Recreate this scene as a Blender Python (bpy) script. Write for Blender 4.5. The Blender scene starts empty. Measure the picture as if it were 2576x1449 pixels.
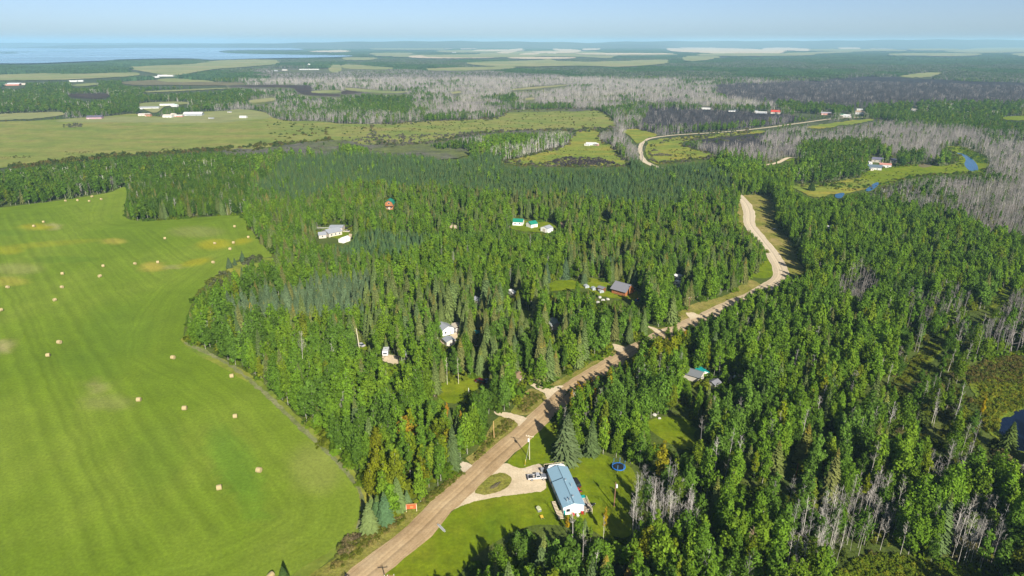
import bpy, bmesh, math, random
import numpy as np
from mathutils import Vector, Matrix, Euler, geometry as mgeo

random.seed(7)
rng = np.random.default_rng(11)
SC = bpy.context.scene
COL = SC.collection
R = math.radians

# ------------------------------------------------------------------ camera
CAM_H = 125.0          # drone height in metres
FOC = 1640.0           # focal length in units of a 2576-wide picture
HOR = 105.0
PITCH = math.atan((724.5 - HOR) / FOC)
cam = bpy.data.cameras.new("camera")
camo = bpy.data.objects.new("camera", cam)
COL.objects.link(camo)
camo.location = (0, 0, CAM_H)
camo.rotation_euler = (math.pi / 2 - PITCH, 0, 0)
cam.sensor_width = 36.0
cam.lens = 36.0 * FOC / 2576.0
cam.clip_start = 1.0
cam.clip_end = 90000.0
SC.camera = camo

# ------------------------------------------------------------------ light
SUN_AZ = math.atan2(4.83, -12.4)      # clockwise from +Y: behind the camera, to the right
SUN_EL = R(33.5)
sun_dir = Vector((math.sin(SUN_AZ) * math.cos(SUN_EL), math.cos(SUN_AZ) * math.cos(SUN_EL), math.sin(SUN_EL)))
world = bpy.data.worlds.new("World")
SC.world = world
world.use_nodes = True
wn = world.node_tree
wn.nodes.clear()
wo = wn.nodes.new("ShaderNodeOutputWorld")
wb = wn.nodes.new("ShaderNodeBackground")
sky = wn.nodes.new("ShaderNodeTexSky")
sky.sky_type = 'NISHITA'
sky.sun_disc = False
sky.sun_elevation = SUN_EL
sky.sun_rotation = SUN_AZ
sky.altitude = 700
sky.air_density = 0.5
sky.dust_density = 1.4
sky.ozone_density = 1.2
wb.inputs[1].default_value = 0.072
wn.links.new(sky.outputs[0], wb.inputs[0])
wn.links.new(wb.outputs[0], wo.inputs[0])
sl = bpy.data.lights.new("sun", 'SUN')
sl.energy = 5.0
sl.angle = R(0.53)
sl.color = (1.0, 0.94, 0.83)
slo = bpy.data.objects.new("sun", sl)
COL.objects.link(slo)
slo.location = (200, -500, 400)
slo.rotation_euler = sun_dir.to_track_quat('Z', 'Y').to_euler()

vs = SC.view_settings
vs.view_transform = 'Standard'
vs.look = 'None'
vs.gamma = 1.0
vs.use_curve_mapping = False
vs.exposure = 0.85
cy = SC.cycles
cy.max_bounces = 6
cy.diffuse_bounces = 2
cy.glossy_bounces = 2
cy.transmission_bounces = 3
cy.volume_bounces = 1
cy.transparent_max_bounces = 4
cy.use_denoising = True
cy.denoiser = 'OPENIMAGEDENOISE'
cy.denoising_input_passes = 'RGB_ALBEDO_NORMAL'

# ------------------------------------------------------------------ picture <-> ground
SP, CP = math.sin(PITCH), math.cos(PITCH)
def ground(px, py, z=0.0):
    """point of the plane z seen at (px, py) of the 2576 x 1449 photograph"""
    X = (np.asarray(px, float) - 1288) / FOC
    Y = -(np.asarray(py, float) - 724.5) / FOC
    dz = -SP + Y * CP
    k = (CAM_H - z) / np.maximum(-dz, 1e-4)
    return X * k, (CP + Y * SP) * k
def project(x, y, z):
    d = y * CP - (z - CAM_H) * SP
    v = y * SP + (z - CAM_H) * CP
    d = np.maximum(d, 1.0)
    return 1288 + x / d * FOC, 724.5 - v / d * FOC
def Q(c, r, pts):
    """points read in one of the 3 x 3 enlargements (2576 x 1449 each) of the photograph"""
    return [(c * 858.667 + x / 3.0, r * 483.0 + y / 3.0) for x, y in pts]
def q(c, r, x, y, z=0.0):
    gx, gy = ground(c * 858.667 + x / 3.0, r * 483.0 + y / 3.0, z)
    return float(gx), float(gy)
def dpx(x, y, z=0.0):
    gx, gy = ground(x, y, z)
    return float(gx), float(gy)

# ------------------------------------------------------------------ materials
def mat(name):
    m = bpy.data.materials.new(name)
    m.use_nodes = True
    nt = m.node_tree
    b = nt.nodes["Principled BSDF"]
    return m, nt, b
def plain(name, col, rough=0.7, metal=0.0, spec=0.3, vary=0.12, scale=2.0):
    m, nt, b = mat(name)
    b.inputs["Roughness"].default_value = rough
    b.inputs["Metallic"].default_value = metal
    b.inputs["Specular IOR Level"].default_value = spec
    geo = nt.nodes.new("ShaderNodeTexCoord")
    n = nt.nodes.new("ShaderNodeTexNoise")
    n.inputs["Scale"].default_value = scale
    n.inputs["Detail"].default_value = 4
    mp = nt.nodes.new("ShaderNodeMapRange")
    mp.inputs[3].default_value = 1 - vary
    mp.inputs[4].default_value = 1 + vary
    mx = nt.nodes.new("ShaderNodeMix")
    mx.data_type = 'RGBA'; mx.blend_type = 'MULTIPLY'
    mx.inputs[0].default_value = 1.0
    mx.inputs[6].default_value = (*col, 1)
    nt.links.new(geo.outputs["Object"], n.inputs["Vector"])
    nt.links.new(n.outputs[0], mp.inputs[0])
    nt.links.new(mp.outputs[0], mx.inputs[7])
    nt.links.new(mx.outputs[2], b.inputs["Base Color"])
    return m
def groundmat(name, stops, scale=0.02, fine=1.2, rough=0.9, detail=8, finev=0.25, mid=0.15, midv=0.2, stretch=None, bump=0.0, rowv=0.0, rowwob=5.0, rowlen=3.2, attr=None, ypale=None):
    """large patches from a colour ramp of noise, multiplied by finer noise; optional mowing rows"""
    m, nt, b = mat(name)
    L = nt.links.new
    b.inputs["Roughness"].default_value = rough
    b.inputs["Specular IOR Level"].default_value = 0.12
    pos = nt.nodes.new("ShaderNodeNewGeometry")
    src = pos.outputs["Position"]
    if stretch:
        mpn = nt.nodes.new("ShaderNodeMapping")
        mpn.inputs["Rotation"].default_value = (0, 0, stretch[1])
        mpn.inputs["Scale"].default_value = (1, stretch[0], 1)
        L(src, mpn.inputs[0]); srcs = mpn.outputs[0]
    else:
        srcs = src
    n = nt.nodes.new("ShaderNodeTexNoise")
    n.inputs["Scale"].default_value = scale; n.inputs["Detail"].default_value = detail; n.inputs["Roughness"].default_value = 0.62
    L(srcs, n.inputs["Vector"])
    cr = nt.nodes.new("ShaderNodeValToRGB")
    el = cr.color_ramp.elements
    while len(el) < len(stops): el.new(0.5)
    for e, (p, c) in zip(el, stops):
        e.position = p; e.color = (*c, 1)
    L(n.outputs[0], cr.inputs[0])
    cur = cr.outputs[0]
    if attr:
        a = nt.nodes.new("ShaderNodeAttribute"); a.attribute_name = attr
        mx = nt.nodes.new("ShaderNodeMix"); mx.data_type = 'RGBA'
        L(a.outputs["Alpha"], mx.inputs[0]); L(cur, mx.inputs[6]); L(a.outputs["Color"], mx.inputs[7])
        cur = mx.outputs[2]
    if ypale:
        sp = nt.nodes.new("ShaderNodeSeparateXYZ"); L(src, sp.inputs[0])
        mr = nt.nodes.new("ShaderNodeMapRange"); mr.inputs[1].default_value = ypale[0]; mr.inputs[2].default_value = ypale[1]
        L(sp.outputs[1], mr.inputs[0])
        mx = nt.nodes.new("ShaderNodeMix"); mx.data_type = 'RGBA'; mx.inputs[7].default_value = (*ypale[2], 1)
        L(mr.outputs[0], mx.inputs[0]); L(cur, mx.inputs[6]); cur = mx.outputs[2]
    def mul(cur, val):
        mx = nt.nodes.new("ShaderNodeMix"); mx.data_type = 'RGBA'; mx.blend_type = 'MULTIPLY'
        mx.inputs[0].default_value = 1.0
        L(cur, mx.inputs[6]); L(val, mx.inputs[7])
        return mx.outputs[2]
    for sc, v in ((mid, midv), (fine, finev)):
        f = nt.nodes.new("ShaderNodeTexNoise")
        f.inputs["Scale"].default_value = sc; f.inputs["Detail"].default_value = 5; f.inputs["Roughness"].default_value = 0.7
        L(src, f.inputs["Vector"])
        mp = nt.nodes.new("ShaderNodeMapRange")
        mp.inputs[1].default_value = 0.3; mp.inputs[2].default_value = 0.7
        mp.inputs[3].default_value = 1 - v; mp.inputs[4].default_value = 1 + v
        L(f.outputs[0], mp.inputs[0])
        cur = mul(cur, mp.outputs[0])
    if rowv:
        a = nt.nodes.new("ShaderNodeAttribute"); a.attribute_name = "rows"
        f = nt.nodes.new("ShaderNodeTexNoise"); f.inputs["Scale"].default_value = 0.06; f.inputs["Detail"].default_value = 3
        L(src, f.inputs["Vector"])
        ad = nt.nodes.new("ShaderNodeMath"); ad.operation = 'MULTIPLY_ADD'; ad.inputs[1].default_value = rowwob
        L(f.outputs[0], ad.inputs[0]); L(a.outputs["Fac"], ad.inputs[2])
        n1 = nt.nodes.new("ShaderNodeTexNoise"); n1.noise_dimensions = '1D'
        n1.inputs["Scale"].default_value = 1.0 / rowlen; n1.inputs["Detail"].default_value = 3
        L(ad.outputs[0], n1.inputs["W"])
        mp = nt.nodes.new("ShaderNodeMapRange")
        mp.inputs[1].default_value = 0.3; mp.inputs[2].default_value = 0.7
        mp.inputs[3].default_value = 1 - rowv; mp.inputs[4].default_value = 1 + rowv
        L(n1.outputs[0], mp.inputs[0])
        cur = mul(cur, mp.outputs[0])
    L(cur, b.inputs["Base Color"])
    if bump:
        f = nt.nodes.new("ShaderNodeTexNoise"); f.inputs["Scale"].default_value = 1.1; f.inputs["Detail"].default_value = 6
        L(src, f.inputs["Vector"])
        bp = nt.nodes.new("ShaderNodeBump"); bp.inputs["Distance"].default_value = bump; bp.inputs["Strength"].default_value = 1.0
        L(f.outputs[0], bp.inputs["Height"]); L(bp.outputs[0], b.inputs["Normal"])
    return m

G = {}
G['floor'] = groundmat("forest_floor", [(0.3, (0.040, 0.062, 0.012)), (0.5, (0.068, 0.095, 0.016)), (0.7, (0.10, 0.115, 0.025))], scale=0.05, bump=0.3)
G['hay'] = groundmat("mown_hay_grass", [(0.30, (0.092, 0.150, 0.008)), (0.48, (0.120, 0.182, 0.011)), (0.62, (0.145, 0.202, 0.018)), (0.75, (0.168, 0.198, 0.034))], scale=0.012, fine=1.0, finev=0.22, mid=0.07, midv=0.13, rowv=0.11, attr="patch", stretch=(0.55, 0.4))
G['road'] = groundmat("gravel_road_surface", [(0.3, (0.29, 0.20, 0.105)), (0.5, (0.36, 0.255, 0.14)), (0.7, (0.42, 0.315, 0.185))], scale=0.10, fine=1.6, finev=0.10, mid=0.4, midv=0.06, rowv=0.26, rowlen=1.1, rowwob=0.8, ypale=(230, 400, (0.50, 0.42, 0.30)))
G['drive'] = groundmat("driveway_gravel", [(0.3, (0.44, 0.345, 0.22)), (0.5, (0.52, 0.425, 0.285)), (0.7, (0.57, 0.475, 0.335))], scale=0.12, fine=1.6, finev=0.12, mid=0.4, midv=0.10)
G['pale'] = groundmat("pale_gravel", [(0.3, (0.42, 0.34, 0.24)), (0.6, (0.55, 0.47, 0.35))], scale=0.2, fine=1.6, finev=0.15)
G['lawn'] = groundmat("lawn_grass", [(0.3, (0.088, 0.140, 0.004)), (0.5, (0.125, 0.170, 0.004)), (0.68, (0.165, 0.188, 0.010)), (0.80, (0.20, 0.18, 0.04))], scale=0.06, fine=0.9, finev=0.20, mid=0.22, midv=0.26)
G['verge'] = groundmat("rough_verge_grass", [(0.25, (0.105, 0.135, 0.018)), (0.45, (0.17, 0.17, 0.028)), (0.6, (0.24, 0.20, 0.06)), (0.75, (0.30, 0.235, 0.10))], scale=0.07, fine=1.2, finev=0.30, mid=0.3, midv=0.25, bump=0.25)
G['meadow'] = groundmat("dry_meadow_grass", [(0.3, (0.105, 0.155, 0.026)), (0.45, (0.155, 0.188, 0.036)), (0.58, (0.200, 0.200, 0.050)), (0.74, (0.195, 0.160, 0.055))], scale=0.011, fine=0.3, finev=0.18, mid=0.05, midv=0.22, stretch=(2.2, 0.0))
G['meadow2'] = groundmat("marsh_meadow_grass", [(0.3, (0.10, 0.16, 0.018)), (0.5, (0.17, 0.20, 0.026)), (0.65, (0.24, 0.21, 0.03)), (0.8, (0.15, 0.12, 0.04))], scale=0.018, fine=0.35, finev=0.25, mid=0.08, midv=0.25, stretch=(1.8, 0.0))
G['marsh'] = groundmat("sedge_marsh", [(0.25, (0.065, 0.105, 0.010)), (0.45, (0.110, 0.155, 0.013)), (0.62, (0.155, 0.180, 0.016)), (0.78, (0.085, 0.105, 0.02))], scale=0.09, fine=0.9, finev=0.45, mid=0.35, midv=0.35, bump=0.5)
G['burnt'] = groundmat("burnt_ground", [(0.3, (0.016, 0.016, 0.018)), (0.55, (0.034, 0.032, 0.034)), (0.78, (0.06, 0.065, 0.045))], scale=0.02, fine=0.4, finev=0.4, mid=0.06, midv=0.3)
G['greybush'] = groundmat("grey_brush_ground", [(0.3, (0.065, 0.065, 0.05)), (0.45, (0.10, 0.095, 0.075)), (0.56, (0.095, 0.115, 0.035)), (0.72, (0.13, 0.145, 0.04))], scale=0.012, fine=0.3, finev=0.4, mid=0.06, midv=0.35)
G['crop'] = groundmat("ripe_crop", [(0.3, (0.42, 0.33, 0.21)), (0.6, (0.52, 0.43, 0.29))], scale=0.006, fine=0.1, finev=0.1)
G['field'] = groundmat("far_pasture", [(0.3, (0.15, 0.19, 0.06)), (0.5, (0.21, 0.22, 0.085)), (0.7, (0.27, 0.24, 0.11))], scale=0.004, fine=0.05, finev=0.12, mid=0.015, midv=0.15)
G['bog'] = groundmat("peat_bog", [(0.3, (0.02, 0.016, 0.018)), (0.6, (0.06, 0.04, 0.03))], scale=0.03)
G['soil'] = groundmat("brown_fallow", [(0.3, (0.10, 0.085, 0.05)), (0.6, (0.16, 0.14, 0.07))], scale=0.02)
G['ditch'] = groundmat("track_soil", [(0.3, (0.115, 0.145, 0.035)), (0.6, (0.185, 0.19, 0.09))], scale=0.2, fine=1.2)
def water(name, col, rough):
    m, nt, b = mat(name)
    b.inputs["Base Color"].default_value = (*col, 1)
    b.inputs["Roughness"].default_value = rough
    b.inputs["Specular IOR Level"].default_value = 0.28 if name == 'pond_water' else 0.5
    pos = nt.nodes.new("ShaderNodeNewGeometry")
    n = nt.nodes.new("ShaderNodeTexNoise"); n.inputs["Scale"].default_value = 0.0016; n.inputs["Detail"].default_value = 5
    mpn = nt.nodes.new("ShaderNodeMapping"); mpn.inputs["Scale"].default_value = (0.3, 1.6, 1)
    cr = nt.nodes.new("ShaderNodeMapRange"); cr.inputs[1].default_value = 0.35; cr.inputs[2].default_value = 0.65
    cr.inputs[3].default_value = rough * 0.5; cr.inputs[4].default_value = rough * 1.6
    nt.links.new(pos.outputs["Position"], mpn.inputs[0]); nt.links.new(mpn.outputs[0], n.inputs["Vector"])
    nt.links.new(n.outputs[0], cr.inputs[0]); nt.links.new(cr.outputs[0], b.inputs["Roughness"])
    return m
G['lake'] = water("lake_water", (0.16, 0.27, 0.36), 0.22)
G['pond'] = water("pond_water", (0.004, 0.010, 0.03), 0.06)
G['river'] = water("river_water", (0.008, 0.075, 0.17), 0.12)

# ------------------------------------------------------------------ object helpers
def mesh(name, verts, faces, mats, fmat=None, smooth=False):
    me = bpy.data.meshes.new(name)
    me.from_pydata([tuple(v) for v in verts], [], [tuple(f) for f in faces])
    for m_ in (mats if isinstance(mats, (list, tuple)) else [mats]):
        me.materials.append(m_)
    if fmat is not None:
        me.polygons.foreach_set("material_index", np.asarray(fmat, dtype=np.int32))
    if smooth:
        me.polygons.foreach_set("use_smooth", np.ones(len(me.polygons), dtype=bool))
    me.update()
    return me
def link(name, me, parent=None, loc=None, rz=None):
    o = bpy.data.objects.new(name, me)
    COL.objects.link(o)
    if parent: o.parent = parent
    if loc is not None: o.location = loc
    if rz is not None: o.rotation_euler = (0, 0, rz)
    return o
def tag(o, label=None, cat=None, group=None, kind=None):
    if label: o["label"] = label
    if cat: o["category"] = cat
    if group: o["group"] = group
    if kind: o["kind"] = kind
    return o
def thing(name, label, cat, loc, rz=0.0, group=None):
    o = bpy.data.objects.new(name, None)
    COL.objects.link(o)
    o.empty_display_size = 0.5
    o.location = (loc[0], loc[1], loc[2] if len(loc) > 2 else 0.0)
    o.rotation_euler = (0, 0, rz)
    return tag(o, label, cat, group)

# ------------------------------------------------------------------ land cover: outlines read from the photograph
def chaikin(p, n=2):
    p = np.asarray(p, float)
    for _ in range(n):
        a = p; b2 = np.roll(p, -1, axis=0)
        p = np.empty((2 * len(a), 2))
        p[0::2] = a * 0.78 + b2 * 0.22
        p[1::2] = a * 0.22 + b2 * 0.78
    return p
def rough_edge(p, step, amp):
    p = np.asarray(p, float); out = []
    for a, b2 in zip(p, np.roll(p, -1, axis=0)):
        n = max(1, int(np.hypot(*(b2 - a)) / step))
        for k in range(n): out.append(a + (b2 - a) * k / n)
    out = np.array(out)
    if amp:
        nz = rng.normal(0, 1, (len(out), 2))
        nz = (nz + np.roll(nz, 1, 0) + np.roll(nz, -1, 0)) / 1.7
        out = out + nz * amp * np.array([1.0, 0.6])
    return out
RX0, RY0, RW, RH = -500, 104, 3576, 1700
CLEAR = np.zeros((RH, RW), np.uint8)     # no crown may show here
KEEP = np.zeros((RH, RW), np.uint8)      # no trunk may stand here
ZONE = np.zeros((RH, RW), np.uint8)
def fill(arr, poly, val):
    p = np.asarray(poly, float) - (RX0, RY0)
    y0 = max(0, int(np.floor(p[:, 1].min()))); y1 = min(arr.shape[0] - 1, int(np.ceil(p[:, 1].max())))
    x1s, y1s = p[:, 0], p[:, 1]
    x2s, y2s = np.roll(x1s, -1), np.roll(y1s, -1)
    for y in range(y0, y1 + 1):
        yc = y + 0.5
        m_ = (y1s <= yc) != (y2s <= yc)
        if not m_.any(): continue
        xs = np.sort(x1s[m_] + (yc - y1s[m_]) / (y2s[m_] - y1s[m_]) * (x2s[m_] - x1s[m_]))
        for a, b2 in zip(xs[0::2], xs[1::2]):
            ia, ib = int(np.ceil(a - 0.5)), int(np.floor(b2 - 0.5))
            if ib >= ia: arr[y, max(ia, 0):max(min(ib + 1, arr.shape[1]), 0)] = val
def look(arr, px, py, out=0):
    ix = np.floor(px - RX0).astype(int); iy = np.floor(py - RY0).astype(int)
    ok = (ix >= 0) & (ix < RW) & (iy >= 0) & (iy < RH)
    r_ = np.full(np.shape(px), out, np.int32)
    r_[ok] = arr[iy[ok], ix[ok]]
    return r_
LAYER = [0]
def sheet(name, poly, m, amp=None, clear=True, smooth=2, kind="structure", zoff=None, step=None, label=None, keep=True):
    LAYER[0] += 1
    if amp is None: amp = 1.3 if m in ('meadow', 'meadow2', 'greybush', 'burnt', 'marsh') else 0.8
    p = chaikin(poly, smooth) if smooth else np.asarray(poly, float)
    span = max(np.ptp(p[:, 0]), np.ptp(p[:, 1]))
    p = rough_edge(p, step or max(2.5, span / (150 if amp > 1 else 90)), amp)
    p[:, 1] = np.maximum(p[:, 1], HOR + 6)
    if clear: fill(CLEAR, p, 1)
    if keep: fill(KEEP, p, 1)
    x, y = ground(p[:, 0], p[:, 1])
    d = np.hypot(x, y)
    z = (LAYER[0] if zoff is None else zoff) * 0.002 * (1 + d / 250.0)
    vs_ = [Vector((a, b2, 0)) for a, b2 in zip(x, y)]
    tris = mgeo.tessellate_polygon([vs_])
    vv = [(a, b2, c) for a, b2, c in zip(x, y, z)]
    fs = []
    for t in tris:
        a, b2, c = (vs_[i] for i in t)
        cr = (b2 - a).cross(c - a).z
        if abs(cr) < 1e-9: continue
        fs.append(t if cr > 0 else t[::-1])
    o = link(name, mesh(name, vv, fs, G[m]))
    tag(o, kind=kind, label=label)
    return o
# ------------------------------------------------------------------ base ground: one sheet out to the horizon
def base_ground():
    rings = [0, 60, 140, 260, 420, 700, 1200, 2200, 4000, 8000, 16000, 32000]
    n = 48; vv = [(0, 0, 0)]; ff = []
    for r_ in rings[1:]:
        for k in range(n):
            a = 2 * math.pi * k / n
            vv.append((r_ * math.sin(a), r_ * math.cos(a), 0))
    for k in range(n):
        ff.append((0, 1 + (k + 1) % n, 1 + k))
    for i in range(len(rings) - 2):
        for k in range(n):
            a, b2 = 1 + i * n + k, 1 + i * n + (k + 1) % n
            ff.append((a, b2, b2 + n, a + n))
    o = link("ground", mesh("ground", vv, ff, G['farland']))
    tag(o, kind="structure")
    # forest floor under the near woods
    a0 = [(-560, 520), (-200, 500), (300, 430), (900, 395), (1300, 375), (1700, 380), (2100, 360), (2576, 330), (3000, 320), (3060, 1000), (3060, 1800), (1288, 2000), (-560, 1800)]
    sheet("forest_floor", a0, 'floor', amp=0, clear=False, step=60, smooth=0)
    KEEP[:] = 0
G['farland'] = groundmat("distant_woodland_floor", [(0.3, (0.030, 0.048, 0.022)), (0.5, (0.052, 0.068, 0.03)), (0.7, (0.075, 0.085, 0.04))], scale=0.003, fine=0.03, finev=0.25, mid=0.01, midv=0.25)
base_ground()

# ------------------------------------------------------------------ hay field, with headland rows and dry patches
HAY = Q(0, 1, [(-900, 150), (-300, 138), (0, 120), (350, 78), (640, 36), (830, 6), (900, -30), (945, -45), (962, 0), (945, 80), (932, 170), (955, 205), (1050, 218), (1300, 208), (1550, 188), (1700, 176), (1830, 175), (1885, 260), (1930, 340), (2000, 420), (2065, 485), (2000, 500), (1850, 490), (1745, 530), (1690, 600), (1560, 690), (1490, 770), (1440, 850), (1405, 960), (1385, 1060), (1395, 1150), (1500, 1205), (1680, 1255), (1760, 1320), (1900, 1410), (2000, 1475)]) + \
    [(760, 1070), (850, 1148), (895, 1200), (921, 1245), (918, 1300), (900, 1345), (862, 1388), (800, 1425), (740, 1455), (560, 1560), (100, 1700), (-420, 1700), (-480, 900)]
def hay_field():
    p = rough_edge(chaikin(HAY, 1), 14, 0.5)
    fill(CLEAR, p, 1); fill(KEEP, p, 1)
    ex, ey = ground(p[:, 0], p[:, 1])
    # the camera's picture ends well inside this outline: cut it off sideways
    E2 = np.stack([ex, ey], 1)
    gx, gy = np.meshgrid(np.arange(-520, 20, 4.0), np.arange(80, 620, 4.0))
    gp = np.stack([gx.ravel(), gy.ravel()], 1) + rng.uniform(-.8, .8, (gx.size, 2))
    px, py = project(gp[:, 0], gp[:, 1], 0.0)
    tmp = np.zeros_like(CLEAR); fill(tmp, p, 1)
    ins = look(tmp, px, py) == 1
    gp = gp[ins]
    dist = np.full(len(gp), 1e9)
    for a, b2 in zip(E2, np.roll(E2, -1, 0)):
        ab = b2 - a; t = np.clip(((gp - a) @ ab) / (ab @ ab + 1e-9), 0, 1)
        dist = np.minimum(dist, np.hypot(*(gp - a - t[:, None] * ab).T))
    gp = gp[dist > 1.5]
    pts = [Vector((a, b2)) for a, b2 in np.vstack([E2, gp])]
    n = len(E2)
    v2, e2, f2, *_ = mgeo.delaunay_2d_cdt(pts, [(i, (i + 1) % n) for i in range(n)], [], 1, 1e-4)
    V = np.array([(v.x, v.y) for v in v2])
    dist = np.full(len(V), 1e9)
    K = E2[20:]                                   # only the wood edge on the right has headland rows
    for a, b2 in zip(K[:-1], K[1:]):
        ab = b2 - a; t = np.clip(((V - a) @ ab) / (ab @ ab + 1e-9), 0, 1)
        dist = np.minimum(dist, np.hypot(*(V - a - t[:, None] * ab).T))
    ra = np.array(dpx(160, 856)) - np.array(dpx(213, 950)); ra /= np.hypot(*ra); u = V @ np.array([ra[1], -ra[0]])
    rows = np.where(dist < 26, dist, u + 500)
    # dry / yellow and dark patches of the grass itself, plus one painted sheen of light
    PX, PY = project(V[:, 0], V[:, 1], 0.0)
    col = np.zeros((len(V), 4)); col[:, :3] = (0.2, 0.2, 0.03)
    def patch(c, r_, x, y, rx, ry, rgb, a, rot=0.0):
        cx, cy_ = c * 858.667 + x / 3, r_ * 483 + y / 3
        dx, dy = (PX - cx), (PY - cy_)
        dx, dy = dx * math.cos(rot) + dy * math.sin(rot), -dx * math.sin(rot) + dy * math.cos(rot)
        w = np.clip(1.35 - np.sqrt((dx / (rx / 3)) ** 2 + (dy / (ry / 3)) ** 2), 0, 1) * a
        w = np.clip(w * 1.6, 0, a)
        k = w > col[:, 3]
        col[k, :3] = rgb; col[k, 3] = w[k]
    Y1, Y2, D1, T1 = (0.24, 0.24, 0.012), (0.30, 0.26, 0.04), (0.085, 0.150, 0.012), (0.27, 0.245, 0.10)
    patch(0, 1, 290, 262, 130, 22, Y1, .9); patch(0, 1, 400, 262, 60, 26, T1, .7)
    patch(0, 1, 1620, 395, 120, 36, Y1, .95, -.05); patch(0, 1, 1830, 372, 70, 22, Y1, .9, -.2)
    patch(0, 1, 1150, 565, 85, 34, Y2, .9); patch(0, 1, 1290, 570, 90, 14, T1, .6); patch(0, 1, 1480, 530, 110, 24, Y1, .9, -.2)
    patch(0, 1, 860, 372, 90, 22, Y2, .7); patch(0, 1, 330, 395, 420, 20, Y1, .4, -.08); patch(0, 1, 60, 440, 110, 30, Y1, .6)
    patch(0, 1, 50, 675, 150, 34, Y2, .55); patch(0, 1, 60, 310, 130, 22, D1, .5); patch(0, 1, 480, 510, 260, 26, D1, .5)
    patch(0, 1, 120, 580, 190, 40, T1, .35); patch(0, 1, 30, 1165, 70, 50, T1, .9); patch(0, 1, 1480, 300, 190, 40, T1, .3)
    patch(0, 1, 730, 1465, 90, 40, T1, .5); patch(0, 1, 900, 1050, 260, 200, D1, .35); patch(0, 1, 700, 1300, 260, 120, D1, .3)
    patch(0, 2, 1780, 620, 150, 330, (0.085, 0.175, 0.015), .55, -.5); patch(0, 2, 1180, 560, 200, 260, D1, .3, .4); patch(0, 2, 800, 140, 200, 60, T1, .3)
    patch(0, 2, 1950, 1000, 120, 60, (0.085, 0.175, 0.015), .4)
    patch(0, 2, 2380, 640, 190, 170, (0.215, 0.235, 0.055), .55, .6)  # bright sheen near the lower right edge, painted into the grass colour
    patch(1, 1, -420, 900, 300, 300, (0.15, 0.23, 0.02), .3)
    z = 0.004 * (1 + np.hypot(V[:, 0], V[:, 1]) / 250)
    o = link("hay_field", mesh("hay_field", np.column_stack([V, z]), [f if (V[f[1]][0]-V[f[0]][0])*(V[f[2]][1]-V[f[0]][1])-(V[f[1]][1]-V[f[0]][1])*(V[f[2]][0]-V[f[0]][0]) > 0 else f[::-1] for f in f2], G['hay']))
    a = o.data.attributes.new("rows", 'FLOAT', 'POINT'); a.data.foreach_set("value", rows.astype(np.float32))
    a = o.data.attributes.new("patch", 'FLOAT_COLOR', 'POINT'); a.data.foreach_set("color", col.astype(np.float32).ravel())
    tag(o, kind="structure")
hay_field()

# ------------------------------------------------------------------ roads
def spline(p, step):
    p = np.asarray(p, float)
    out = []
    e = np.vstack([2 * p[0] - p[1], p, 2 * p[-1] - p[-2]])
    for i in range(1, len(e) - 2):
        n = max(2, int(np.hypot(*(e[i + 1] - e[i])) / step))
        for k in range(n):
            t = k / n
            out.append(0.5 * ((2 * e[i]) + (-e[i - 1] + e[i + 1]) * t + (2 * e[i - 1] - 5 * e[i] + 4 * e[i + 1] - e[i + 2]) * t * t + (-e[i - 1] + 3 * e[i] - 3 * e[i + 1] + e[i + 2]) * t ** 3))
    out.append(p[-1])
    return np.array(out)
def road(name, pix, width, m, layer, step=3.0, wob=0.25, clear=False):
    x, y = ground(*np.array(pix, float).T)
    c = spline(np.stack([x, y], 1), step)
    t = np.gradient(c, axis=0); t /= np.hypot(*t.T)[:, None]
    nrm = np.stack([-t[:, 1], t[:, 0]], 1)
    ks = np.linspace(-1, 1, 7); vv = []; ff = []; rows = []
    wl = width / 2 + np.convolve(rng.normal(0, wob, len(c)), np.ones(3) / 3, 'same')
    wr = width / 2 + np.convolve(rng.normal(0, wob, len(c)), np.ones(3) / 3, 'same')
    for i in range(len(c)):
        d = np.hypot(*c[i])
        for k in ks:
            w = (wl if k < 0 else wr)[i] * k * (1 - .38 * min(1, max(0, (d - 560) / 300)))
            pt = c[i] + nrm[i] * w
            vv.append((pt[0], pt[1], layer * 0.002 * (1 + d / 250) + 0.05 * (1 - k * k))); rows.append(w)
    m_ = len(ks)
    for i in range(len(c) - 1):
        for k in range(m_ - 1):
            a = i * m_ + k
            ff.append((a, a + m_, a + m_ + 1, a + 1)[::-1])
    o = link(name, mesh(name, vv, ff, G[m]))
    a = o.data.attributes.new("rows", 'FLOAT', 'POINT'); a.data.foreach_set("value", np.array(rows, np.float32))
    tag(o, kind="structure")
    e1 = c + nrm * (width / 2 + .6); e2 = c - nrm * (width / 2 + .6)
    for i in range(len(c) - 1):
        P = np.array([e1[i], e1[i + 1], e2[i + 1], e2[i]])
        qx, qy = project(P[:, 0], P[:, 1], 0.0)
        fill(KEEP, np.stack([qx, qy], 1), 1)
        if clear: fill(CLEAR, np.stack([qx, qy], 1), 1)
    return o
main_road = [(640, 1700), (770, 1580)] + Q(1, 2, [(180, 1449), (395, 1270), (635, 1055), (755, 930), (970, 735), (1150, 562), (1320, 415), (1530, 225), (1655, 105), (1740, 25)]) + \
    Q(1, 1, [(1870, 1395), (2130, 1235), (2420, 1085)]) + Q(2, 1, [(120, 965), (400, 832), (560, 765), (690, 690), (738, 640), (738, 580), (670, 460), (580, 345), (505, 240), (500, 160), (480, 100), (440, 50), (360, -10)]) + [(1800, 470), (1700, 435)] + \
    Q(1, 0, [(2330, 1240), (2272, 1195), (2255, 1130), (2270, 1080), (2320, 1048), (2420, 1030), (2576, 1015)]) + Q(2, 0, [(300, 997), (600, 967), (900, 927), (1100, 900), (1250, 888), (1420, 884)])
NEAR_ROAD = road("gravel_road", main_road, 8.4, 'road', 14, wob=0.5)
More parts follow.
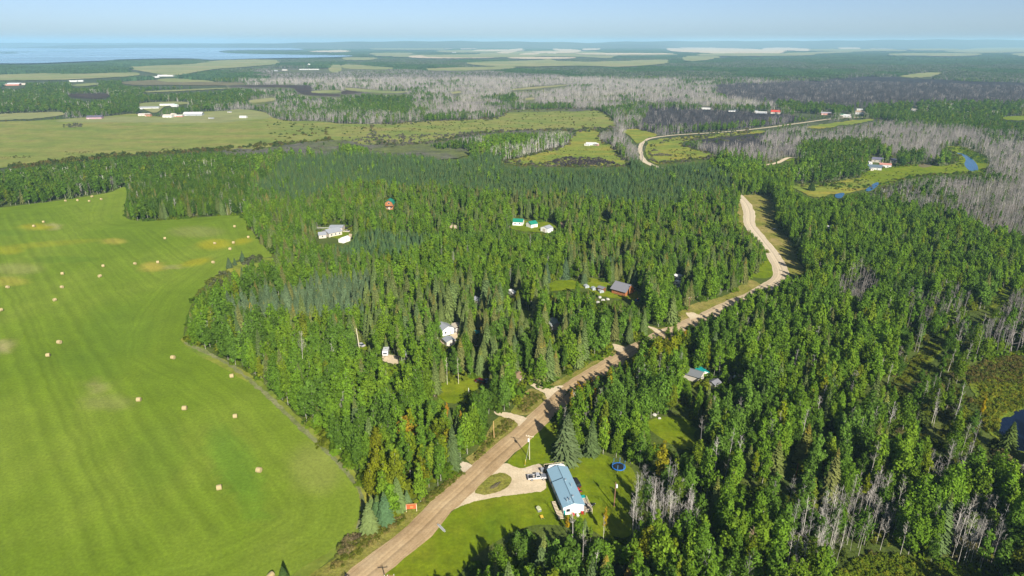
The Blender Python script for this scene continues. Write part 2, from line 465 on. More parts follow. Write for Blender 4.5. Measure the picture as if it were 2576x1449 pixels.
# visible stretches of it keep the crowns away
for c_, r_, pts in ((1, 2, [(-60, 1540), (50, 1449), (530, 1040), (640, 930), (930, 680), (1000, 600), (1350, 300), (1560, 130), (1640, 55), (1720, -10), (1830, -60), (1760, 20), (1700, 95), (1620, 190), (1500, 340), (1290, 530), (1090, 700), (1010, 800), (870, 930), (740, 1070), (540, 1250), (310, 1449), (200, 1540)]),
                    (1, 1, [(1720, 1449), (1850, 1370), (2070, 1235), (2160, 1180), (2165, 1225), (1920, 1360), (1790, 1449)]),
                    (2, 1, [(440, 55), (470, 130), (460, 200), (465, 270), (530, 290), (600, 370), (630, 440), (680, 540), (690, 610), (650, 650), (510, 640), (500, 655), (600, 695), (680, 700), (740, 670), (790, 620), (780, 580), (720, 490), (640, 400), (570, 320), (530, 260), (545, 200), (540, 130), (500, 80)]),
                    (2, 1, [(330, 800), (400, 790), (380, 830), (330, 830)]), (2, 1, [(20, 920), (80, 905), (140, 950), (60, 1000), (10, 1040)]),
                    (1, 0, [(2340, 1040), (2576, 1008), (2576, 1022), (2350, 1052)]), (2, 0, [(-20, 1008), (300, 990), (600, 960), (900, 920), (1100, 897), (1100, 905), (900, 936), (600, 977), (300, 1007), (-20, 1024)]),
                    (1, 0, [(2245, 1080), (2270, 1066), (2285, 1080), (2275, 1125), (2250, 1125)]), (1, 0, [(2275, 1195), (2345, 1236), (2320, 1248), (2270, 1212)])):
    fill(CLEAR, np.array(Q(c_, r_, pts)), 1)

# ------------------------------------------------------------------ near grass, lawns, drives
S = sheet
S("verge", Q(1, 2, [(-330, 1500), (-180, 1400), (-20, 1300), (100, 1195), (180, 1110), (300, 1030), (470, 975), (600, 890), (700, 810), (800, 735), (880, 665), (940, 660), (1020, 690), (800, 850), (640, 1000), (250, 1360), (100, 1500), (-100, 1640)]), 'verge')
S("verge", Q(1, 2, [(985, 605), (930, 560), (1010, 515), (1080, 420), (1120, 330), (1170, 250), (1240, 245), (1340, 290), (1390, 330), (1180, 520), (1040, 650)]), 'verge')
S("verge", Q(1, 2, [(1270, 225), (1310, 160), (1360, 90), (1420, 25), (1520, 60), (1560, 115), (1500, 190), (1400, 240)]), 'verge')
S("verge", Q(1, 1, [(1500, 1480), (1620, 1430), (1800, 1335), (2060, 1195), (2050, 1150), (2160, 1165), (2380, 1090), (2300, 1005), (2420, 1035), (2640, 950), (2700, 1010), (2500, 1080), (2160, 1270), (1850, 1440)]), 'verge', clear=False)
fill(CLEAR, np.array(Q(1, 1, [(1600, 1460), (1800, 1340), (2060, 1200), (2045, 1150), (2150, 1165), (2380, 1092), (2305, 1008), (2420, 1038), (2600, 965), (2576, 1000), (2400, 1080), (2190, 1180), (2170, 1235), (2080, 1250), (1860, 1385), (1740, 1449)])), 1)
S("verge", Q(2, 1, [(60, 840), (340, 785), (455, 690), (515, 655), (610, 705), (480, 760), (400, 820), (300, 880), (140, 940), (0, 990), (-60, 940)]), 'verge')
S("verge", Q(2, 1, [(490, 640), (570, 600), (640, 480), (690, 560), (695, 620), (640, 655)]), 'lawn')
S("verge", Q(2, 1, [(430, 20), (560, 20), (690, 30), (705, 250), (790, 340), (870, 440), (885, 550), (960, 610), (800, 630), (760, 560), (660, 440), (560, 320), (500, 200), (460, 80)]), 'verge')
S("verge", Q(2, 1, [(405, 100), (440, 70), (490, 150), (480, 260), (420, 250)]), 'verge')
S("lawn", Q(1, 2, [(100, 1640), (310, 1449), (540, 1250), (740, 1070), (870, 930), (1000, 880), (1560, 800), (1560, 560), (1700, 520), (1800, 520), (1930, 515), (2110, 585), (2215, 650), (2230, 760), (2180, 860), (2190, 960), (2200, 1080), (2190, 1150), (2000, 1180), (1900, 1100), (1600, 1060), (1450, 1062), (1290, 1112), (1150, 1200), (990, 1310), (920, 1400), (860, 1500), (700, 1640)]), 'lawn', clear=False)
fill(CLEAR, np.array(Q(1, 2, [(200, 1540), (310, 1449), (540, 1250), (740, 1070), (870, 930), (1560, 800), (1640, 900), (1680, 1000), (1600, 1045), (1450, 1065), (1290, 1115), (1150, 1205), (990, 1310), (900, 1400), (840, 1500)])), 1)
fill(CLEAR, np.array(Q(1, 2, [(1690, 590), (1800, 530), (1930, 525), (2090, 585), (2190, 660), (2190, 780), (2130, 880), (2150, 950), (2180, 1060), (2190, 1140), (2010, 1170), (2000, 990), (1900, 985), (1860, 880), (1790, 700), (1750, 640)])), 1)
S("lawn", Q(1, 2, [(1250, 590), (1330, 505), (1500, 345), (1545, 300), (1640, 280), (1640, 560), (1560, 620), (1510, 595), (1380, 645), (1290, 625)]), 'lawn')
S("lawn", Q(1, 2, [(690, 65), (740, 0), (830, -40), (1030, -55), (1075, 0), (1010, 55), (955, 60), (940, 130), (860, 150), (790, 140)]), 'lawn')
S("lawn", Q(2, 2, [(-290, 295), (-180, 245), (0, 248), (130, 320), (70, 400), (150, 470), (60, 520), (-60, 470), (-140, 420), (-210, 380)]), 'lawn')
S("driveway", Q(1, 2, [(800, 985), (930, 880), (1000, 800), (1090, 690), (1190, 615), (1250, 592), (1300, 628), (1380, 640), (1505, 598), (1530, 660), (1560, 806), (1400, 825), (1190, 850), (1010, 885), (880, 930)]), 'drive')
S("gravel_patch", Q(1, 2, [(1370, 650), (1400, 625), (1510, 598), (1535, 690), (1460, 680), (1395, 672)]), 'pale')
S("lawn", Q(1, 2, [(995, 825), (1040, 770), (1100, 705), (1200, 662), (1292, 698), (1275, 765), (1205, 808), (1090, 840)]), 'verge')
S("gravel_pad", Q(1, 2, [(848, 592), (885, 574), (985, 604), (1000, 640), (945, 690), (868, 640)]), 'pale')
S("track", Q(1, 2, [(1155, 205), (1250, 213), (1400, 252), (1440, 290), (1345, 330), (1320, 285), (1270, 262), (1160, 232)]), 'drive')
S("track", Q(1, 2, [(1330, -60), (1385, -75), (1440, -8), (1560, 42), (1650, 5), (1720, 30), (1560, 150), (1545, 75), (1470, 35), (1400, 0)]), 'drive')
S("track", Q(1, 1, [(2035, 1150), (2070, 1145), (2160, 1180), (2250, 1170), (2200, 1260), (2120, 1270), (2085, 1210)]), 'drive')
S("track", Q(1, 1, [(2290, 1000), (2340, 1020), (2420, 1042), (2520, 1040), (2480, 1080), (2400, 1080)]), 'drive')
S("track", Q(2, 1, [(10, 908), (90, 912), (150, 945), (40, 1010), (60, 960)]), 'drive')
S("track", Q(1, 1, [(655 - 0, 1470), (690, 1460), (720, 1530), (690, 1545)]), 'drive')
# yards inside the woods
S("lawn", Q(1, 1, [(1530, 705), (1640, 662), (1760, 668), (1830, 690), (1870, 640), (2030, 690), (2080, 760), (2000, 800), (1900, 760), (1850, 722), (1660, 745), (1560, 750)]), 'lawn')
S("lawn", Q(1, 1, [(2000, 775), (2190, 780), (2225, 735), (2292, 768), (2290, 830), (2210, 815), (2000, 800)]), 'lawn')
S("lawn", Q(1, 1, [(1268, 250), (1310, 215), (1500, 225), (1600, 230), (1645, 240), (1590, 300), (1440, 305), (1290, 285)]), 'lawn')
S("lawn", Q(1, 1, [(1780, 400), (1860, 385), (1870, 415), (1790, 425)]), 'lawn'); S("lawn", Q(1, 1, [(1560, 975), (1630, 970), (1650, 1000), (1570, 1000)]), 'lawn')
S("lawn", Q(1, 1, [(1930, 190), (2000, 185), (2020, 215), (1960, 230)]), 'lawn'); S("lawn", Q(1, 1, [(1310, 905), (1400, 890), (1500, 945), (1440, 960)]), 'lawn')
S("lawn", Q(1, 1, [(735, 1085), (790, 1072), (815, 1088), (750, 1108)]), 'lawn'); S("lawn", Q(1, 1, [(130, 1172), (160, 1130), (212, 1150), (215, 1200), (150, 1190)]), 'lawn')
S("gravel_yard", Q(1, 1, [(735, 1112), (830, 1085), (880, 1040), (890, 1090), (850, 1130), (770, 1160)]), 'drive')
S("gravel_yard", Q(1, 1, [(975, 1110), (1050, 1105), (1050, 1170), (1000, 1165)]), 'drive')
S("gravel_yard", Q(1, 1, [(290, 1245), (350, 1225), (440, 1240), (440, 1325), (370, 1290), (310, 1280)]), 'drive')
S("gravel_yard", Q(1, 1, [(1685, 1035), (1740, 1035), (1735, 1052), (1690, 1050)]), 'drive'); S("gravel_yard", Q(1, 1, [(2090, 445), (2140, 450), (2140, 485), (2095, 475)]), 'drive'); S("gravel_yard", Q(1, 1, [(1750, 410), (1800, 415), (1800, 428), (1760, 425)]), 'drive')
S("gravel_yard", Q(1, 1, [(800, 245), (920, 262), (910, 285), (830, 275)]), 'drive'); S("gravel_yard", [(868, 586), (888, 590), (884, 600), (872, 606)], 'drive')
S("lawn", [(806, 578), (836, 572), (868, 576), (880, 590), (866, 604), (806, 592)], 'lawn')
# rough ground round the hay field
S("rough_grass", Q(0, 1, [(1700, 600), (1760, 540), (1880, 505), (2080, 500), (2130, 545), (2040, 570), (1960, 620), (1850, 680), (1740, 740), (1660, 790), (1540, 800), (1500, 790), (1570, 700)]), 'meadow2', clear=False)
S("rough_grass", [(452, 850), (480, 860), (560, 905), (650, 950), (740, 1040), (790, 1080), (850, 1145), (905, 1200), (935, 1240), (928, 1300), (900, 1350), (840, 1400), (780, 1449), (680, 1500), (740, 1440), (860, 1370), (905, 1300), (908, 1245), (850, 1165), (760, 1080), (660, 985), (560, 925), (470, 880)], 'meadow2', clear=False)
S("field_track", [(462, 860), (470, 858), (530, 889), (600, 926), (690, 1003), (760, 1072), (848, 1153), (892, 1203), (917, 1248), (917, 1290), (903, 1332), (897, 1330), (909, 1285), (907, 1248), (882, 1207), (838, 1157), (752, 1080), (682, 1010), (592, 931), (522, 893), (474, 871)], 'ditch', clear=False, amp=1.6)
# marsh and pond at the right edge
S("marsh", Q(2, 2, [(2140, -10), (2330, -100), (2576, -160), (2900, -170), (3100, 200), (2700, 560), (2480, 500), (2390, 420), (2290, 370), (2270, 260), (2230, 120)]), 'marsh')
S("pond", Q(2, 2, [(2385, 305), (2400, 275), (2440, 250), (2500, 242), (2490, 208), (2576, 185), (2900, 160), (3000, 400), (2800, 530), (2520, 515), (2480, 440), (2400, 395)]), 'pond', amp=1.5)
S("marsh", Q(2, 2, [(1080, 1500), (1180, 1400), (1310, 1320), (1450, 1272), (1600, 1300), (1800, 1340), (2000, 1372), (2200, 1430), (2320, 1500), (2400, 1700), (1000, 1700)]), 'marsh')
S("marsh", Q(2, 1, [(1890, 1110), (2000, 1125), (1930, 1230), (1840, 1320), (1700, 1449), (1590, 1440), (1620, 1370), (1760, 1230)]), 'marsh')
S("marsh", Q(2, 1, [(2290, 850), (2430, 710), (2490, 790), (2360, 890)]), 'marsh'); S("marsh", Q(2, 1, [(2150, 900), (2230, 878), (2340, 920), (2280, 975), (2160, 960)]), 'floor')
S("marsh", Q(2, 1, [(2150, 1330), (2330, 1250), (2576, 1230), (2800, 1240), (2800, 1449), (2140, 1449)]), 'marsh')
S("track", Q(2, 1, [(2450, 640), (2576, 655), (2800, 680), (2800, 715), (2576, 682), (2460, 658)]), 'drive')
for pts in ([(1330, 140), (1480, 40), (1500, 150), (1400, 240), (1330, 300), (1270, 320), (1250, 220)], [(1060, 330), (1170, 420), (1150, 560), (1000, 560), (980, 480)], [(620, 710), (760, 640), (930, 640), (950, 710), (850, 850), (700, 880), (620, 830)], [(350, 920), (520, 870), (590, 950), (560, 1080), (430, 1080), (350, 1020)], [(1220, 640), (1330, 680), (1320, 770), (1230, 760)], [(440, 1110), (540, 1080), (560, 1300), (470, 1280)], [(1500, 620), (1600, 620), (1590, 750), (1520, 740)], [(2200, 540), (2310, 540), (2280, 650), (2200, 620)]):
    fill(KEEP, np.array(Q(2, 2, pts)), 1)

# ------------------------------------------------------------------ middle distance
S("dry_meadow", Q(0, 0, [(-700, 945), (-200, 930), (60, 918), (430, 903), (660, 888), (900, 872), (1060, 862), (1110, 882), (1250, 892), (1420, 850), (1530, 852), (1750, 830), (1880, 826), (2000, 848), (2060, 890), (2150, 912), (2400, 918), (2576, 935)]) +
  Q(1, 0, [(200, 942), (450, 936), (600, 914), (1000, 905), (1200, 893), (1250, 838), (1400, 828), (1900, 826), (1980, 842), (2090, 950), (1990, 985), (1800, 985), (1300, 990), (1150, 1000), (1000, 1012), (800, 1060), (600, 1090), (300, 1110), (180, 1105), (0, 1060)]) +
  Q(0, 0, [(2300, 1075), (2100, 1090), (1950, 1138), (1750, 1150), (1620, 1130), (1100, 1172), (850, 1172), (600, 1205), (300, 1242), (0, 1275), (-400, 1310), (-700, 1330)]), 'meadow')
S("green_meadow", Q(0, 0, [(1250, 895), (1420, 852), (1530, 854), (1750, 832), (1880, 828), (2000, 850), (2060, 892), (1900, 905), (1700, 930), (1400, 930), (1000, 925), (420, 925), (430, 905), (900, 876)]), 'field', clear=False, keep=False)
S("pasture_strip", Q(0, 0, [(-600, 890), (0, 862), (300, 850), (480, 845), (500, 868), (250, 902), (0, 908), (-600, 930)]), 'field')
S("marsh_meadow", Q(1, 0, [(200, 1110), (450, 1095), (640, 1120), (780, 1140), (985, 1128), (950, 1190), (740, 1195), (640, 1150), (300, 1140)]), 'meadow2')
S("marsh_meadow", Q(1, 0, [(1175, 1225), (1300, 1205), (1500, 1150), (1700, 1110), (1740, 1040), (1800, 980), (1960, 960), (1940, 1060), (2060, 1110), (2100, 1190), (2190, 1240), (2100, 1255), (1500, 1250), (1250, 1250)]), 'meadow2')
S("marsh_meadow", Q(1, 0, [(2110, 985), (2200, 970), (2330, 1000), (2400, 1025), (2310, 1042), (2262, 1072), (2225, 1090), (2190, 1040)]), 'meadow2')
S("marsh_meadow", Q(1, 0, [(2285, 1150), (2310, 1070), (2400, 1050), (2576, 1035)]) + Q(2, 0, [(300, 1010), (600, 980), (640, 1000), (300, 1040), (60, 1052), (-40, 1100), (130, 1135), (290, 1180), (150, 1200), (-50, 1225), (-180, 1240), (-240, 1230)]), 'meadow2')
S("marsh_meadow", Q(2, 0, [(900, 965), (1100, 935), (1450, 895), (1430, 915), (1200, 950), (1050, 975)]), 'meadow2')
S("marsh_meadow", Q(2, 0, [(930, 600), (1050, 592), (1080, 605), (960, 612)]), 'meadow2'); S("marsh_meadow", Q(2, 0, [(1600, 580), (1800, 550), (2020, 545), (1900, 580), (1750, 590)]), 'field')
S("lawn", Q(2, 0, [(2400, 885), (2576, 875), (2800, 880), (2800, 915), (2430, 912)]), 'lawn')
S("river_meadow", Q(2, 0, [(1310, 1395), (1370, 1290), (1560, 1265), (1780, 1240), (1960, 1262), (2090, 1230), (2080, 1170), (1960, 1105), (2100, 1102), (2200, 1150), (2300, 1190), (2330, 1240), (2240, 1310), (2000, 1312), (1700, 1330), (1560, 1390), (1420, 1425)]), 'lawn')
S("river_meadow", Q(2, 0, [(805, 1400), (920, 1388), (1040, 1402), (1230, 1360), (1310, 1345), (1470, 1370), (1400, 1425), (1290, 1449), (1200, 1470)]) + Q(2, 1, [(1130, 15), (1010, 50), (930, 20), (850, -20)]), 'meadow2')
S("sand_patch", Q(2, 0, [(1770, 1245), (1830, 1238), (1890, 1250), (1860, 1270), (1790, 1266)]), 'soil')
S("river", Q(2, 0, [(2040, 1152), (2120, 1162), (2190, 1205), (2225, 1250), (2232, 1302), (2160, 1292), (2120, 1250), (2140, 1205), (2100, 1172)]), 'river', amp=.3)
S("river", Q(2, 0, [(1372, 1440), (1430, 1395), (1475, 1372), (1482, 1400), (1410, 1452)]), 'river', amp=.3)
S("river", Q(2, 1, [(1145, 18), (1230, 5), (1200, 52), (1152, 48)]), 'river', amp=.3)
S("river", Q(1, 1, [(2576 + 40, 20 - 0), (2576 + 41, 20), (2576 + 41, 21)]), 'river', amp=0, smooth=0)
road("village_road", Q(2, 0, [(580, 1252), (700, 1235), (760, 1210), (800, 1193), (880, 1192)]), 7, 'drive', 60, step=6, clear=True)
S("lawn", Q(2, 0, [(770, 1222), (800, 1200), (870, 1200), (850, 1215)]), 'lawn')
S("burnt_ground", Q(2, 0, [(225, 650), (600, 632), (1000, 615), (1300, 575), (1800, 595), (2100, 610), (2576, 630), (2900, 640), (2900, 760), (1900, 745), (1300, 778), (1000, 762), (640, 742), (420, 738), (260, 705)]), 'burnt', clear=False, keep=False)
S("burnt_ground", Q(1, 0, [(2090, 880), (2250, 830), (2480, 760), (2576, 760)]) + Q(2, 0, [(60, 810), (330, 840), (640, 860), (930, 885), (850, 920), (600, 955), (300, 985), (0, 1000)]) + Q(1, 0, [(2340, 1000), (2200, 960)]), 'burnt', clear=False, keep=False)
S("burnt_ground", Q(2, 0, [(60, 1060), (600, 1010), (900, 1000), (950, 1100), (780, 1180), (500, 1200), (160, 1160)]), 'burnt', clear=False, keep=False)
S("grey_brush_ground", Q(0, 0, [(1700, 540), (2000, 520), (2576, 520)]) + Q(1, 0, [(700, 525), (1500, 520), (2000, 570), (2576, 560)]) + Q(2, 0, [(400, 470), (900, 500), (900, 580), (300, 620), (200, 690), (600, 760), (300, 830), (0, 800)]) + Q(1, 0, [(2300, 800), (2000, 840), (1200, 850), (900, 900), (300, 940), (0, 880)]) + Q(0, 0, [(1900, 840), (1800, 740), (1700, 640)]), 'greybush', clear=False, keep=False)
KEEP_FAR = KEEP.copy()

# ------------------------------------------------------------------ far country
far = [
 ('pasture', 'field', 0, 0, [(900, 505), (1450, 490), (1640, 466), (1900, 462), (2100, 464), (2120, 488), (1850, 505), (1580, 520), (1310, 560), (1100, 535)]),
 ('pasture', 'field', 0, 0, [(-300, 575), (0, 568), (380, 558), (560, 565), (1050, 552), (1060, 574), (760, 588), (420, 600), (-300, 602)]),
 ('pasture', 'field', 0, 0, [(1180, 605), (1300, 596), (1560, 610), (1640, 618), (1400, 628), (1200, 622)]),
 ('fallow_field', 'soil', 0, 0, [(880, 625), (1160, 608), (1250, 625), (1640, 622), (1900, 632), (1700, 645), (1300, 640), (1000, 642)]),
 ('pasture', 'field', 0, 0, [(520, 645), (700, 630), (760, 640), (600, 655)]),
 ('peat_bog', 'bog', 0, 0, [(480, 716), (850, 710), (790, 745), (560, 738)]),
 ('peat_bog', 'bog', 0, 0, [(1690, 660), (1800, 654), (2100, 652), (2360, 655), (2345, 700), (2576, 705), (2560, 718), (2300, 712), (2235, 690), (2225, 668), (1980, 666)]),
 ('peat_bog', 'bog', 1, 0, [(0, 690), (130, 680), (240, 688), (100, 705), (0, 712)]),
 ('pasture', 'field', 0, 0, [(1060, 690), (1700, 668), (1760, 672), (1100, 698)]),
 ('pasture', 'field', 0, 0, [(2340, 690), (2576, 685), (2576, 700), (2360, 704)]),
 ('pasture', 'field', 1, 0, [(0, 665), (300, 690), (560, 690), (400, 705), (60, 690)]),
 ('pasture', 'field', 0, 0, [(1040, 785), (1200, 778), (1400, 775), (1440, 790), (1240, 800), (1180, 850), (1060, 815)]),
 ('pasture', 'field', 0, 0, [(1860, 760), (2080, 742), (2080, 762), (1900, 778)]),
 ('pasture', 'field', 0, 0, [(2480, 500), (2576, 495), (2576, 545), (2480, 540)]),
 ('pasture', 'field', 1, 0, [(0, 490), (200, 500), (420, 514), (400, 524), (0, 520)]),
 ('pasture', 'field', 1, 0, [(560, 520), (900, 512), (1300, 506), (1330, 518), (900, 534), (600, 530)]),
 ('pasture', 'field', 1, 0, [(560, 432), (1000, 416), (1100, 396), (1180, 402), (1500, 390), (1900, 396), (2090, 414), (2060, 438), (1700, 424), (1000, 424), (760, 440)]),
 ('pasture', 'field', 1, 0, [(900, 472), (1500, 462), (1560, 450), (1620, 466), (1880, 470), (2040, 466), (2480, 455), (2500, 478), (2100, 503), (1860, 492), (1300, 500), (1000, 490)]),
 ('pasture', 'field', 1, 0, [(0, 440), (120, 436), (300, 440), (200, 455), (0, 452)]),
 ('pasture', 'field', 1, 0, [(1260, 672), (1700, 645), (1730, 650), (1300, 682)]), ('pasture', 'field', 1, 0, [(820, 700), (900, 692), (910, 702), (840, 710)]), ('pasture', 'field', 1, 0, [(1380, 745), (1450, 738), (1470, 752), (1390, 760)]),
 ('pasture', 'field', 2, 0, [(720, 402), (1000, 396), (1400, 388), (1300, 398), (960, 408)]),
 ('pasture', 'field', 2, 0, [(0, 428), (250, 425), (300, 440), (100, 460), (0, 455)]),
 ('pasture', 'field', 2, 0, [(1900, 385), (2250, 370), (2576, 345), (2800, 350), (2800, 385), (2576, 392), (2200, 398)]),
 ('pasture', 'field', 2, 0, [(2480, 410), (2576, 405), (2800, 410), (2800, 425), (2490, 425)]),
 ('ripe_crop_field', 'crop', 1, 0, [(1165, 390), (1290, 376), (1395, 372), (1270, 403), (1180, 401)]),
 ('ripe_crop_field', 'crop', 1, 0, [(1565, 372), (1820, 379), (1800, 392), (1650, 390)]),
 ('ripe_crop_field', 'crop', 1, 0, [(715, 362), (850, 365), (830, 371), (730, 369)]), ('ripe_crop_field', 'crop', 1, 0, [(895, 366), (1035, 363), (1020, 373), (905, 375)]),
 ('ripe_crop_field', 'crop', 1, 0, [(1330, 410), (1480, 402), (1500, 412), (1360, 418)]), ('ripe_crop_field', 'crop', 1, 0, [(420, 372), (540, 368), (560, 374), (430, 378)]),
 ('ripe_crop_field', 'crop', 1, 0, [(1800, 372), (1950, 366), (1960, 378), (1830, 382)]),
 ('ripe_crop_field', 'crop', 0, 0, [(2300, 390), (2576, 382), (2640, 386), (2660, 392), (2576, 396), (2380, 395)]),
 ('ripe_crop_field', 'crop', 1, 0, [(2470, 368), (2576, 364)]), 
 ('ripe_crop_field', 'crop', 2, 0, [(-130, 370), (0, 365), (330, 372), (600, 379), (810, 387), (730, 402), (640, 413), (420, 411), (200, 401), (0, 394), (-110, 388)]),
 ('ripe_crop_field', 'crop', 2, 0, [(800, 352), (1140, 350), (1160, 359), (860, 360)]), ('ripe_crop_field', 'crop', 2, 0, [(560, 376), (700, 364), (980, 373), (960, 388), (820, 384)]),
 ('ripe_crop_field', 'crop', 2, 0, [(1150, 362), (1350, 364), (1330, 379), (1210, 378)]), ('ripe_crop_field', 'crop', 2, 0, [(1400, 372), (1600, 374), (1590, 386), (1420, 383)]),
 ('pasture', 'field', 1, 0, [(1700, 352), (2000, 340), (2060, 344), (1800, 360)]), ('pasture', 'field', 1, 0, [(2240, 352), (2400, 350), (2390, 357), (2250, 358)]),
 ('pasture', 'field', 2, 0, [(1480, 352), (1700, 338), (1760, 342), (1560, 358)]), ('pasture', 'field', 2, 0, [(400, 342), (560, 338), (570, 346), (410, 348)]),
]
for nm, m_, c_, r_, pts in far:
    if len(pts) < 3: continue
    P_ = np.array(Q(c_, r_, pts)); m0 = P_.mean(0); P_[:, 1] = m0[1] + (P_[:, 1] - m0[1]) * 1.3 + .4
    S(nm, P_, m_, amp=0.35)
for k in range(46):
    cx_, cy_ = rng.uniform(950, 2700), 109 + 44 * rng.uniform(0, 1) ** 1.3
    if cx_ > 1500 and cy_ > 140: continue
    w_, h_ = rng.uniform(26, 110) * (cy_ - 98) / 30 + 12, rng.uniform(.9, 3.0) * (cy_ - 96) / 26
    sk = rng.uniform(-14, 14)
    S("ripe_crop_field" if rng.uniform() < .3 else "pasture", [(cx_ - w_ + sk, cy_ - h_ * .6), (cx_ - w_ * .2, cy_ - h_), (cx_ + w_ + sk, cy_ - h_ * .7), (cx_ + w_ * .8, cy_ + h_ * .6), (cx_ - w_ * .1, cy_ + h_), (cx_ - w_ * .9, cy_ + h_ * .7)], 'crop' if rng.uniform() < .3 else 'field', amp=.3)
S("lake", Q(0, 0, [(-900, 380), (-300, 373), (200, 372), (620, 376), (1000, 369), (1500, 366), (2000, 364), (2220, 371), (2330, 384), (1900, 384), (1700, 388), (1635, 396), (1720, 408), (1900, 414), (2300, 420), (2576, 422), (2680, 428), (2600, 436), (2400, 440), (2000, 448), (1700, 456), (1560, 457), (1400, 446), (870, 456), (850, 464), (500, 476), (200, 488), (-200, 486), (-900, 500)]), 'lake', amp=.15, step=12)
S("island", Q(0, 0, [(-900, 395), (-200, 386), (0, 380), (130, 380), (300, 388), (570, 391), (560, 397), (330, 401), (160, 408), (0, 413), (-200, 418), (-900, 425)]), 'farland', amp=.15, clear=False)
ISL = np.array(Q(0, 0, [(-900, 395), (-200, 386), (0, 381), (130, 382), (300, 389), (570, 392), (560, 397), (330, 401), (160, 408), (0, 413), (-200, 418), (-900, 425)]))
fill(CLEAR, ISL, 0); fill(KEEP, ISL, 0)      # the island carries woods
S("brush_ground", Q(0, 0, [(1650, 1130), (1950, 1135), (2300, 1080), (2576, 1062)]) + Q(1, 0, [(0, 1060), (180, 1105), (600, 1090), (800, 1060), (1300, 990), (1740, 985), (1700, 1040), (1000, 1100), (960, 1190), (700, 1220), (0, 1240)]) + Q(0, 0, [(2300, 1240), (1750, 1200)]), 'greybush', clear=False, keep=False)
LAKE_P = np.array(Q(0, 0, [(-900, 380), (2330, 372), (2330, 384), (1635, 396), (2576, 420), (2680, 428), (2000, 448), (1560, 457), (850, 464), (200, 488), (-900, 500)]))

# far ridges
def ridge(name, dist, x0, x1, prof, depth):
    """a low swell of land seen end on: prof = [(px, height)]"""
    n = 60; vv = []; ff = []
    pxs = np.linspace(x0, x1, n)
    hs = np.interp(pxs, [p[0] for p in prof], [p[1] for p in prof])
    rows_ = [(-1.0, 0.0), (-0.6, 0.35), (-0.25, 0.8), (0, 1.0), (0.4, 0.8), (1.0, 0.0)]
    for (t, k) in rows_:
        for px, h in zip(pxs, hs):
            y = dist + depth * t
            vv.append(((px - 1288) / FOC * dist, y, max(0, h * k * (1 + 0.05 * math.sin(px * .05 + t * 3)) - (0 if 0 < k else 2))))
    for i in range(len(rows_) - 1):
        for k in range(n - 1):
            a = i * n + k
            ff.append((a, a + 1, a + n + 1, a + n))
    return tag(link(name, mesh(name, vv, ff, G['farland'], smooth=True)), kind="structure")
ridge("hills", 15000, 250, 1640, [(250, 60), (700, 85), (860, 118), (950, 128), (1060, 135), (1170, 138), (1260, 130), (1400, 118), (1640, 60)], 2600)
ridge("hills", 17000, 1350, 3400, [(1350, 60), (1560, 130), (1700, 138), (1900, 145), (2050, 150), (2200, 172), (2330, 178), (2460, 170), (2576, 160), (3000, 140), (3400, 60)], 3000)
ridge("hills", 19000, -900, 900, [(-900, 70), (0, 100), (420, 96), (900, 80)], 2000)
# ------------------------------------------------------------------ trees
def leafmat(name, trans=0.28):
    m = bpy.data.materials.new(name); m.use_nodes = True
    nt = m.node_tree; nt.nodes.clear(); L = nt.links.new
    out = nt.nodes.new("ShaderNodeOutputMaterial")
    a = nt.nodes.new("ShaderNodeAttribute"); a.attribute_type = 'INSTANCER'; a.attribute_name = "tint"
    v = nt.nodes.new("ShaderNodeAttribute"); v.attribute_name = "vary"
    mx = nt.nodes.new("ShaderNodeMix"); mx.data_type = 'RGBA'; mx.blend_type = 'MULTIPLY'; mx.inputs[0].default_value = 1
    L(a.outputs["Color"], mx.inputs[6]); L(v.outputs["Color"], mx.inputs[7])
    d = nt.nodes.new("ShaderNodeBsdfDiffuse"); t = nt.nodes.new("ShaderNodeBsdfTranslucent")
    ms = nt.nodes.new("ShaderNodeMixShader"); ms.inputs[0].default_value = trans
    hs = nt.nodes.new("ShaderNodeHueSaturation"); hs.inputs["Saturation"].default_value = 1.1; hs.inputs["Value"].default_value = 1.25
    L(mx.outputs[2], d.inputs[0]); L(mx.outputs[2], hs.inputs["Color"]); L(hs.outputs[0], t.inputs[0])
    L(d.outputs[0], ms.inputs[1]); L(t.outputs[0], ms.inputs[2])
    L(ms.outputs[0], out.inputs[0])
    return m
LEAF = leafmat("leaves", 0.30)
NEEDLE = leafmat("needles", 0.14)
def barkmat(name, c1, c2, sc=3.0):
    m, nt, b = mat(name)
    b.inputs["Roughness"].default_value = 0.85; b.inputs["Specular IOR Level"].default_value = 0.15
    tc = nt.nodes.new("ShaderNodeTexCoord"); n = nt.nodes.new("ShaderNodeTexNoise"); n.inputs["Scale"].default_value = sc; n.inputs["Detail"].default_value = 5
    cr = nt.nodes.new("ShaderNodeValToRGB"); cr.color_ramp.elements[0].position = .35; cr.color_ramp.elements[1].position = .6
    cr.color_ramp.elements[0].color = (*c1, 1); cr.color_ramp.elements[1].color = (*c2, 1)
    nt.links.new(tc.outputs["Object"], n.inputs["Vector"]); nt.links.new(n.outputs[0], cr.inputs[0]); nt.links.new(cr.outputs[0], b.inputs["Base Color"])
    return m
BARK_A = barkmat("aspen_bark", (0.14, 0.135, 0.10), (0.40, 0.39, 0.32))
BARK_S = barkmat("spruce_bark", (0.07, 0.05, 0.035), (0.16, 0.12, 0.09))
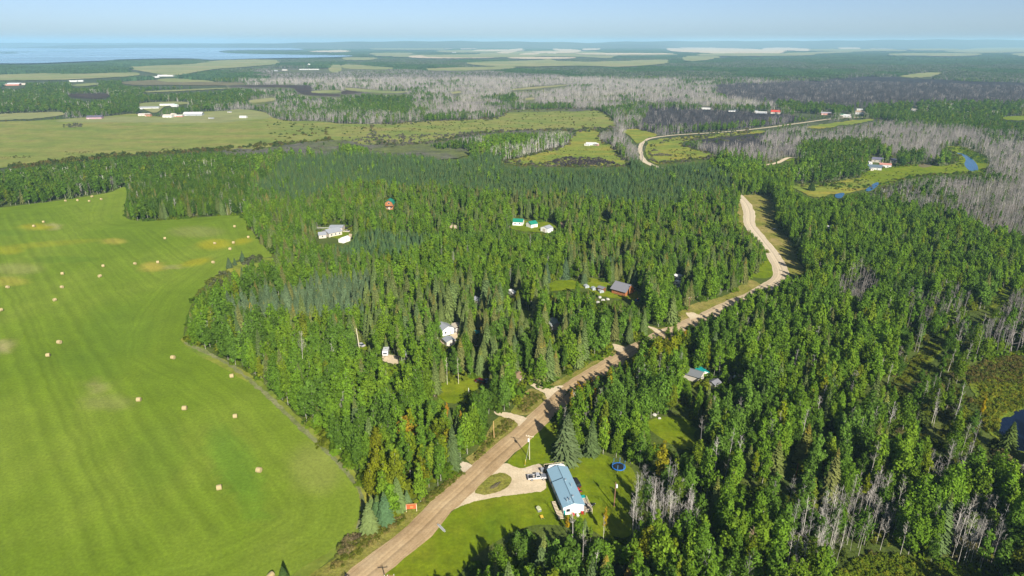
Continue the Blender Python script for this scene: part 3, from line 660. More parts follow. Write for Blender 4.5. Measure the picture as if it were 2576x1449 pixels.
def tintbark(name, k):
    m, nt, b = mat(name)
    b.inputs["Roughness"].default_value = 0.9; b.inputs["Specular IOR Level"].default_value = 0.1
    a = nt.nodes.new("ShaderNodeAttribute"); a.attribute_type = 'INSTANCER'; a.attribute_name = "tint"
    mx = nt.nodes.new("ShaderNodeMix"); mx.data_type = 'RGBA'; mx.blend_type = 'MULTIPLY'; mx.inputs[0].default_value = 1; mx.inputs[7].default_value = (k, k, k, 1)
    nt.links.new(a.outputs["Color"], mx.inputs[6]); nt.links.new(mx.outputs[2], b.inputs["Base Color"])
    return m
BARK_D = tintbark("bare_grey_wood", 1.25)
TWIG_D = tintbark("bare_grey_twigs", .8)

class MB:
    def __init__(s): s.v = []; s.f = []; s.m = []; s.c = []
    def tube(s, p0, p1, r0, r1, n=5, mi=0, c=1.0):
        p0 = np.asarray(p0, float); p1 = np.asarray(p1, float)
        d = p1 - p0; d = d / (np.linalg.norm(d) + 1e-9)
        a = np.cross(d, (0, 0, 1) if abs(d[2]) < .9 else (1, 0, 0)); a /= np.linalg.norm(a); b2 = np.cross(d, a)
        i0 = len(s.v)
        for p, r_ in ((p0, r0), (p1, r1)):
            for k in range(n):
                t = 2 * math.pi * k / n
                s.v.append(p + (a * math.cos(t) + b2 * math.sin(t)) * r_)
        for k in range(n):
            s.f.append((i0 + k, i0 + (k + 1) % n, i0 + n + (k + 1) % n, i0 + n + k)); s.m.append(mi); s.c.append(c)
    def quad(s, c, u, w, mi=0, val=1.0):
        i = len(s.v)
        s.v += [c - u - w, c + u - w, c + u + w, c - u + w]
        s.f.append((i, i + 1, i + 2, i + 3)); s.m.append(mi); s.c.append(val)
    def poly(s, pts, mi=0, val=1.0):
        i = len(s.v); s.v += [np.asarray(p, float) for p in pts]
        s.f.append(tuple(range(i, i + len(pts)))); s.m.append(mi); s.c.append(val)
    def build(s, name, mats, vary=True):
        me = mesh(name, s.v, s.f, mats, s.m)
        if vary:
            a = me.attributes.new("vary", 'FLOAT_COLOR', 'FACE')
            c = np.ones((len(s.f), 4), np.float32); val = np.array([np.ones(3) * x if np.isscalar(x) else x for x in s.c], np.float32)
            c[:, :3] = val
            a.data.foreach_set("color", c.ravel())
        return me
def unit(v): return v / (np.linalg.norm(v) + 1e-9)
def rvec(): 
    v = rng.normal(0, 1, 3); return v / np.linalg.norm(v)

def aspen(trunk, crown, H, Rr, base, nleaf, ls, seed, tm=0, cm=0, lumps=11, tn=5):
    """tall aspen: pale leaning trunk, crown made of lumps of leaf sprays set round the limbs"""
    lean = rng.normal(0, 0.25, 2)
    segs = 5; pts = [np.array([lean[0] * (t ** 1.5) + .08 * math.sin(3 * t + seed), lean[1] * (t ** 1.5), H * t * 0.95]) for t in np.linspace(0, 1, segs + 1)]
    r0 = 0.0085 * H + 0.02
    for i in range(segs): trunk.tube(pts[i], pts[i + 1], r0 * (1 - i / segs * .85), r0 * (1 - (i + 1) / segs * .85), tn, tm)
    def axis(t): 
        return np.array([lean[0] * t ** 1.5, lean[1] * t ** 1.5, H * t])
    cl = []
    for k in range(lumps):
        t = base + (1 - base) * ((k + 0.5) / lumps) ** 0.92
        u = (t - base) / (1 - base)
        prof = Rr * (0.42 + 0.58 * math.sin(math.pi * min(1, (u * .80 + .16)))) * (1 - 0.45 * u * u)
        a = k * 2.4 + rng.uniform(-.6, .6)
        off = prof * rng.uniform(.30, .62)
        c = axis(t) + np.array([math.cos(a) * off, math.sin(a) * off, 0])
        rad = prof * rng.uniform(.55, .80)
        cl.append((c, rad, rng.uniform(.82, 1.15)))
        if tn > 3: trunk.tube(axis(max(0.12, t - .10)), c, r0 * .3, r0 * .08, 3, tm)
    w = np.array([r_ ** 2 for _, r_, _ in cl]); w /= w.sum()
    for k in rng.choice(len(cl), nleaf, p=w):
        c, rad, br = cl[k]
        d = rvec(); d[2] = d[2] * .85 + .15
        rr = rad * rng.uniform(.35, 1.05) ** .6
        p = c + d * rr * np.array([1, 1, 1.15])
        nrm = unit(d * 1.0 + rvec() * .75 + np.array([0, 0, .30]))
        u = unit(np.cross(nrm, rvec())); v = np.cross(nrm, u)
        s_ = ls * rng.uniform(.6, 1.25)
        crown.quad(p, u * s_ * .5, v * s_ * rng.uniform(.32, .5), cm, br * rng.uniform(.78, 1.22))
def spruce(trunk, crown, H, Rr, nlev, nbr, seed, tm=0, cm=0, skirt=0.06, cones=0.0):
    trunk.tube((0, 0, 0), (0, 0, H * .97), 0.014 * H, 0.01, 5, tm)
    core = 6
    for i in range(4):
        t0, t1 = skirt + (1 - skirt) * i / 4, skirt + (1 - skirt) * (i + 1) / 4
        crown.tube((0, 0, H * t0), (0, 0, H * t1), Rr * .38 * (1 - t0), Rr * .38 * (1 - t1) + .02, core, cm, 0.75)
    for l in range(nlev):
        t = skirt + (1 - skirt) * (l / nlev) ** .95
        L0 = Rr * (1 - t) ** .85 * (1.0 if t > .15 else .8 + t)
        n = max(3, int(nbr * (1 - t * .6)))
        for k in range(n):
            a = 2 * math.pi * (k + rng.uniform(-.3, .3)) / n + l * 1.1
            Lb = L0 * rng.uniform(.7, 1.15) + .12
            d = np.array([math.cos(a), math.sin(a), 0]); s_ = np.array([-d[1], d[0], 0])
            z = H * t + rng.uniform(-.15, .15)
            w = min(.55, Lb * .34) * rng.uniform(.8, 1.2)
            p0 = np.array([0, 0, z]); p1 = d * Lb * .55 + np.array([0, 0, z - Lb * .10]); p2 = d * Lb + np.array([0, 0, z - Lb * .30 + .05])
            tip = rng.uniform(.85, 1.25)
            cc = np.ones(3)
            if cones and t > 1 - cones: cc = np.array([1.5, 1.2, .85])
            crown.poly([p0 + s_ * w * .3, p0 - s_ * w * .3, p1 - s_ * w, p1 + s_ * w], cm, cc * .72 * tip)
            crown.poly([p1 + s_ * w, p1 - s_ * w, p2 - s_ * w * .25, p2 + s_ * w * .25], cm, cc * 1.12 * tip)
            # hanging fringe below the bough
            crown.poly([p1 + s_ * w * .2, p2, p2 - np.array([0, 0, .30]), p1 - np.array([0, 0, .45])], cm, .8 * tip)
def bare(trunk, br, H, nb, seed, tn=4, tm=0, bm=0, spread=.16):
    lean = rng.normal(0, .03 * H, 2)
    f = lambda t: np.array([lean[0] * t * t, lean[1] * t * t, H * t])
    r0 = 0.0050 * H + .025
    for i in range(3): trunk.tube(f(i / 3), f((i + 1) / 3), r0 * (1 - i / 3 * .8), r0 * (1 - (i + 1) / 3 * .8), tn, tm)
    for k in range(nb):
        t = rng.uniform(.52, .98); a = rng.uniform(0, 6.28)
        Lb = H * spread * (1.15 - t) * rng.uniform(.7, 1.5) + .3
        p = f(t); e = p + np.array([math.cos(a) * Lb * .75, math.sin(a) * Lb * .75, Lb * rng.uniform(.5, 1.0)])
        br.tube(p, e, .030, .014, 3, bm)
        for _ in range(3):
            s0 = p + (e - p) * rng.uniform(.4, .9); e2 = s0 + rvec() * np.array([.5, .5, .3]) * Lb * .5 + np.array([0, 0, Lb * .25])
            br.tube(s0, e2, .02, .010, 3, bm)
def shrub(cr, H, Rr, n, ls, cm=0):
    for _ in range(n):
        d = rvec(); d[2] = abs(d[2]); rr = rng.uniform(.3, 1) ** .5
        lump = 1 + .25 * math.sin(d[0] * 5) * math.cos(d[1] * 4)
        p = d * rr * np.array([Rr, Rr, H]) * lump
        nrm = unit(d + rvec() * .8 + np.array([0, 0, .3])); u = unit(np.cross(nrm, rvec())); v = np.cross(nrm, u)
        s_ = ls * rng.uniform(.6, 1.3)
        cr.quad(p, u * s_ * .5, v * s_ * .4, cm, rng.uniform(.7, 1.25))

# prototypes: separate trunk and crown for the individual trees, joined ones for the masses
AS, SPR, BAR, SHR = [], [], [], []
NA = 14
for i in range(NA):
    t, c = MB(), MB()
    aspen(t, c, 14.0, [2.6, 2.3, 3.0, 1.9, 2.6, 2.1, 2.8, 2.4, 3.0, 3.4, 1.7, 2.5, 3.2, 2.2][i], [.16, .22, .13, .28, .18, .14, .30, .17, .22, .10, .34, .24, .20, .12][i], [1500, 1400, 1700, 1100, 1500, 1300, 1200, 1500, 1600, 1900, 700, 800, 1700, 1300][i], .46, i, lumps=[13, 11, 15, 10, 12, 14, 9, 12, 13, 18, 8, 7, 20, 16][i])
    AS.append((t.build("aspen_trunk", BARK_A, False), c.build("aspen_crown", LEAF)))
for i in range(8):
    t, c = MB(), MB()
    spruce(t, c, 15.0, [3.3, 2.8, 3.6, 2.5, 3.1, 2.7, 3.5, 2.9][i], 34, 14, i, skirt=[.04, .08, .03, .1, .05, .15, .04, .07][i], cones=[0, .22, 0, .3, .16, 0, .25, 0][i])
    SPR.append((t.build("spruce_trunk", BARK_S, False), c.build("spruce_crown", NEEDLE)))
for i in range(7):
    t, c = MB(), MB()
    bare(t, c, 12.0, [26, 20, 34, 12, 24, 30, 17][i], i, spread=[.16, .2, .14, .12, .22, .17, .19][i])
    BAR.append((t.build("bare_trunk", BARK_D, False), c.build("bare_branches", TWIG_D, False)))
for i in range(5):
    c = MB(); shrub(c, [1.2, 1.6, .9, 2.0, 1.3][i], [1.1, 1.0, 1.5, 1.3, 1.8][i], 130, .42)
    SHR.append(c.build("shrub_leaves", LEAF))
def joined(kind, *a, **k):
    b = MB(); mats = []
    if kind == 'A': aspen(b, b, *a, tm=0, cm=1, **k); mats = [BARK_A, LEAF]
    if kind == 'S': spruce(b, b, *a, tm=0, cm=1, **k); mats = [BARK_S, NEEDLE]
    return b.build("tree_mass", mats)
def combine(name, me1, me2):
    bm = bmesh.new(); bm.from_mesh(me1); n = len(bm.faces)
    bm.from_mesh(me2)
    bm.faces.ensure_lookup_table()
    for f in bm.faces[n:]: f.material_index = 1
    me = bpy.data.meshes.new(name); bm.to_mesh(me); bm.free()
    me.materials.append(me1.materials[0]); me.materials.append(me2.materials[0])
    return me
PROTO = {'A': [], 'S': [], 'B': [], 'H': [], 'F': []}
def proto(k, me):
    o = bpy.data.objects.new("source_" + k, me); PROTO[k].append(o); return o
for a, b2 in AS: proto('A', combine("aspen_source", a, b2))
for i in range(4): proto('A', joined('A', 14.0, [2.5, 2.2, 2.8, 2.0][i], .25, 230, .95, i, lumps=9, tn=3))     # then 4 far ones
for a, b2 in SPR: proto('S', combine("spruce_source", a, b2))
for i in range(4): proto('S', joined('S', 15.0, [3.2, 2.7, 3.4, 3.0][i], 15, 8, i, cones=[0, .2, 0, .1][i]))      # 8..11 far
for a, b2 in BAR: proto('B', combine("bare_source", a, b2))
def barefar(n):
    b = MB()
    for _ in range(n):
        p = np.array([*rng.uniform(-4, 4, 2), 0]); h = rng.uniform(8, 13); e = p + np.array([*rng.normal(0, .5, 2), h])
        b.tube(p, e, .13, .05, 3)
        for _ in range(4):
            t = rng.uniform(.45, .95); s0 = p + (e - p) * t; b.tube(s0, s0 + np.array([*rng.normal(0, .9, 2), rng.uniform(.6, 1.8)]), .055, .03, 3)
    return b.build("bare_group", BARK_D, False)
for i in range(4): proto('B', barefar(5))                                                                         # 7..10 small groups
for me in SHR: proto('H', me)
# far groves: 60 m squares of low-detail trees
def grove(nA, nS, nB, half=36):
    b = MB()
    for k in range(nA + nS + nB):
        x, y = rng.uniform(-half, half, 2)
        o = np.array([x, y, 0.])
        if k < nA:
            H = rng.uniform(8, 14)
            for _ in range(16):
                d = rvec(); p = o + np.array([d[0] * 2.6, d[1] * 2.6, H * .62 + d[2] * H * .34])
                nrm = unit(d + rvec() * .5 + np.array([0, 0, .4])); u = unit(np.cross(nrm, rvec())); v = np.cross(nrm, u)
                b.quad(p, u * 1.25, v * 1.05, 0, rng.uniform(.75, 1.25))
        elif k < nA + nS:
            H = rng.uniform(8, 15)
            b.tube(o + (0, 0, .5), o + (0, 0, H * .5), 2.0, 1.1, 6, 1, rng.uniform(.7, 1.1)); b.tube(o + (0, 0, H * .5), o + (0, 0, H), 1.3, .05, 6, 1, rng.uniform(.8, 1.2))
        else:
            H = rng.uniform(7, 12); b.tube(o, o + np.array([*rng.normal(0, .6, 2), H]), .22, .10, 3, 2)
            for _ in range(3):
                s0 = o + np.array([0, 0, H * rng.uniform(.5, .95)]); b.tube(s0, s0 + np.array([*rng.normal(0, 1.2, 2), 1.5]), .10, .05, 3, 2)
    return b.build("grove", [LEAF, NEEDLE, GREYW])
GREYW = plain("far_grey_wood", (0.20, 0.185, 0.19), .9)
proto('F', grove(150, 20, 0)); proto('F', grove(60, 110, 0)); proto('F', grove(15, 10, 330)); proto('F', grove(60, 25, 150)); proto('F', grove(30, 5, 0))

# ------------------------------------------------------------------ forest zones (outlines of what the photograph shows where)
ZT = {}
def zone(zid, *polys):
    for c_, r_, pts in polys: fill(ZONE, rough_edge(np.array(Q(c_, r_, pts)), 10, 2.0), zid)
G_A = [(.118, .212, .018), (.138, .224, .018), (.100, .186, .019), (.160, .228, .018), (.110, .200, .028), (.088, .164, .020)]
G_D = [(.074, .146, .015), (.088, .158, .015), (.064, .124, .017), (.104, .165, .014)]
G_Y = [(.165, .205, .010), (.180, .200, .011), (.145, .195, .011), (.205, .190, .012), (.120, .185, .012)]
G_O = [(.34, .22, .016), (.30, .21, .02), (.36, .22, .017)]
G_S = [(.112, .160, .048), (.126, .168, .048), (.134, .162, .050), (.098, .145, .050), (.146, .160, .048)]
G_P = [(.080, .144, .054), (.090, .152, .052), (.072, .132, .052), (.104, .156, .046)]
G_L = [(.112, .162, .078), (.100, .152, .074), (.090, .138, .066)]
G_B = [(.235, .213, .195), (.19, .175, .165), (.28, .26, .235), (.21, .195, .185)]
G_K = [(.040, .038, .042), (.055, .050, .052), (.030, .028, .032), (.085, .078, .078)]
G_W = [(.42, .39, .345), (.36, .335, .30), (.31, .295, .27), (.47, .44, .395)]
G_H = [(.07, .10, .018), (.10, .11, .02), (.12, .10, .03), (.05, .08, .018)]
G_G = [(.12, .11, .085), (.10, .10, .075), (.15, .13, .10), (.08, .10, .04)]
# id: (density 0..1, [(kind, weight, mean height, spread, palette)])
ZT[0] = (1.0, [('A', .70, 12.6, 3.2, G_A), ('S', .30, 13, 4.0, G_S)])                          # mixed default
ZT[1] = (1.0, [('A', .93, 12.8, 3.0, G_A), ('S', .05, 13, 3, G_S), ('B', .02, 12, 2, G_W)])    # aspen
ZT[2] = (1.0, [('A', 1.0, 12.5, 2, G_D), ('S', .12, 13, 2.5, G_S), ('B', .05, 12, 2, G_W)])    # dark aspen
ZT[3] = (1.0, [('A', .7, 12, 2, G_Y), ('A', .4, 12, 2, G_A), ('A', .025, 11, 2, G_O)])         # yellowing aspen
ZT[4] = (1.25, [('S', 1.0, 9.3, 1.6, G_P), ('A', .04, 10, 2, G_A)])                           # young spruce stand
ZT[5] = (.9, [('S', .58, 14, 3.2, G_S), ('A', .42, 12, 2.8, G_A)])                             # tall spruce
ZT[6] = (1.0, [('B', .82, 11, 2, G_B), ('H', .13, 2.2, .7, G_H), ('A', .05, 9, 2, G_D)])                              # bare grey
ZT[7] = (1.0, [('B', .95, 7.5, 1.8, G_K), ('B', .05, 9, 1.5, G_B)])                            # burnt
ZT[8] = (.95, [('B', .62, 11.5, 2, G_B), ('A', .34, 11, 2.4, G_D), ('H', .12, 1.8, .5, G_H)])   # bare and green
ZT[9] = (.30, [('H', .85, 1.9, .6, G_G), ('B', .10, 6, 2, G_B), ('A', .05, 6, 2, G_D)])         # brush
ZT[10] = (.30, [('H', .6, 1.8, .6, G_H), ('S', .18, 5.5, 1.6, G_L), ('H', .3, 2.0, .5, G_G)])    # scrub at the field edge
ZT[11] = (0.0, [])
ZT[12] = (.55, [('A', .5, 11.5, 2.5, G_D), ('B', .38, 11.5, 2, G_W), ('H', .3, 1.8, .5, G_H)])    # thin wood of the marsh
ZT[13] = (1.15, [('S', 1.0, 10.5, 1.8, G_L), ('A', .06, 11, 2, G_A)])                           # silver spruce
ZT[14] = (1.0, [('B', .75, 12, 1.6, G_W), ('A', .28, 12, 1.6, G_A)])                           # pale trunks, crowns on top
ZT[15] = (.85, [('A', 1.0, 12.2, 3.2, G_A), ('A', .06, 11, 2, G_Y), ('S', .07, 14, 3, G_S), ('B', .14, 12, 2, G_W)])   # foreground wood
ZT[16] = (.85, [('B', 1.0, 10.5, 1.8, G_W), ('A', .14, 10.5, 2, G_D), ('B', .3, 8, 1.6, G_W)])                           # bare birches of the foreground
ZONE[:] = 0
zone(8, (0, 0, [(-1500, 300), (9300, 300), (9300, 1150), (2576, 1150), (1500, 1150), (-1500, 1200)]))
zone(2, (0, 0, [(-1500, 400), (1700, 480), (1800, 560), (2000, 690), (1850, 800), (1300, 870), (-1500, 930)]), (0, 0, [(-1500, 1180), (850, 1150), (1400, 1110), (1700, 1180), (1750, 1449), (1500, 1600), (-1500, 1650)]))
zone(8, (0, 0, [(1700, 520), (2576, 500), (2576, 700), (2000, 760), (1750, 640)]))
zone(6, (0, 0, [(1900, 540), (2576, 520), (2576, 690), (2000, 640)]), (1, 0, [(-100, 540), (900, 540), (1900, 600), (2576, 600), (2576, 760), (2300, 830), (2000, 840), (1250, 830), (1200, 900), (600, 900), (900, 760), (500, 690), (0, 660)]),
     (2, 0, [(0, 600), (230, 620), (260, 760), (600, 760), (560, 830), (0, 830)]), (2, 0, [(60, 1070), (600, 990), (1100, 985), (2200, 1020), (2330, 1110), (1900, 1110), (1960, 1240), (1600, 1240), (1500, 1120), (900, 1130), (800, 1260), (520, 1240), (100, 1180)]),
     (2, 0, [(2250, 1130), (2900, 1060), (2900, 1700), (2576, 1900), (2000, 1700), (1300, 1449), (1560, 1400), (2240, 1300)]), (1, 0, [(1560, 1000), (2120, 960), (2130, 1100), (2280, 1170), (2300, 1240), (2180, 1240), (2080, 1120), (1750, 1060)]))
zone(8, (0, 0, [(1900, 720), (2576, 690), (2576, 930), (2100, 910), (1900, 820)]), (1, 0, [(-20, 690), (500, 690), (900, 760), (560, 920), (0, 930)]), (2, 0, [(0, 440), (2576, 380), (2576, 560), (1300, 560), (600, 620), (0, 640)]))
zone(2, (1, 0, [(100, 720), (450, 710), (560, 800), (500, 900), (300, 880), (40, 840)]), (1, 0, [(1150, 740), (1300, 735), (1360, 790), (1240, 800)]), (2, 0, [(380, 560), (800, 570), (800, 605), (420, 600)]), (2, 0, [(600, 760), (1300, 780), (2000, 740), (2900, 720), (2900, 1050), (2300, 1020), (1700, 950), (1400, 900), (900, 890)]), (2, 0, [(700, 440), (2576, 400), (2576, 500), (1000, 500)]))
zone(7, (2, 0, [(225, 650), (1000, 615), (1300, 575), (2100, 610), (2900, 640), (2900, 800), (1900, 795), (1300, 832), (640, 790), (260, 740)]), (1, 0, [(2150, 880), (2250, 830), (2480, 760), (2576, 760)]), (2, 0, [(-250, 830), (60, 830), (640, 860), (930, 885), (850, 920), (300, 985), (-230, 1000), (-330, 950)]), (1, 0, [(1600, 1215), (1750, 1180), (2050, 1215), (1900, 1245)]), (2, 0, [(100, 1090), (560, 1060), (600, 1140), (200, 1150)]))
zone(9, (0, 0, [(1700, 1120), (2300, 1090), (2576, 1120), (2576, 1200), (1800, 1200)]), (1, 0, [(0, 1040), (500, 1050), (700, 1100), (700, 1190), (0, 1200)]), (1, 0, [(800, 1060), (1300, 990), (1900, 985), (1500, 1040), (1000, 1080)]), (2, 0, [(900, 960), (1450, 900), (1700, 950), (1100, 985)]))
zone(14, (1, 0, [(1000, 1090), (1100, 1020), (1500, 1010), (1760, 1040), (1740, 1120), (1400, 1190), (1180, 1220)]))
zone(1, (1, 0, [(0, 1080), (200, 1090), (200, 1200), (0, 1210)]), (1, 0, [(1060, 1040), (1480, 1040), (1500, 1090), (1100, 1180)]), (1, 0, [(780, 1000), (880, 1010), (870, 1110), (790, 1110)]), (1, 0, [(380, 1090), (460, 1090), (460, 1140), (380, 1140)]), (1, 0, [(300, 1100), (350, 1110), (340, 1160), (300, 1160)]))
zone(2, (2, 0, [(930, 1110), (1480, 1080), (1500, 1200), (1380, 1280), (1300, 1380), (1020, 1400), (800, 1390), (760, 1260), (900, 1220)]), (2, 0, [(1600, 1210), (1790, 1180), (1800, 1250), (1610, 1270)]))
zone(2, (0, 1, [(900, -230), (1900, -280), (1900, 180), (1560, 190), (1050, 215), (930, 190)]))
zone(4, (0, 0, [(2150, 1230), (2576, 1200), (2576, 1449), (2300, 1600), (1900, 1500)]), (1, 0, [(-100, 1190), (1200, 1215), (2576, 1250), (2576, 1500), (2576, 1640), (2200, 1610), (1600, 1560), (700, 1480), (-100, 1449)]), (2, 0, [(-100, 1240), (300, 1280), (400, 1449), (430, 1500), (0, 1560), (-100, 1560)]))
zone(4, (1, 1, [(-60, 470), (0, 400), (300, 350), (720, 360), (830, 470), (500, 560), (0, 600)]))
zone(13, (0, 1, [(1720, 900), (1850, 860), (2100, 840), (2320, 770), (2620, 700), (2820, 700), (2800, 900), (2740, 1040), (2576, 1080), (2300, 1040), (1730, 1060)]))
zone(1, (2, 0, [(0, 1180), (700, 1270), (980, 1280), (900, 1449), (800, 1700), (400, 1520), (380, 1380)]))
zone(10, (0, 1, [(1480, 800), (1570, 690), (1700, 590), (1760, 530), (1890, 470), (2110, 480), (2140, 560), (1960, 640), (1760, 760), (1640, 810)]))
zone(5, (1, 1, [(180, 850), (420, 800), (780, 850), (1050, 850), (1400, 1000), (1370, 1449), (1000, 1449), (800, 1449), (760, 1200), (560, 1350), (200, 1230)]), (1, 1, [(1650, 480), (2250, 500), (2250, 700), (1650, 660)]), (1, 1, [(1350, 80), (1700, 80), (1700, 230), (1350, 210)]))
zone(1, (2, 1, [(640, -60), (1200, 60), (2000, 220), (2576, 500), (2900, 700), (2900, 1100), (2000, 900), (1600, 860), (1400, 650), (960, 620), (700, 260)]), (2, 1, [(-250, 1100), (60, 1000), (500, 760), (700, 600), (1100, 640), (1600, 900), (1700, 1200), (1550, 1449), (-300, 1449)]), (1, 1, [(700, 430), (1700, 400), (1700, 640), (1100, 800), (300, 700)]))
zone(1, (1, 2, [(-480, -300), (300, -150), (760, -20), (1050, 150), (1100, 420), (900, 620), (400, 940), (-50, 1200), (-250, 800), (-900, 0)]), (0, 1, [(1400, 1000), (1700, 1000), (2300, 1200), (2400, 1449), (1950, 1449)]))
zone(3, (1, 1, [(1880, 1449), (1900, 1330), (2200, 1200), (2576, 1120), (2660, 1449)]), (1, 2, [(1640, 60), (1760, -40), (2000, -80), (2100, 100), (2000, 260), (1760, 280)]), (1, 2, [(240, 700), (400, 520), (560, 430), (860, 500), (840, 640), (600, 850), (300, 940), (200, 900)]), (1, 2, [(700, 180), (900, 160), (960, 330), (760, 340)]))
zone(6, (2, 1, [(2000, -60), (2900, -100), (2900, 600), (2576, 420), (2300, 330), (2050, 200)]), (2, 1, [(1120, 740), (1400, 660), (1440, 850), (1280, 960), (1140, 860)]))
zone(8, (2, 1, [(1160, 30), (2000, -20), (2060, 160), (1900, 190), (1500, 150)]), (2, 1, [(1640, 860), (2000, 830), (2300, 900), (2576, 800), (2900, 800), (2900, 1250), (2200, 1300), (1900, 1100), (1650, 1060)]))
zone(12, (2, 1, [(1550, 1449), (1650, 1060), (1900, 1100), (2200, 1300), (2330, 1449)]), (2, 2, [(1450, 0), (2200, 0), (2300, 380), (2480, 500), (2900, 560), (2900, 900), (2000, 640), (1500, 500)]))
zone(15, (1, 2, [(1500, 60), (2576, -60), (2576, 1800), (800, 1800), (700, 1449), (900, 1300), (1200, 1120), (1600, 1000), (1700, 600)]), (2, 2, [(-100, -100), (1300, -100), (1500, 500), (2000, 640), (2900, 900), (2900, 1900), (-100, 1900)]))
zone(3, (1, 2, [(1640, 60), (1760, -60), (2050, -60), (2050, 200), (1900, 320), (1760, 280)]), (1, 2, [(2190, 760), (2420, 740), (2430, 900), (2200, 950)]))
zone(16, (2, 2, [(760, 1449), (830, 1090), (1100, 1020), (1400, 880), (1600, 860), (1580, 1200), (1250, 1400), (1000, 1560)]), (1, 2, [(2100, 1180), (2180, 850), (2576, 860), (2576, 1200), (2280, 1300)]), (2, 2, [(-60, 900), (60, 920), (80, 1200), (-60, 1250)]), (2, 2, [(1980, 1250), (2060, 1010), (2390, 980), (2350, 1400), (2000, 1380)]), (2, 2, [(1800, 650), (2100, 620), (2050, 880), (1840, 880)]))
zone(11, (2, 2, [(1150, 1500), (1300, 1340), (1450, 1290), (2000, 1390), (2300, 1500)]))
# ------------------------------------------------------------------ outlines of the buildings and yards as seen: no crown may hide them
for c_, r_, pts in (
    (1, 2, [(1500, 575), (1700, 575), (1920, 900), (1930, 1000), (1780, 1000), (1660, 1000), (1590, 860)]),
    (1, 2, [(480, 915), (570, 915), (575, 965), (490, 960)]), (1, 2, [(2050, 780), (2080, 780), (2075, 930), (2050, 930)]), (1, 2, [(1110, 270), (1160, 270), (1160, 410), (1100, 330)]), (1, 2, [(1385, 380), (1440, 380), (1430, 575), (1300, 410)]),
    (1, 1, [(2000, 720), (2080, 665), (2100, 670), (2230, 715), (2200, 790), (2110, 800), (2000, 770)]), (1, 1, [(2215, 795), (2290, 795), (2290, 832), (2215, 825)]),
    (1, 1, [(1292, 240), (1300, 198), (1360, 200), (1470, 215), (1470, 270), (1500, 262), (1560, 245), (1600, 268), (1590, 300), (1500, 302), (1430, 280)]), (1, 1, [(1650, 235), (1692, 230), (1690, 265), (1655, 268)]),
    (1, 1, [(760, 980), (830, 985), (895, 1005), (890, 1062), (830, 1075), (765, 1062)]), (1, 1, [(975, 1066), (1055, 1062), (1050, 1110), (985, 1115)]), (1, 1, [(745, 1115), (830, 1118), (840, 1150), (800, 1160)]), (1, 1, [(685, 1098), (715, 1095), (715, 1130), (690, 1130)]),
    (1, 1, [(302, 1200), (360, 1195), (362, 1250), (305, 1252)]), (1, 1, [(436, 1200), (490, 1200), (480, 1240), (438, 1245)]), (1, 1, [(128, 1130), (168, 1130), (168, 1168), (130, 1168)]), (1, 1, [(105, 1090), (135, 1090), (140, 1195), (128, 1195)]),
    (1, 1, [(1018, 1410), (1110, 1390), (1125, 1440), (1030, 1449)]), (1, 1, [(1285, 1405), (1350, 1395), (1350, 1449), (1290, 1449)]),
    (1, 1, [(1252, 735), (1330, 722), (1330, 800), (1262, 800)]), (1, 1, [(1000, 825), (1080, 810), (1075, 855), (1005, 860)]), (1, 1, [(2440, 690), (2485, 685), (2485, 715), (2440, 720)]), (1, 1, [(2515, 625), (2570, 625), (2575, 715), (2520, 715)]), (1, 1, [(1560, 1000), (1640, 995), (1640, 1040), (1575, 1040)]), (1, 1, [(1002, 400), (1036, 400), (1036, 432), (1002, 432)]),
    (1, 1, [(1905, 770), (2030, 800), (2020, 840), (1905, 835)]),
    (1, 1, [(325, 58), (395, 55), (400, 128), (328, 132)]), (1, 1, [(188, 152), (215, 150), (215, 175), (190, 178)]),
    (2, 1, [(60, 1370), (190, 1365), (190, 1420), (130, 1440), (60, 1420)]), (2, 1, [(305, 1395), (450, 1385), (450, 1420), (320, 1449)]), (2, 2, [(215, -5), (270, -15), (268, 15), (220, 25)]), (2, 1, [(1085, 250), (1145, 255), (1140, 285), (1085, 275)]),
    (2, 0, [(1405, 1190), (1505, 1180), (1500, 1230), (1560, 1240), (1560, 1265), (1480, 1280), (1410, 1290)]), (2, 0, [(1570, 1195), (1615, 1190), (1612, 1232), (1580, 1232)]), (1, 0, [(1835, 1075), (1960, 1075), (1960, 1112), (1835, 1112)]),
    (2, 0, [(660, 825), (735, 825), (735, 860), (660, 862)]), (2, 0, [(150, 805), (205, 808), (205, 830), (150, 830)]), (2, 0, [(540, 830), (630, 835), (625, 858), (545, 858)]), (2, 0, [(1045, 838), (1120, 840), (1118, 868), (1045, 865)]), (2, 0, [(1190, 855), (1265, 855), (1265, 885), (1190, 885)]), (2, 0, [(1295, 825), (1370, 822), (1368, 872), (1295, 870)]), (2, 0, [(1735, 815), (1762, 815), (1760, 838), (1738, 838)]), (2, 0, [(335, 825), (420, 828), (420, 850), (335, 850)]), (2, 0, [(840, 850), (1060, 870), (1200, 880), (1040, 882), (850, 868)]),
    (0, 0, [(1060, 792), (1180, 790), (1185, 825), (1065, 828)]), (0, 0, [(1240, 782), (1345, 782), (1345, 808), (1245, 805)]), (0, 0, [(0, 618), (190, 615), (190, 660), (0, 665)]), (0, 0, [(535, 600), (625, 602), (620, 622), (540, 622)]), (0, 0, [(1155, 560), (1320, 560), (1315, 590), (1160, 592)]), (0, 0, [(2050, 520), (2400, 515), (2400, 545), (2050, 548)]), (0, 0, [(2315, 480), (2350, 478), (2345, 500), (2318, 500)]),
):
    fill(CLEAR, np.array(Q(c_, r_, pts)), 1)
fill(CLEAR, np.array([(786, 606), (800, 575), (836, 560), (870, 562), (888, 585), (884, 606), (862, 612), (836, 612), (800, 606)]), 1)
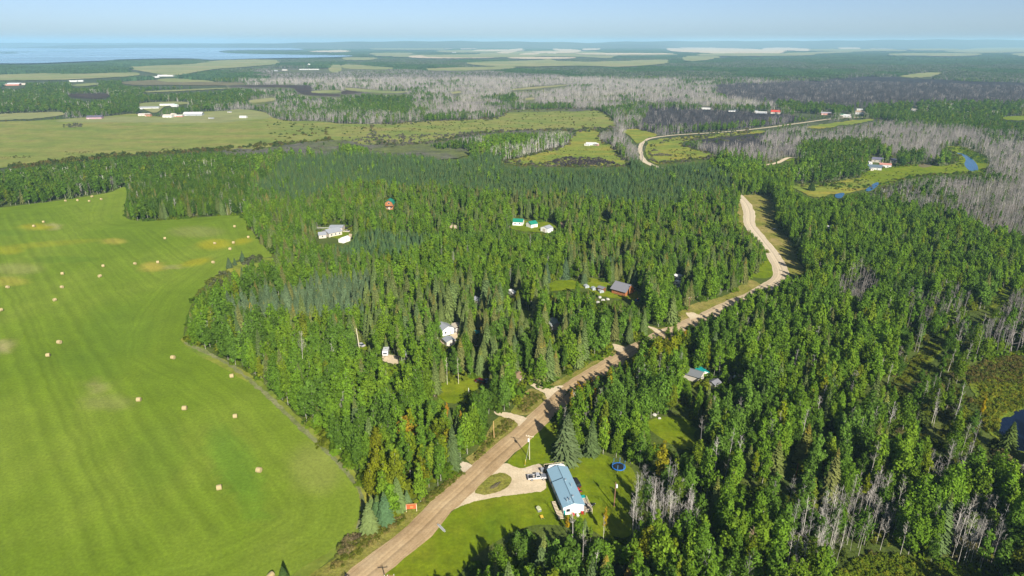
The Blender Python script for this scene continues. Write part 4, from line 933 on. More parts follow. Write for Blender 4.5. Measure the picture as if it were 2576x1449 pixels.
# ground covered by buildings that trees must not stand in
SOLID = []      # (x, y, radius)
SOLID.append((*q(1, 2, 2215, 770), 6.0)); SOLID.append((*q(1, 2, 2230, 690), 4.0))
def clear_of_solids(x, y):
    ok = np.ones(len(x), bool)
    for sx, sy, r_ in SOLID: ok &= (x - sx) ** 2 + (y - sy) ** 2 > r_ * r_
    return ok

# ------------------------------------------------------------------ where the trees stand
def annulus(d0, d1, step):
    half = R(44)
    n = int(d1 / step) + 2
    xs = np.arange(-n, n + 1) * step
    gx, gy = np.meshgrid(xs, np.arange(0, n + 1) * step)
    gx = gx.ravel() + rng.uniform(-.46, .46, gx.size) * step
    gy = gy.ravel() + rng.uniform(-.46, .46, gy.size) * step
    d = np.hypot(gx, gy)
    ok = (d >= d0) & (d < d1) & (np.abs(np.arctan2(gx, gy)) < half + 14 / np.maximum(d, 1))
    return gx[ok], gy[ok]
TREES = {k: [] for k in 'ASBH'}
GROVES = []
def hsh(x, y, f):
    return np.sin(x * f * 1.3 + 1.7 * np.sin(y * f * .9)) * np.cos(y * f * 1.1 + 2.1 * np.sin(x * f * .7))
def plant(d0, d1, step, rscale, lod, only=None, hf=1.0):
    x, y = annulus(d0, d1, step)
    px, py = project(x, y, 0.0)
    jx, jy = rng.normal(0, 3, len(px)), rng.normal(0, 1.5, len(px))
    z = look(ZONE, px + jx, py + jy)
    keep = (look(KEEP, px, py) == 0) & clear_of_solids(x, y) & (py > HOR + 5)
    if d1 > 2000: keep &= (look(CLEAR, px, py) == 0)
    # occasional gaps, coarser than a tree
    gap = hsh(x, y, .045) + .6 * hsh(x + 40, y, .11)
    u = rng.uniform(0, 1, len(x))
    for zid, (dens, mix) in ZT.items():
        sel = keep & (z == zid)
        idx = np.nonzero(sel)[0]
        if not len(idx) or not mix or (only and zid not in only): continue
        # height from the mix
        wts = np.array([m_[1] for m_ in mix]); tot = wts.sum() * dens
        pick = rng.choice(len(mix), len(idx), p=wts / wts.sum())
        pr = min(1.0, dens) * (1 - .35 * np.clip(gap[idx] - .55, 0, 1) * 2)
        go = u[idx] < pr
        if zid in (6, 8) and d1 > 700:                                   # patchy burn: openings, green islands
            n1 = hsh(x[idx], y[idx] * 2.2, .010) + .7 * hsh(x[idx] + 300, y[idx] * 2.2, .027)
            n2 = hsh(x[idx] + 900, y[idx] * 2.0, .008) + .6 * hsh(x[idx], y[idx] * 2.0, .021)
            go &= (n1 < .7) | (rng.uniform(0, 1, len(idx)) < .2)
            grn = [i for i, m_ in enumerate(mix) if m_[0] == 'A'][0]; gry = [i for i, m_ in enumerate(mix) if m_[0] == 'B'][0]
            r2 = rng.uniform(0, 1, len(idx))
            pick = np.where((n2 > .75) & (r2 < .75), grn, np.where((n2 < -.5) & (r2 < .6), gry, pick))
        for mi, (k, w, hm, hs, pal) in enumerate(mix):
            ii = idx[(pick == mi) & go]
            if not len(ii): continue
            h = hf * np.clip(rng.normal(hm, hs, len(ii)), hm * .5, hm * 1.5)
            rad = {'A': 2.3, 'S': 1.7, 'B': .9, 'H': 1.2}[k] * rscale
            ok = np.ones(len(ii), bool)
            for t, s_ in ((0.0, 0), (.2, 0), (.35, .9), (.35, -.9), (.5, 0), (.62, 1.1), (.62, -1.1), (.8, .8), (.8, -.8), (.92, 0), (1.02, 0)):
                if t == 0 and zid in (10,): continue
                qx, qy = project(x[ii], y[ii], h * t)
                dd = np.hypot(x[ii], y[ii])
                ok &= look(CLEAR, qx + s_ * rad / dd * FOC, qy) == 0
            # a tree squeezed by a clearing may be a smaller one
            sm = np.nonzero(~ok)[0]
            if len(sm) and k in 'AS' and d1 < 1500:
                h2 = h[sm] * .55; ok2 = np.ones(len(sm), bool)
                for t, s_ in ((0.0, 0), (.4, .6), (.4, -.6), (1.0, 0)):
                    qx, qy = project(x[ii][sm], y[ii][sm], h2 * t); dd = np.hypot(x[ii][sm], y[ii][sm])
                    ok2 &= look(CLEAR, qx + s_ * rad * .6 / dd * FOC, qy) == 0
                h[sm] = h2; ok[sm] = ok2
            ii = ii[ok]; h = h[ok]
            pal = np.array(pal)
            # neighbouring trees share a hue now and then (clones)
            cl = (np.floor(hsh(x[ii], y[ii], .06) * 2.2 + rng.uniform(0, 1.4, len(ii))).astype(int)) % len(pal)
            tint = pal[cl] * rng.uniform(.82, 1.2, (len(ii), 1))
            if k == 'A':
                yl = rng.uniform(0, 1, len(ii)) < .02
                tint[yl] = tint[yl] * .6 + np.array([.085, .075, .004])
            for a in range(len(ii)):
                TREES[k].append((x[ii[a]], y[ii[a]], h[a], tint[a], lod, zid, rscale))
def understory(d1, step):
    x, y = annulus(70, d1, step)
    px, py = project(x, y, 0.0)
    z = look(ZONE, px, py)
    ok = (look(KEEP, px, py) == 0) & clear_of_solids(x, y)
    for t in (0, 1.6, 2.6): ok &= look(CLEAR, *project(x, y, t)) == 0
    for zs, pal, dens, hm in (((0, 1, 2, 3, 5, 15, 8, 14), G_U, .85, 2.3), ((12, 16), G_V, .95, 1.7), ((6,), G_G, .5, 1.5)):
        ii = np.nonzero(ok & np.isin(z, zs) & (rng.uniform(0, 1, len(x)) < dens))[0]
        for a in ii:
            TREES['H'].append((x[a], y[a], hm * rng.uniform(.5, 1.6), np.array(pal[rng.integers(len(pal))]) * rng.uniform(.8, 1.2), 0, int(z[a]), 1.25))
G_U = [(.080, .140, .010), (.100, .152, .010), (.066, .115, .012), (.125, .155, .012)]
G_V = [(.080, .105, .012), (.100, .110, .014), (.060, .085, .014), (.105, .095, .035)]
def mapped_trees():
    """the trees that the photograph lets one tell apart, each at its own place"""
    out = []
    def T(kind, c_, r_, x, y, h, tint, label, wide=1.0, var=None):
        gx, gy = q(c_, r_, x, y)
        out.append((kind, gx, gy, h, tint, label, wide, var)); SOLID.append((gx, gy, 2.2))
    T('S', 1, 2, 1700, 575, 17.5, (0.097, 0.133, 0.053), "largest pale green spruce directly behind the blue roofed mobile home", 1.35, 2)
    T('S', 1, 2, 1885, 535, 13.5, (0.084, 0.125, 0.042), "smaller pale green spruce right of the largest spruce behind the mobile home", 1.15, 0)
    T('S', 1, 2, 1648, 585, 7.5, (0.260, 0.117, 0.068), "small dead reddish brown spruce at the corner of the mobile home", .9, 3)
    T('S', 1, 2, 430, 950, 11.5, (0.122, 0.179, 0.053), "pale green spruce just behind the red roadside sign", 1.2, 0)
    T('S', 1, 2, 500, 925, 6.0, (0.105, 0.164, 0.063), "young bluish spruce touching the left edge of the red sign", 1.0, 2)
    T('S', 1, 2, 335, 1045, 10.5, (0.081, 0.149, 0.063), "blue green spruce between the red sign and the tip of the hay field", 1.25, 4)
    T('S', 1, 2, 215, 1105, 9.5, (0.147, 0.195, 0.063), "light green spruce at the lower tip of the left wood by the field track", 1.3, 2)
    T('S', 1, 2, 280, 1010, 8.0, (0.073, 0.133, 0.047), "dark spruce behind the blue green spruce at the lower tip of the left wood", 1.1, 6)
    T('S', 0, 1, 1733, 575, 7.0, (0.090, 0.133, 0.063), "bluish spruce standing alone on the scrubby rim of the hay field", 1.2, 2)
    T('S', 0, 1, 1775, 555, 5.0, (0.081, 0.125, 0.058), "short spruce right of the lone bluish spruce on the field rim", 1.1, 0)
    T('S', 0, 1, 1835, 530, 7.5, (0.081, 0.133, 0.063), "upright bluish spruce at the far end of the scrubby field rim", 1.0, 6)
    T('S', 0, 1, 1838, 680, 9.0, (0.073, 0.133, 0.063), "left one of two bluish spruces on the yellow scrub beside the hay field", 1.0, 0)
    T('S', 0, 1, 1890, 670, 8.5, (0.073, 0.133, 0.063), "right one of two bluish spruces on the yellow scrub beside the hay field", 1.0, 2)
    T('S', 0, 1, 1910, 985, 10.5, (0.357, 0.265, 0.013), "bright yellow conifer standing in the silver green spruces by the hay field", 1.1, 0)
    T('S', 1, 1, 1690, 655, 13.0, (0.081, 0.133, 0.063), "tall bluish spruce at the back of the log house lawn", 1.1, 2)
    T('S', 1, 1, 1550, 680, 12.0, (0.081, 0.128, 0.061), "bluish spruce at the left end of the log house lawn", 1.1, 0)
    T('S', 1, 1, 1830, 690, 8.0, (0.097, 0.149, 0.058), "low spruce growing on the log house lawn", 1.25, 6)
    T('S', 1, 1, 2020, 640, 13.0, (0.078, 0.128, 0.063), "bluish spruce standing behind the log house roof", 1.15, 2)
    T('S', 1, 1, 2215, 715, 9.5, (0.081, 0.133, 0.058), "spruce beside the right gable of the log house", .95, 0)
    T('S', 1, 1, 1143, 1440, 11.0, (0.260, 0.219, 0.137), "bare silvery dead spruce in front of the dark red car", 1.0, 3)
    T('S', 2, 0, 970, 1440, 9.0, (0.048, 0.086, 0.023), "round dark conifer alone on the river meadow", 1.8, 6)
    T('A', 2, 0, 1650, 1255, 11.0, (0.043, 0.098, 0.020), "broad dark green tree right of the white farmhouse", 1.7, 2)
    T('A', 1, 2, 1985, 1130, 9.0, (0.300, 0.221, 0.012), "golden yellow slim birch in front of the mobile home", .55, 3)
    T('A', 1, 2, 1700, 1120, 6.0, (0.325, 0.221, 0.012), "small golden birch touching the front corner of the mobile home", .75, 3)
    T('A', 1, 2, 1790, 180, 11.0, (0.375, 0.221, 0.015), "orange yellow aspen leaning over the gravel road", .9, 1)
    T('A', 1, 2, 1740, 215, 9.5, (0.300, 0.195, 0.015), "smaller golden aspen at the road bend, left of the orange one", .8, 3)
    T('A', 1, 2, 805, 330, 10.0, (0.350, 0.195, 0.020), "orange topped aspen in the wood left of the road", .7, 3)
    T('A', 1, 2, 905, 370, 9.0, (0.338, 0.221, 0.020), "small orange aspen right of the orange topped one, left of the road", .7, 3)
    T('A', 2, 2, 2240, 260, 9.5, (0.338, 0.260, 0.008), "bright yellow slim tree by the dark pond", .6, 3)
    T('A', 2, 2, 1150, 800, 10.5, (0.088, 0.169, 0.020), "round green birch with white forked trunk in the middle of the right wood", 1.2, 2)
    T('S', 2, 2, 900, 610, 15.5, (0.138, 0.149, 0.032), "tall olive green spruce in the middle of the right wood", 1.35, 1)
    T('S', 2, 2, 690, 690, 13.0, (0.122, 0.149, 0.037), "olive green spruce left of the tall olive one in the right wood", 1.25, 4)
    T('S', 2, 2, 2440, 510, 11.5, (0.081, 0.117, 0.026), "dark spruce beside the pond at the right edge", 1.2, 2)
    T('S', 1, 2, 1990, 1500, 9.0, (0.195, 0.187, 0.042), "olive spruce at the bottom edge right of centre", 1.3, 1)
    T('S', 1, 2, 2180, 1530, 9.5, (0.325, 0.219, 0.053), "brown tinged spruce at the bottom edge", 1.1, 4)
    T('S', 0, 2, 2150, 1520, 6.0, (0.048, 0.086, 0.021), "dark spruce tip poking in at the bottom edge of the hay field", 1.2, 2)
    T('B', 1, 1, 885, 1449, 12, (.55, .50, .40), "right one of two pale tall trunks on the small green lawn", 1.0, 3)
    T('B', 1, 1, 800, 1455, 12, (.55, .50, .40), "left one of two pale tall trunks on the small green lawn", 1.0, 3)
    T('B', 1, 2, 1745, 1190, 11.5, (.50, .47, .42), "bare grey birch rising in front of the mobile home's white gable", 1.1, 2)
    T('B', 1, 2, 1975, 1205, 9.5, (.52, .50, .42), "slim bare birch right of the mobile home's front deck", .8, 3)
    T('B', 2, 2, 495, 1380, 13.0, (.55, .40, .26), "tan lit bare birch left of the row of bare birches", 1.0, 0)
    return out
MAPPED = mapped_trees()
NAME = {'A': ("aspen_tree", "tree"), 'S': ("spruce_tree", "tree"), 'B': ("bare_tree", "tree"), 'H': ("shrub", "shrub")}
def individual(kind, x, y, h, tint, label, group=None, var=None, wide=1.0, rz=None):
    nm, cat = NAME[kind]
    rz = rng.uniform(0, 6.28) if rz is None else rz
    if kind == 'H':
        me = SHR[rng.integers(len(SHR)) if var is None else var]
        o = link(nm, me, None, (x, y, 0), rz); s_ = h / 1.5; o.scale = (s_ * wide, s_ * wide, s_)
        o["tint"] = [float(t) for t in tint]
        return tag(o, label, cat, group)
    L_ = {'A': AS, 'S': SPR, 'B': BAR}[kind]; H0 = {'A': 14.0, 'S': 15.0, 'B': 12.0}[kind]
    i = int(rng.integers(len(L_))) if var is None else var
    r_ = thing(nm, label, cat, (x, y), rz, group)
    s_ = h / H0; r_.scale = (s_ ** .8 * wide, s_ ** .8 * wide, s_)
    for n2, me in (("trunk", L_[i][0]), ("branches" if kind == 'B' else "crown", L_[i][1])):
        o = link(n2, me, r_); o["tint"] = [float(t) for t in tint]
    return r_
# ------------------------------------------------------------------ built things
M = {}
def P(name, col, rough=.6, metal=0., vary=.10, scale=2.0, spec=.35):
    if name not in M: M[name] = plain(name, col, rough, metal, spec, vary, scale)
    return M[name]
WHITE = P("white_siding", (.78, .77, .74), .55); OFFW = P("cream_siding", (.50, .45, .38), .65); BLUE = P("blue_metal_roofing", (.24, .38, .47), .38, .1, .05)
DKBL = P("dark_roof_flashing", (.03, .06, .09), .5); GREYR = P("grey_shingles", (.17, .17, .19), .75); LGREY = P("light_grey_roofing", (.29, .31, .34), .5, .1); GREEN = P("green_metal_roofing", (.015, .20, .13), .4)
TEAL = P("teal_roofing", (.01, .30, .29), .45); LOG = P("varnished_logs", (.34, .135, .05), .55, vary=.3, scale=3); WOOD = P("weathered_boards", (.40, .34, .27), .8, vary=.2); NEWWOOD = P("pale_lumber", (.62, .52, .36), .75, vary=.15); DARK = P("dark_paint", (.03, .03, .035), .5)
RED = P("red_paint", (.42, .035, .03), .5); ORANGE = P("orange_red_signboard", (.48, .10, .035), .55, vary=.12); GLASS = P("window_glass", (.02, .03, .04), .08, 0, .02, spec=.6); STEEL = P("galvanised_steel", (.50, .52, .54), .35, .6); POLEW = P("pole_wood", (.42, .39, .27), .85, vary=.18); BROWNP = P("brown_pole_wood", (.22, .12, .07), .85)
RUBBER = P("tyre_rubber", (.02, .02, .02), .85); SILVER = P("silver_car_paint", (.58, .58, .60), .28, .35, .03); BLACKP = P("black_car_paint", (.02, .02, .022), .25, 0, .03, spec=.5); MAROON = P("dark_red_car_paint", (.09, .012, .018), .25, 0, .03, spec=.5); BLUEP = P("blue_car_paint", (.02, .07, .16), .25, 0, .03, spec=.5); GREYP = P("grey_car_paint", (.20, .21, .23), .3, .2, .03)
LAMP = P("headlamp_glass", (.75, .75, .72), .15); TAIL = P("red_lamp_glass", (.35, .02, .02), .2); STRAW = plain("baled_hay", (.36, .29, .15), .95, 0, .05, .25, 9.0); TRBLUE = P("blue_vinyl_pad", (.02, .16, .55), .45); NET = P("black_netting", (.012, .014, .018), .9); YEL = P("yellow_plastic", (.62, .42, .05), .5); STONE = P("pale_stone", (.42, .40, .36), .85, vary=.25); BROWNR = P("brown_roofing", (.22, .15, .09), .75); PINK = P("pale_red_siding", (.42, .20, .16), .7); REDROOF = P("red_metal_roofing", (.45, .06, .04), .45); CONC = P("concrete", (.42, .41, .38), .85)

class SB:
    """collects boxes, prisms, tubes for one mesh"""
    def __init__(s): s.v = []; s.f = []; s.m = []
    def box(s, x0, x1, y0, y1, z0, z1, mi=0, T=None):
        i = len(s.v)
        pts = [(x, y, z) for z in (z0, z1) for y in (y0, y1) for x in (x0, x1)]
        if T is not None: pts = [tuple(T @ Vector(p)) for p in pts]
        s.v += pts
        for f in ((0, 2, 3, 1), (4, 5, 7, 6), (0, 1, 5, 4), (2, 6, 7, 3), (0, 4, 6, 2), (1, 3, 7, 5)):
            s.f.append(tuple(i + k for k in f)); s.m.append(mi)
        return s
    def prism(s, prof, y0, y1, mi=0, axis='y'):
        """profile of (x, z) points swept along y (or (y, z) along x)"""
        i = len(s.v); n = len(prof)
        for y in (y0, y1):
            for a, z in prof: s.v.append((a, y, z) if axis == 'y' else (y, a, z))
        s.f.append(tuple(i + k for k in range(n))); s.f.append(tuple(i + n + k for k in reversed(range(n)))); s.m += [mi, mi]
        for k in range(n):
            s.f.append((i + k, i + n + k, i + n + (k + 1) % n, i + (k + 1) % n)); s.m.append(mi)
        return s
    def tube(s, p0, p1, r0, r1=None, n=8, mi=0, caps=True):
        r1 = r0 if r1 is None else r1
        p0, p1 = Vector(p0), Vector(p1); d = (p1 - p0).normalized()
        a = d.orthogonal().normalized(); b2 = d.cross(a); i = len(s.v)
        for p, r_ in ((p0, r0), (p1, r1)):
            for k in range(n):
                t = 2 * math.pi * k / n; s.v.append(tuple(p + (a * math.cos(t) + b2 * math.sin(t)) * r_))
        for k in range(n):
            s.f.append((i + k, i + (k + 1) % n, i + n + (k + 1) % n, i + n + k)); s.m.append(mi)
        if caps: s.f += [tuple(i + k for k in reversed(range(n))), tuple(i + n + k for k in range(n))]; s.m += [mi, mi]
        return s
    def put(s, name, mats, parent=None, smooth=False, bevel=0.0):
        me = mesh(name, s.v, s.f, mats, s.m)
        bm = bmesh.new(); bm.from_mesh(me); bmesh.ops.recalc_face_normals(bm, faces=bm.faces)
        if bevel: bmesh.ops.bevel(bm, geom=list(bm.edges), offset=bevel, segments=2, affect='EDGES', clamp_overlap=True)
        bm.to_mesh(me); bm.free()
        if smooth:
            me.polygons.foreach_set("use_smooth", np.ones(len(me.polygons), bool))
        return link(name, me, parent)
def opening(parent, W, L, side, off, z, w, h, kind="window", frame=WHITE, fill_=GLASS):
    """a framed window or door on one wall of a box W (x) by L (y)"""
    T = {'F': Matrix.Translation((off, -L / 2, z)), 'B': Matrix.Translation((off, L / 2, z)) @ Matrix.Rotation(math.pi, 4, 'Z'),
         'R': Matrix.Translation((W / 2, off, z)) @ Matrix.Rotation(math.pi / 2, 4, 'Z'), 'L': Matrix.Translation((-W / 2, off, z)) @ Matrix.Rotation(-math.pi / 2, 4, 'Z')}[side]
    b = SB(); t = .09
    for x0, x1, z0, z1 in ((-w / 2 - t, w / 2 + t, -t, 0), (-w / 2 - t, w / 2 + t, h, h + t), (-w / 2 - t, -w / 2, 0, h), (w / 2, w / 2 + t, 0, h)):
        b.box(x0, x1, -.07, .02, z0, z1, 0, T)
    o = b.put(kind, [frame], parent)
    SB().box(-w / 2, w / 2, -.03, .02, 0, h, 0, T).put("pane" if kind == "window" else "panel", [fill_], o)
    return o
def gable(name, label, cat, cx, cyy, rz, W, L, H, rise, wall, roof, over=.35, wins=(), doors=(), chim=(), group=None, base=.25, gambrel=False, solid=True):
    """house whose ridge runs along its own y"""
    t = thing(name, label, cat, (cx, cyy, 0.02), rz, group)
    hw = W / 2
    if gambrel: prof = [(-hw, 0), (hw, 0), (hw, H), (hw * .72, H + rise * .62), (0, H + rise), (-hw * .72, H + rise * .62), (-hw, H)]
    else: prof = [(-hw, 0), (hw, 0), (hw, H), (0, H + rise), (-hw, H)]
    SB().prism(prof, -L / 2, L / 2).put("wall", [wall], t)
    b = SB(); th = .14
    def slope(xa, za, xb, zb):
        n = Vector((-(zb - za), 0, xb - xa)).normalized() * th
        if n.z < 0: n = -n
        b.prism([(xa, za + .03), (xb, zb + .03), (xb + n.x, zb + n.z + .03), (xa + n.x, za + n.z + .03)], -L / 2 - over, L / 2 + over)
    s_ = rise / hw if not gambrel else (rise * .62) / (hw * .28)
    if gambrel:
        for sg in (-1, 1):
            slope(sg * (hw + over * .4), H - .4 * over * s_ * .5, sg * hw * .72, H + rise * .62); slope(sg * hw * .72, H + rise * .62, 0, H + rise)
    else:
        for sg in (-1, 1): slope(sg * (hw + over), H - over * s_, 0, H + rise)
    rf = b.put("roof", [roof], t)
    SB().box(-.16, .16, -L / 2 - over, L / 2 + over, H + rise + .13, H + rise + .20).put("ridge_cap", [roof], rf)
    for w_ in wins: opening(t, W, L, *w_)
    for d_ in doors: opening(t, W, L, *d_, kind="door", fill_=OFFW)
    for (x, y, r_, hh) in chim:
        zz = H + rise * (1 - abs(x) / hw)
        o = SB().tube((x, y, zz - .2), (x, y, zz + hh), r_, n=10).put("vent_pipe", [STEEL], rf)
    if base: SB().box(-hw + .05, hw - .05, -L / 2 + .05, L / 2 - .05, -.1, .0).put("footing", [CONC], t)
    if solid: 
        SOLID.append((cx, cyy, max(W, L) * .62))
    return t
def by_ridge(p1, p2, zr):
    a = np.array(dpx(*p1, zr)); b2 = np.array(dpx(*p2, zr)); c = (a + b2) / 2; d = b2 - a
    return float(c[0]), float(c[1]), math.atan2(-d[0], d[1]), float(np.hypot(*d))

# ---- mobile home with blue roof
def cm(x, y): return ((1560 + x * .15528) * .83854, (1350 + y * .15528) * .83854)
def mobile_home():
    fl, bl, fr = (np.array(dpx(*cm(*p), 2.75)) for p in ((826, 1118), (520, 380), (1252, 1052)))
    u = bl - fl; L = float(np.hypot(*u)); u /= L
    v = np.array([u[1], -u[0]]); W = float((fr - fl) @ v)
    c = fl + u * L / 2 + v * W / 2
    rz = math.atan2(-u[0], u[1])
    W -= .5
    t = gable("mobile_home", "long white mobile home under a blue metal roof beside the gravel drive", "mobile home", c[0], c[1], rz, W, L - .3, 2.75, .95, WHITE, BLUE, .25, solid=False,
          wins=[('F', -1.6, 1.0, 1.1, 1.0), ('L', -5.5, 1.0, 1.4, 1.0), ('L', -1.2, 1.0, 1.2, .9), ('L', 4.2, 1.0, 1.6, 1.0), ('R', -4.0, 1.0, 1.5, 1.0), ('R', 2.5, 1.0, 1.2, 1.0)], doors=[('L', 1.5, .35, .95, 2.0), ('R', -6.0, .35, .95, 2.0)])
    rf = [o for o in t.children if o.name.startswith("roof")][0]
    Hr = lambda x: 2.75 + .95 * (1 - abs(x) / (W / 2)) + .17
    for x, y, r_, hh in ((.55, 1.6, .16, .35), (1.6, -1.2, .10, 1.15), (.55, -6.0, .17, .4), (-1.55, -7.2, .11, .9), (-.75, -7.3, .11, .9)):
        p = SB().tube((x, y, Hr(x) - .15), (x, y, Hr(x) + hh), r_, n=10).tube((x, y, Hr(x) + hh), (x, y, Hr(x) + hh + .12), r_ * 1.5, n=10).put("vent_pipe", [STEEL], rf)
    # seam where the two roof sections meet, on the left slope
    a, b2 = (-W / 2 - .2, 2.75 - .06), (0, 3.71)
    SB().prism([(a[0], a[1] + .19), (b2[0], b2[1] + .19), (b2[0], b2[1] + .30), (a[0], a[1] + .30)], 2.5, 2.72).put("roof_seam", [DKBL], rf)
    SB().box(-.06, .06, -L / 2, L / 2, 3.90, 3.96).put("ridge_seam", [DKBL], rf)
    g = SB()
    for sx in (-1, 1):
        g.box(sx * (W / 2 + .25) - .06, sx * (W / 2 + .25) + .06, -L / 2, L / 2, 2.55, 2.68)
    g.put("gutter", [BLUE], rf)
    # white rear end with rounded corners
    y0 = L / 2 - .12; d = 2.3; hw = W / 2 - .1
    prof = [(-hw, y0), (-hw, y0 + d * .45), (-hw + .35, y0 + d * .8), (-hw + 1.0, y0 + d), (hw - 1.0, y0 + d), (hw - .35, y0 + d * .8), (hw, y0 + d * .45), (hw, y0)]
    vv = [(x, y, 0) for x, y in prof] + [(x, y, 2.5) for x, y in prof] + [(x * .93, y0 + (y - y0) * .9, 2.85 + .12 * (1 - abs(x) / hw)) for x, y in prof]
    n = len(prof); ff = []
    for r_ in range(2):
        for k in range(n): ff.append((r_ * n + k, r_ * n + (k + 1) % n, (r_ + 1) * n + (k + 1) % n, (r_ + 1) * n + k))
    ff.append(tuple(2 * n + k for k in range(n)))
    link("rear_extension", mesh("rear_extension", vv, ff, WHITE), t)
    SB().box(.4, .75, y0 + .9, y0 + 1.2, 2.9, 3.15).put("roof_vent", [DARK], t); SB().box(1.1, 1.4, y0 + .15, y0 + .4, 2.9, 3.1).put("roof_vent", [DARK], t)
    # skirting
    sk = SB()
    sk.box(-W / 2 - .03, -W / 2 + .0, -L / 2 + .2, L / 2 - .2, 0, .55); sk.box(W / 2, W / 2 + .03, -L / 2 + .2, L / 2 - .2, 0, .55)
    sk.put("skirting", [LGREY], t)
    SB().box(-W / 2 + .1, -W / 2 + .5, -L / 2 - .28, -L / 2 - .16, .2, 1.9).put("teal_panel", [TEAL], t)
    # decks
    def deck(name, x0, x1, y0, y1, z, n, along, label):
        dk = bpy.data.objects.new(name, None); COL.objects.link(dk); dk.parent = t
        for k in range(n):
            if along == 'x':
                a = y0 + (y1 - y0) * k / n; SB().box(x0, x1, a, a + (y1 - y0) / n - .03, z - .05, z).put("plank", [WOOD], dk)
            else:
                a = x0 + (x1 - x0) * k / n; SB().box(a, a + (x1 - x0) / n - .03, y0, y1, z - .05, z).put("plank", [WOOD], dk)
        for x in (x0 + .05, x1 - .05):
            for y in np.linspace(y0 + .05, y1 - .05, 4): SB().box(x - .05, x + .05, y - .05, y + .05, 0, z - .051).put("post", [WOOD], dk)
        dk["label"] = label
        return dk
    rd = deck("deck", -W / 2 - .1, W / 2 + .2, L / 2 + d + .1, L / 2 + d + 2.0, .75, 8, 'x', "pale rear deck")
    r1 = SB(); r1.box(-W / 2 - .1, W / 2 + .2, L / 2 + d + 1.9, L / 2 + d + 2.0, 1.6, 1.68)
    for x in np.linspace(-W / 2 - .05, W / 2 + .15, 8): r1.box(x - .04, x + .04, L / 2 + d + 1.9, L / 2 + d + 1.98, .75, 1.6)
    r1.put("railing", [NEWWOOD], rd)
    fd = deck("deck", W / 2 + .05, W / 2 + 2.3, -L / 2 - .8, -L / 2 + 5.0, .8, 10, 'y', "cluttered weathered side deck")
    r1 = SB(); r1.box(W / 2 + 2.2, W / 2 + 2.3, -L / 2 - .8, -L / 2 + 5.0, 1.65, 1.73); r1.box(W / 2 + .6, W / 2 + 2.3, -L / 2 - .8, -L / 2 - .7, 1.65, 1.73)
    for y in np.linspace(-L / 2 - .75, -L / 2 + 4.95, 9): r1.box(W / 2 + 2.21, W / 2 + 2.29, y - .04, y + .04, .8, 1.65)
    for x in np.linspace(W / 2 + .6, W / 2 + 2.2, 4): r1.box(x - .04, x + .04, -L / 2 - .79, -L / 2 - .71, .8, 1.65)
    r1.put("railing", [NEWWOOD], fd)
    for sx, sy, r_ in ((-W * .62, 3, 3), (0, -L * .4, W * .75), (0, -L * .15, W * .7), (0, 0, W * .7), (0, L * .2, W * .7), (0, L * .45, W * .8)):
        w = c + u * sy + v * sx; SOLID.append((float(w[0]), float(w[1]), float(r_) + 1.0))
    def loc(x, y): 
        w = c + u * y + v * x; return float(w[0]), float(w[1])
    return t, loc, rz, W, L
HOME, hloc, HRZ, HW, HL = mobile_home()
def boardwalk():
    t = thing("boardwalk", "slatted pale wooden walkway along the shaded wall of the mobile home", "walkway", hloc(-HW / 2 - 1.35, -HL / 2 + 2.2), HRZ)
    b = SB(); b.box(-.45, -.33, -4.1, 3.5, 0, .55).put("stringer", [DARK], t); SB().box(.33, .45, -4.1, 3.5, 0, .55).put("stringer", [DARK], t)
    me = SB().box(-.55, .55, -.15, .15, .62, .70).put("slat", [NEWWOOD], t).data
    o0 = t.children[-1]
    for k in range(13):
        o = [c_ for c_ in t.children if c_.name == "slat"][0] if k == 0 else link("slat", me, t)
        o.location = (0, -3.9 + k * .60, 0)
        if k < 6: o.scale = (1.5, 1, 1); o.location.x = .3
boardwalk()
# things on and round the decks
def chair_(name, label, x, y, z, rz, m_, cat="chair"):
    wx, wy = hloc(x, y); t = thing(name, label, cat, (wx, wy, z), HRZ + rz)
    SB().box(-.3, .3, -.28, .28, .40, .47).put("seat", [m_], t); SB().box(-.3, .3, .22, .29, .47, 1.0).put("backrest", [m_], t)
    for sx in (-.26, .26):
        SB().box(sx - .05, sx + .05, -.28, .25, .62, .67).put("armrest", [m_], t)
        for sy in (-.24, .24): SB().box(sx - .03, sx + .03, sy - .03, sy + .03, 0, .40).put("leg", [m_], t)
chair_("lawn_chair", "dark red lawn chair against the white front gable", -.2, -HL / 2 - .7, 0, .1, RED); chair_("lawn_chair", "red lawn chair in the front corner by the side deck", 2.4, -HL / 2 - .65, 0, -.15, RED)
chair_("lawn_chair", "white chair by the front of the mobile home under the golden birch", .9, -HL / 2 - 1.3, 0, .5, WHITE); chair_("lawn_chair", "dark chair on the cluttered side deck", HW / 2 + 1.2, -HL / 2 + 1.6, .82, .8, DARK)
def storage(name, label, x, y, z, w, l, h, m_, lid, cat="box"):
    wx, wy = hloc(x, y); t = thing(name, label, cat, (wx, wy, z), HRZ)
    SB().box(-w / 2, w / 2, -l / 2, l / 2, 0, h).put("bin", [m_], t); SB().box(-w / 2 - .04, w / 2 + .04, -l / 2 - .04, l / 2 + .04, h, h + .09).put("lid", [lid], t)
storage("deck_box", "teal topped box at the back end of the side deck", HW / 2 + 1.5, -HL / 2 + 5.6, 0, 1.3, 1.1, 1.0, WOOD, TEAL); storage("cool_box", "white box against the wall on the side deck", HW / 2 + .55, -HL / 2 + 3.4, .82, .7, 1.0, .6, WHITE, WHITE); storage("deck_box", "dark wooden bench box along the railing of the side deck", HW / 2 + 1.8, -HL / 2 + .6, .82, .6, 2.2, .5, DARK, WOOD)
storage("cool_box", "small white box at the rear corner of the side deck", HW / 2 + .4, -HL / 2 + 4.7, .82, .5, .5, .9, WHITE, LGREY)
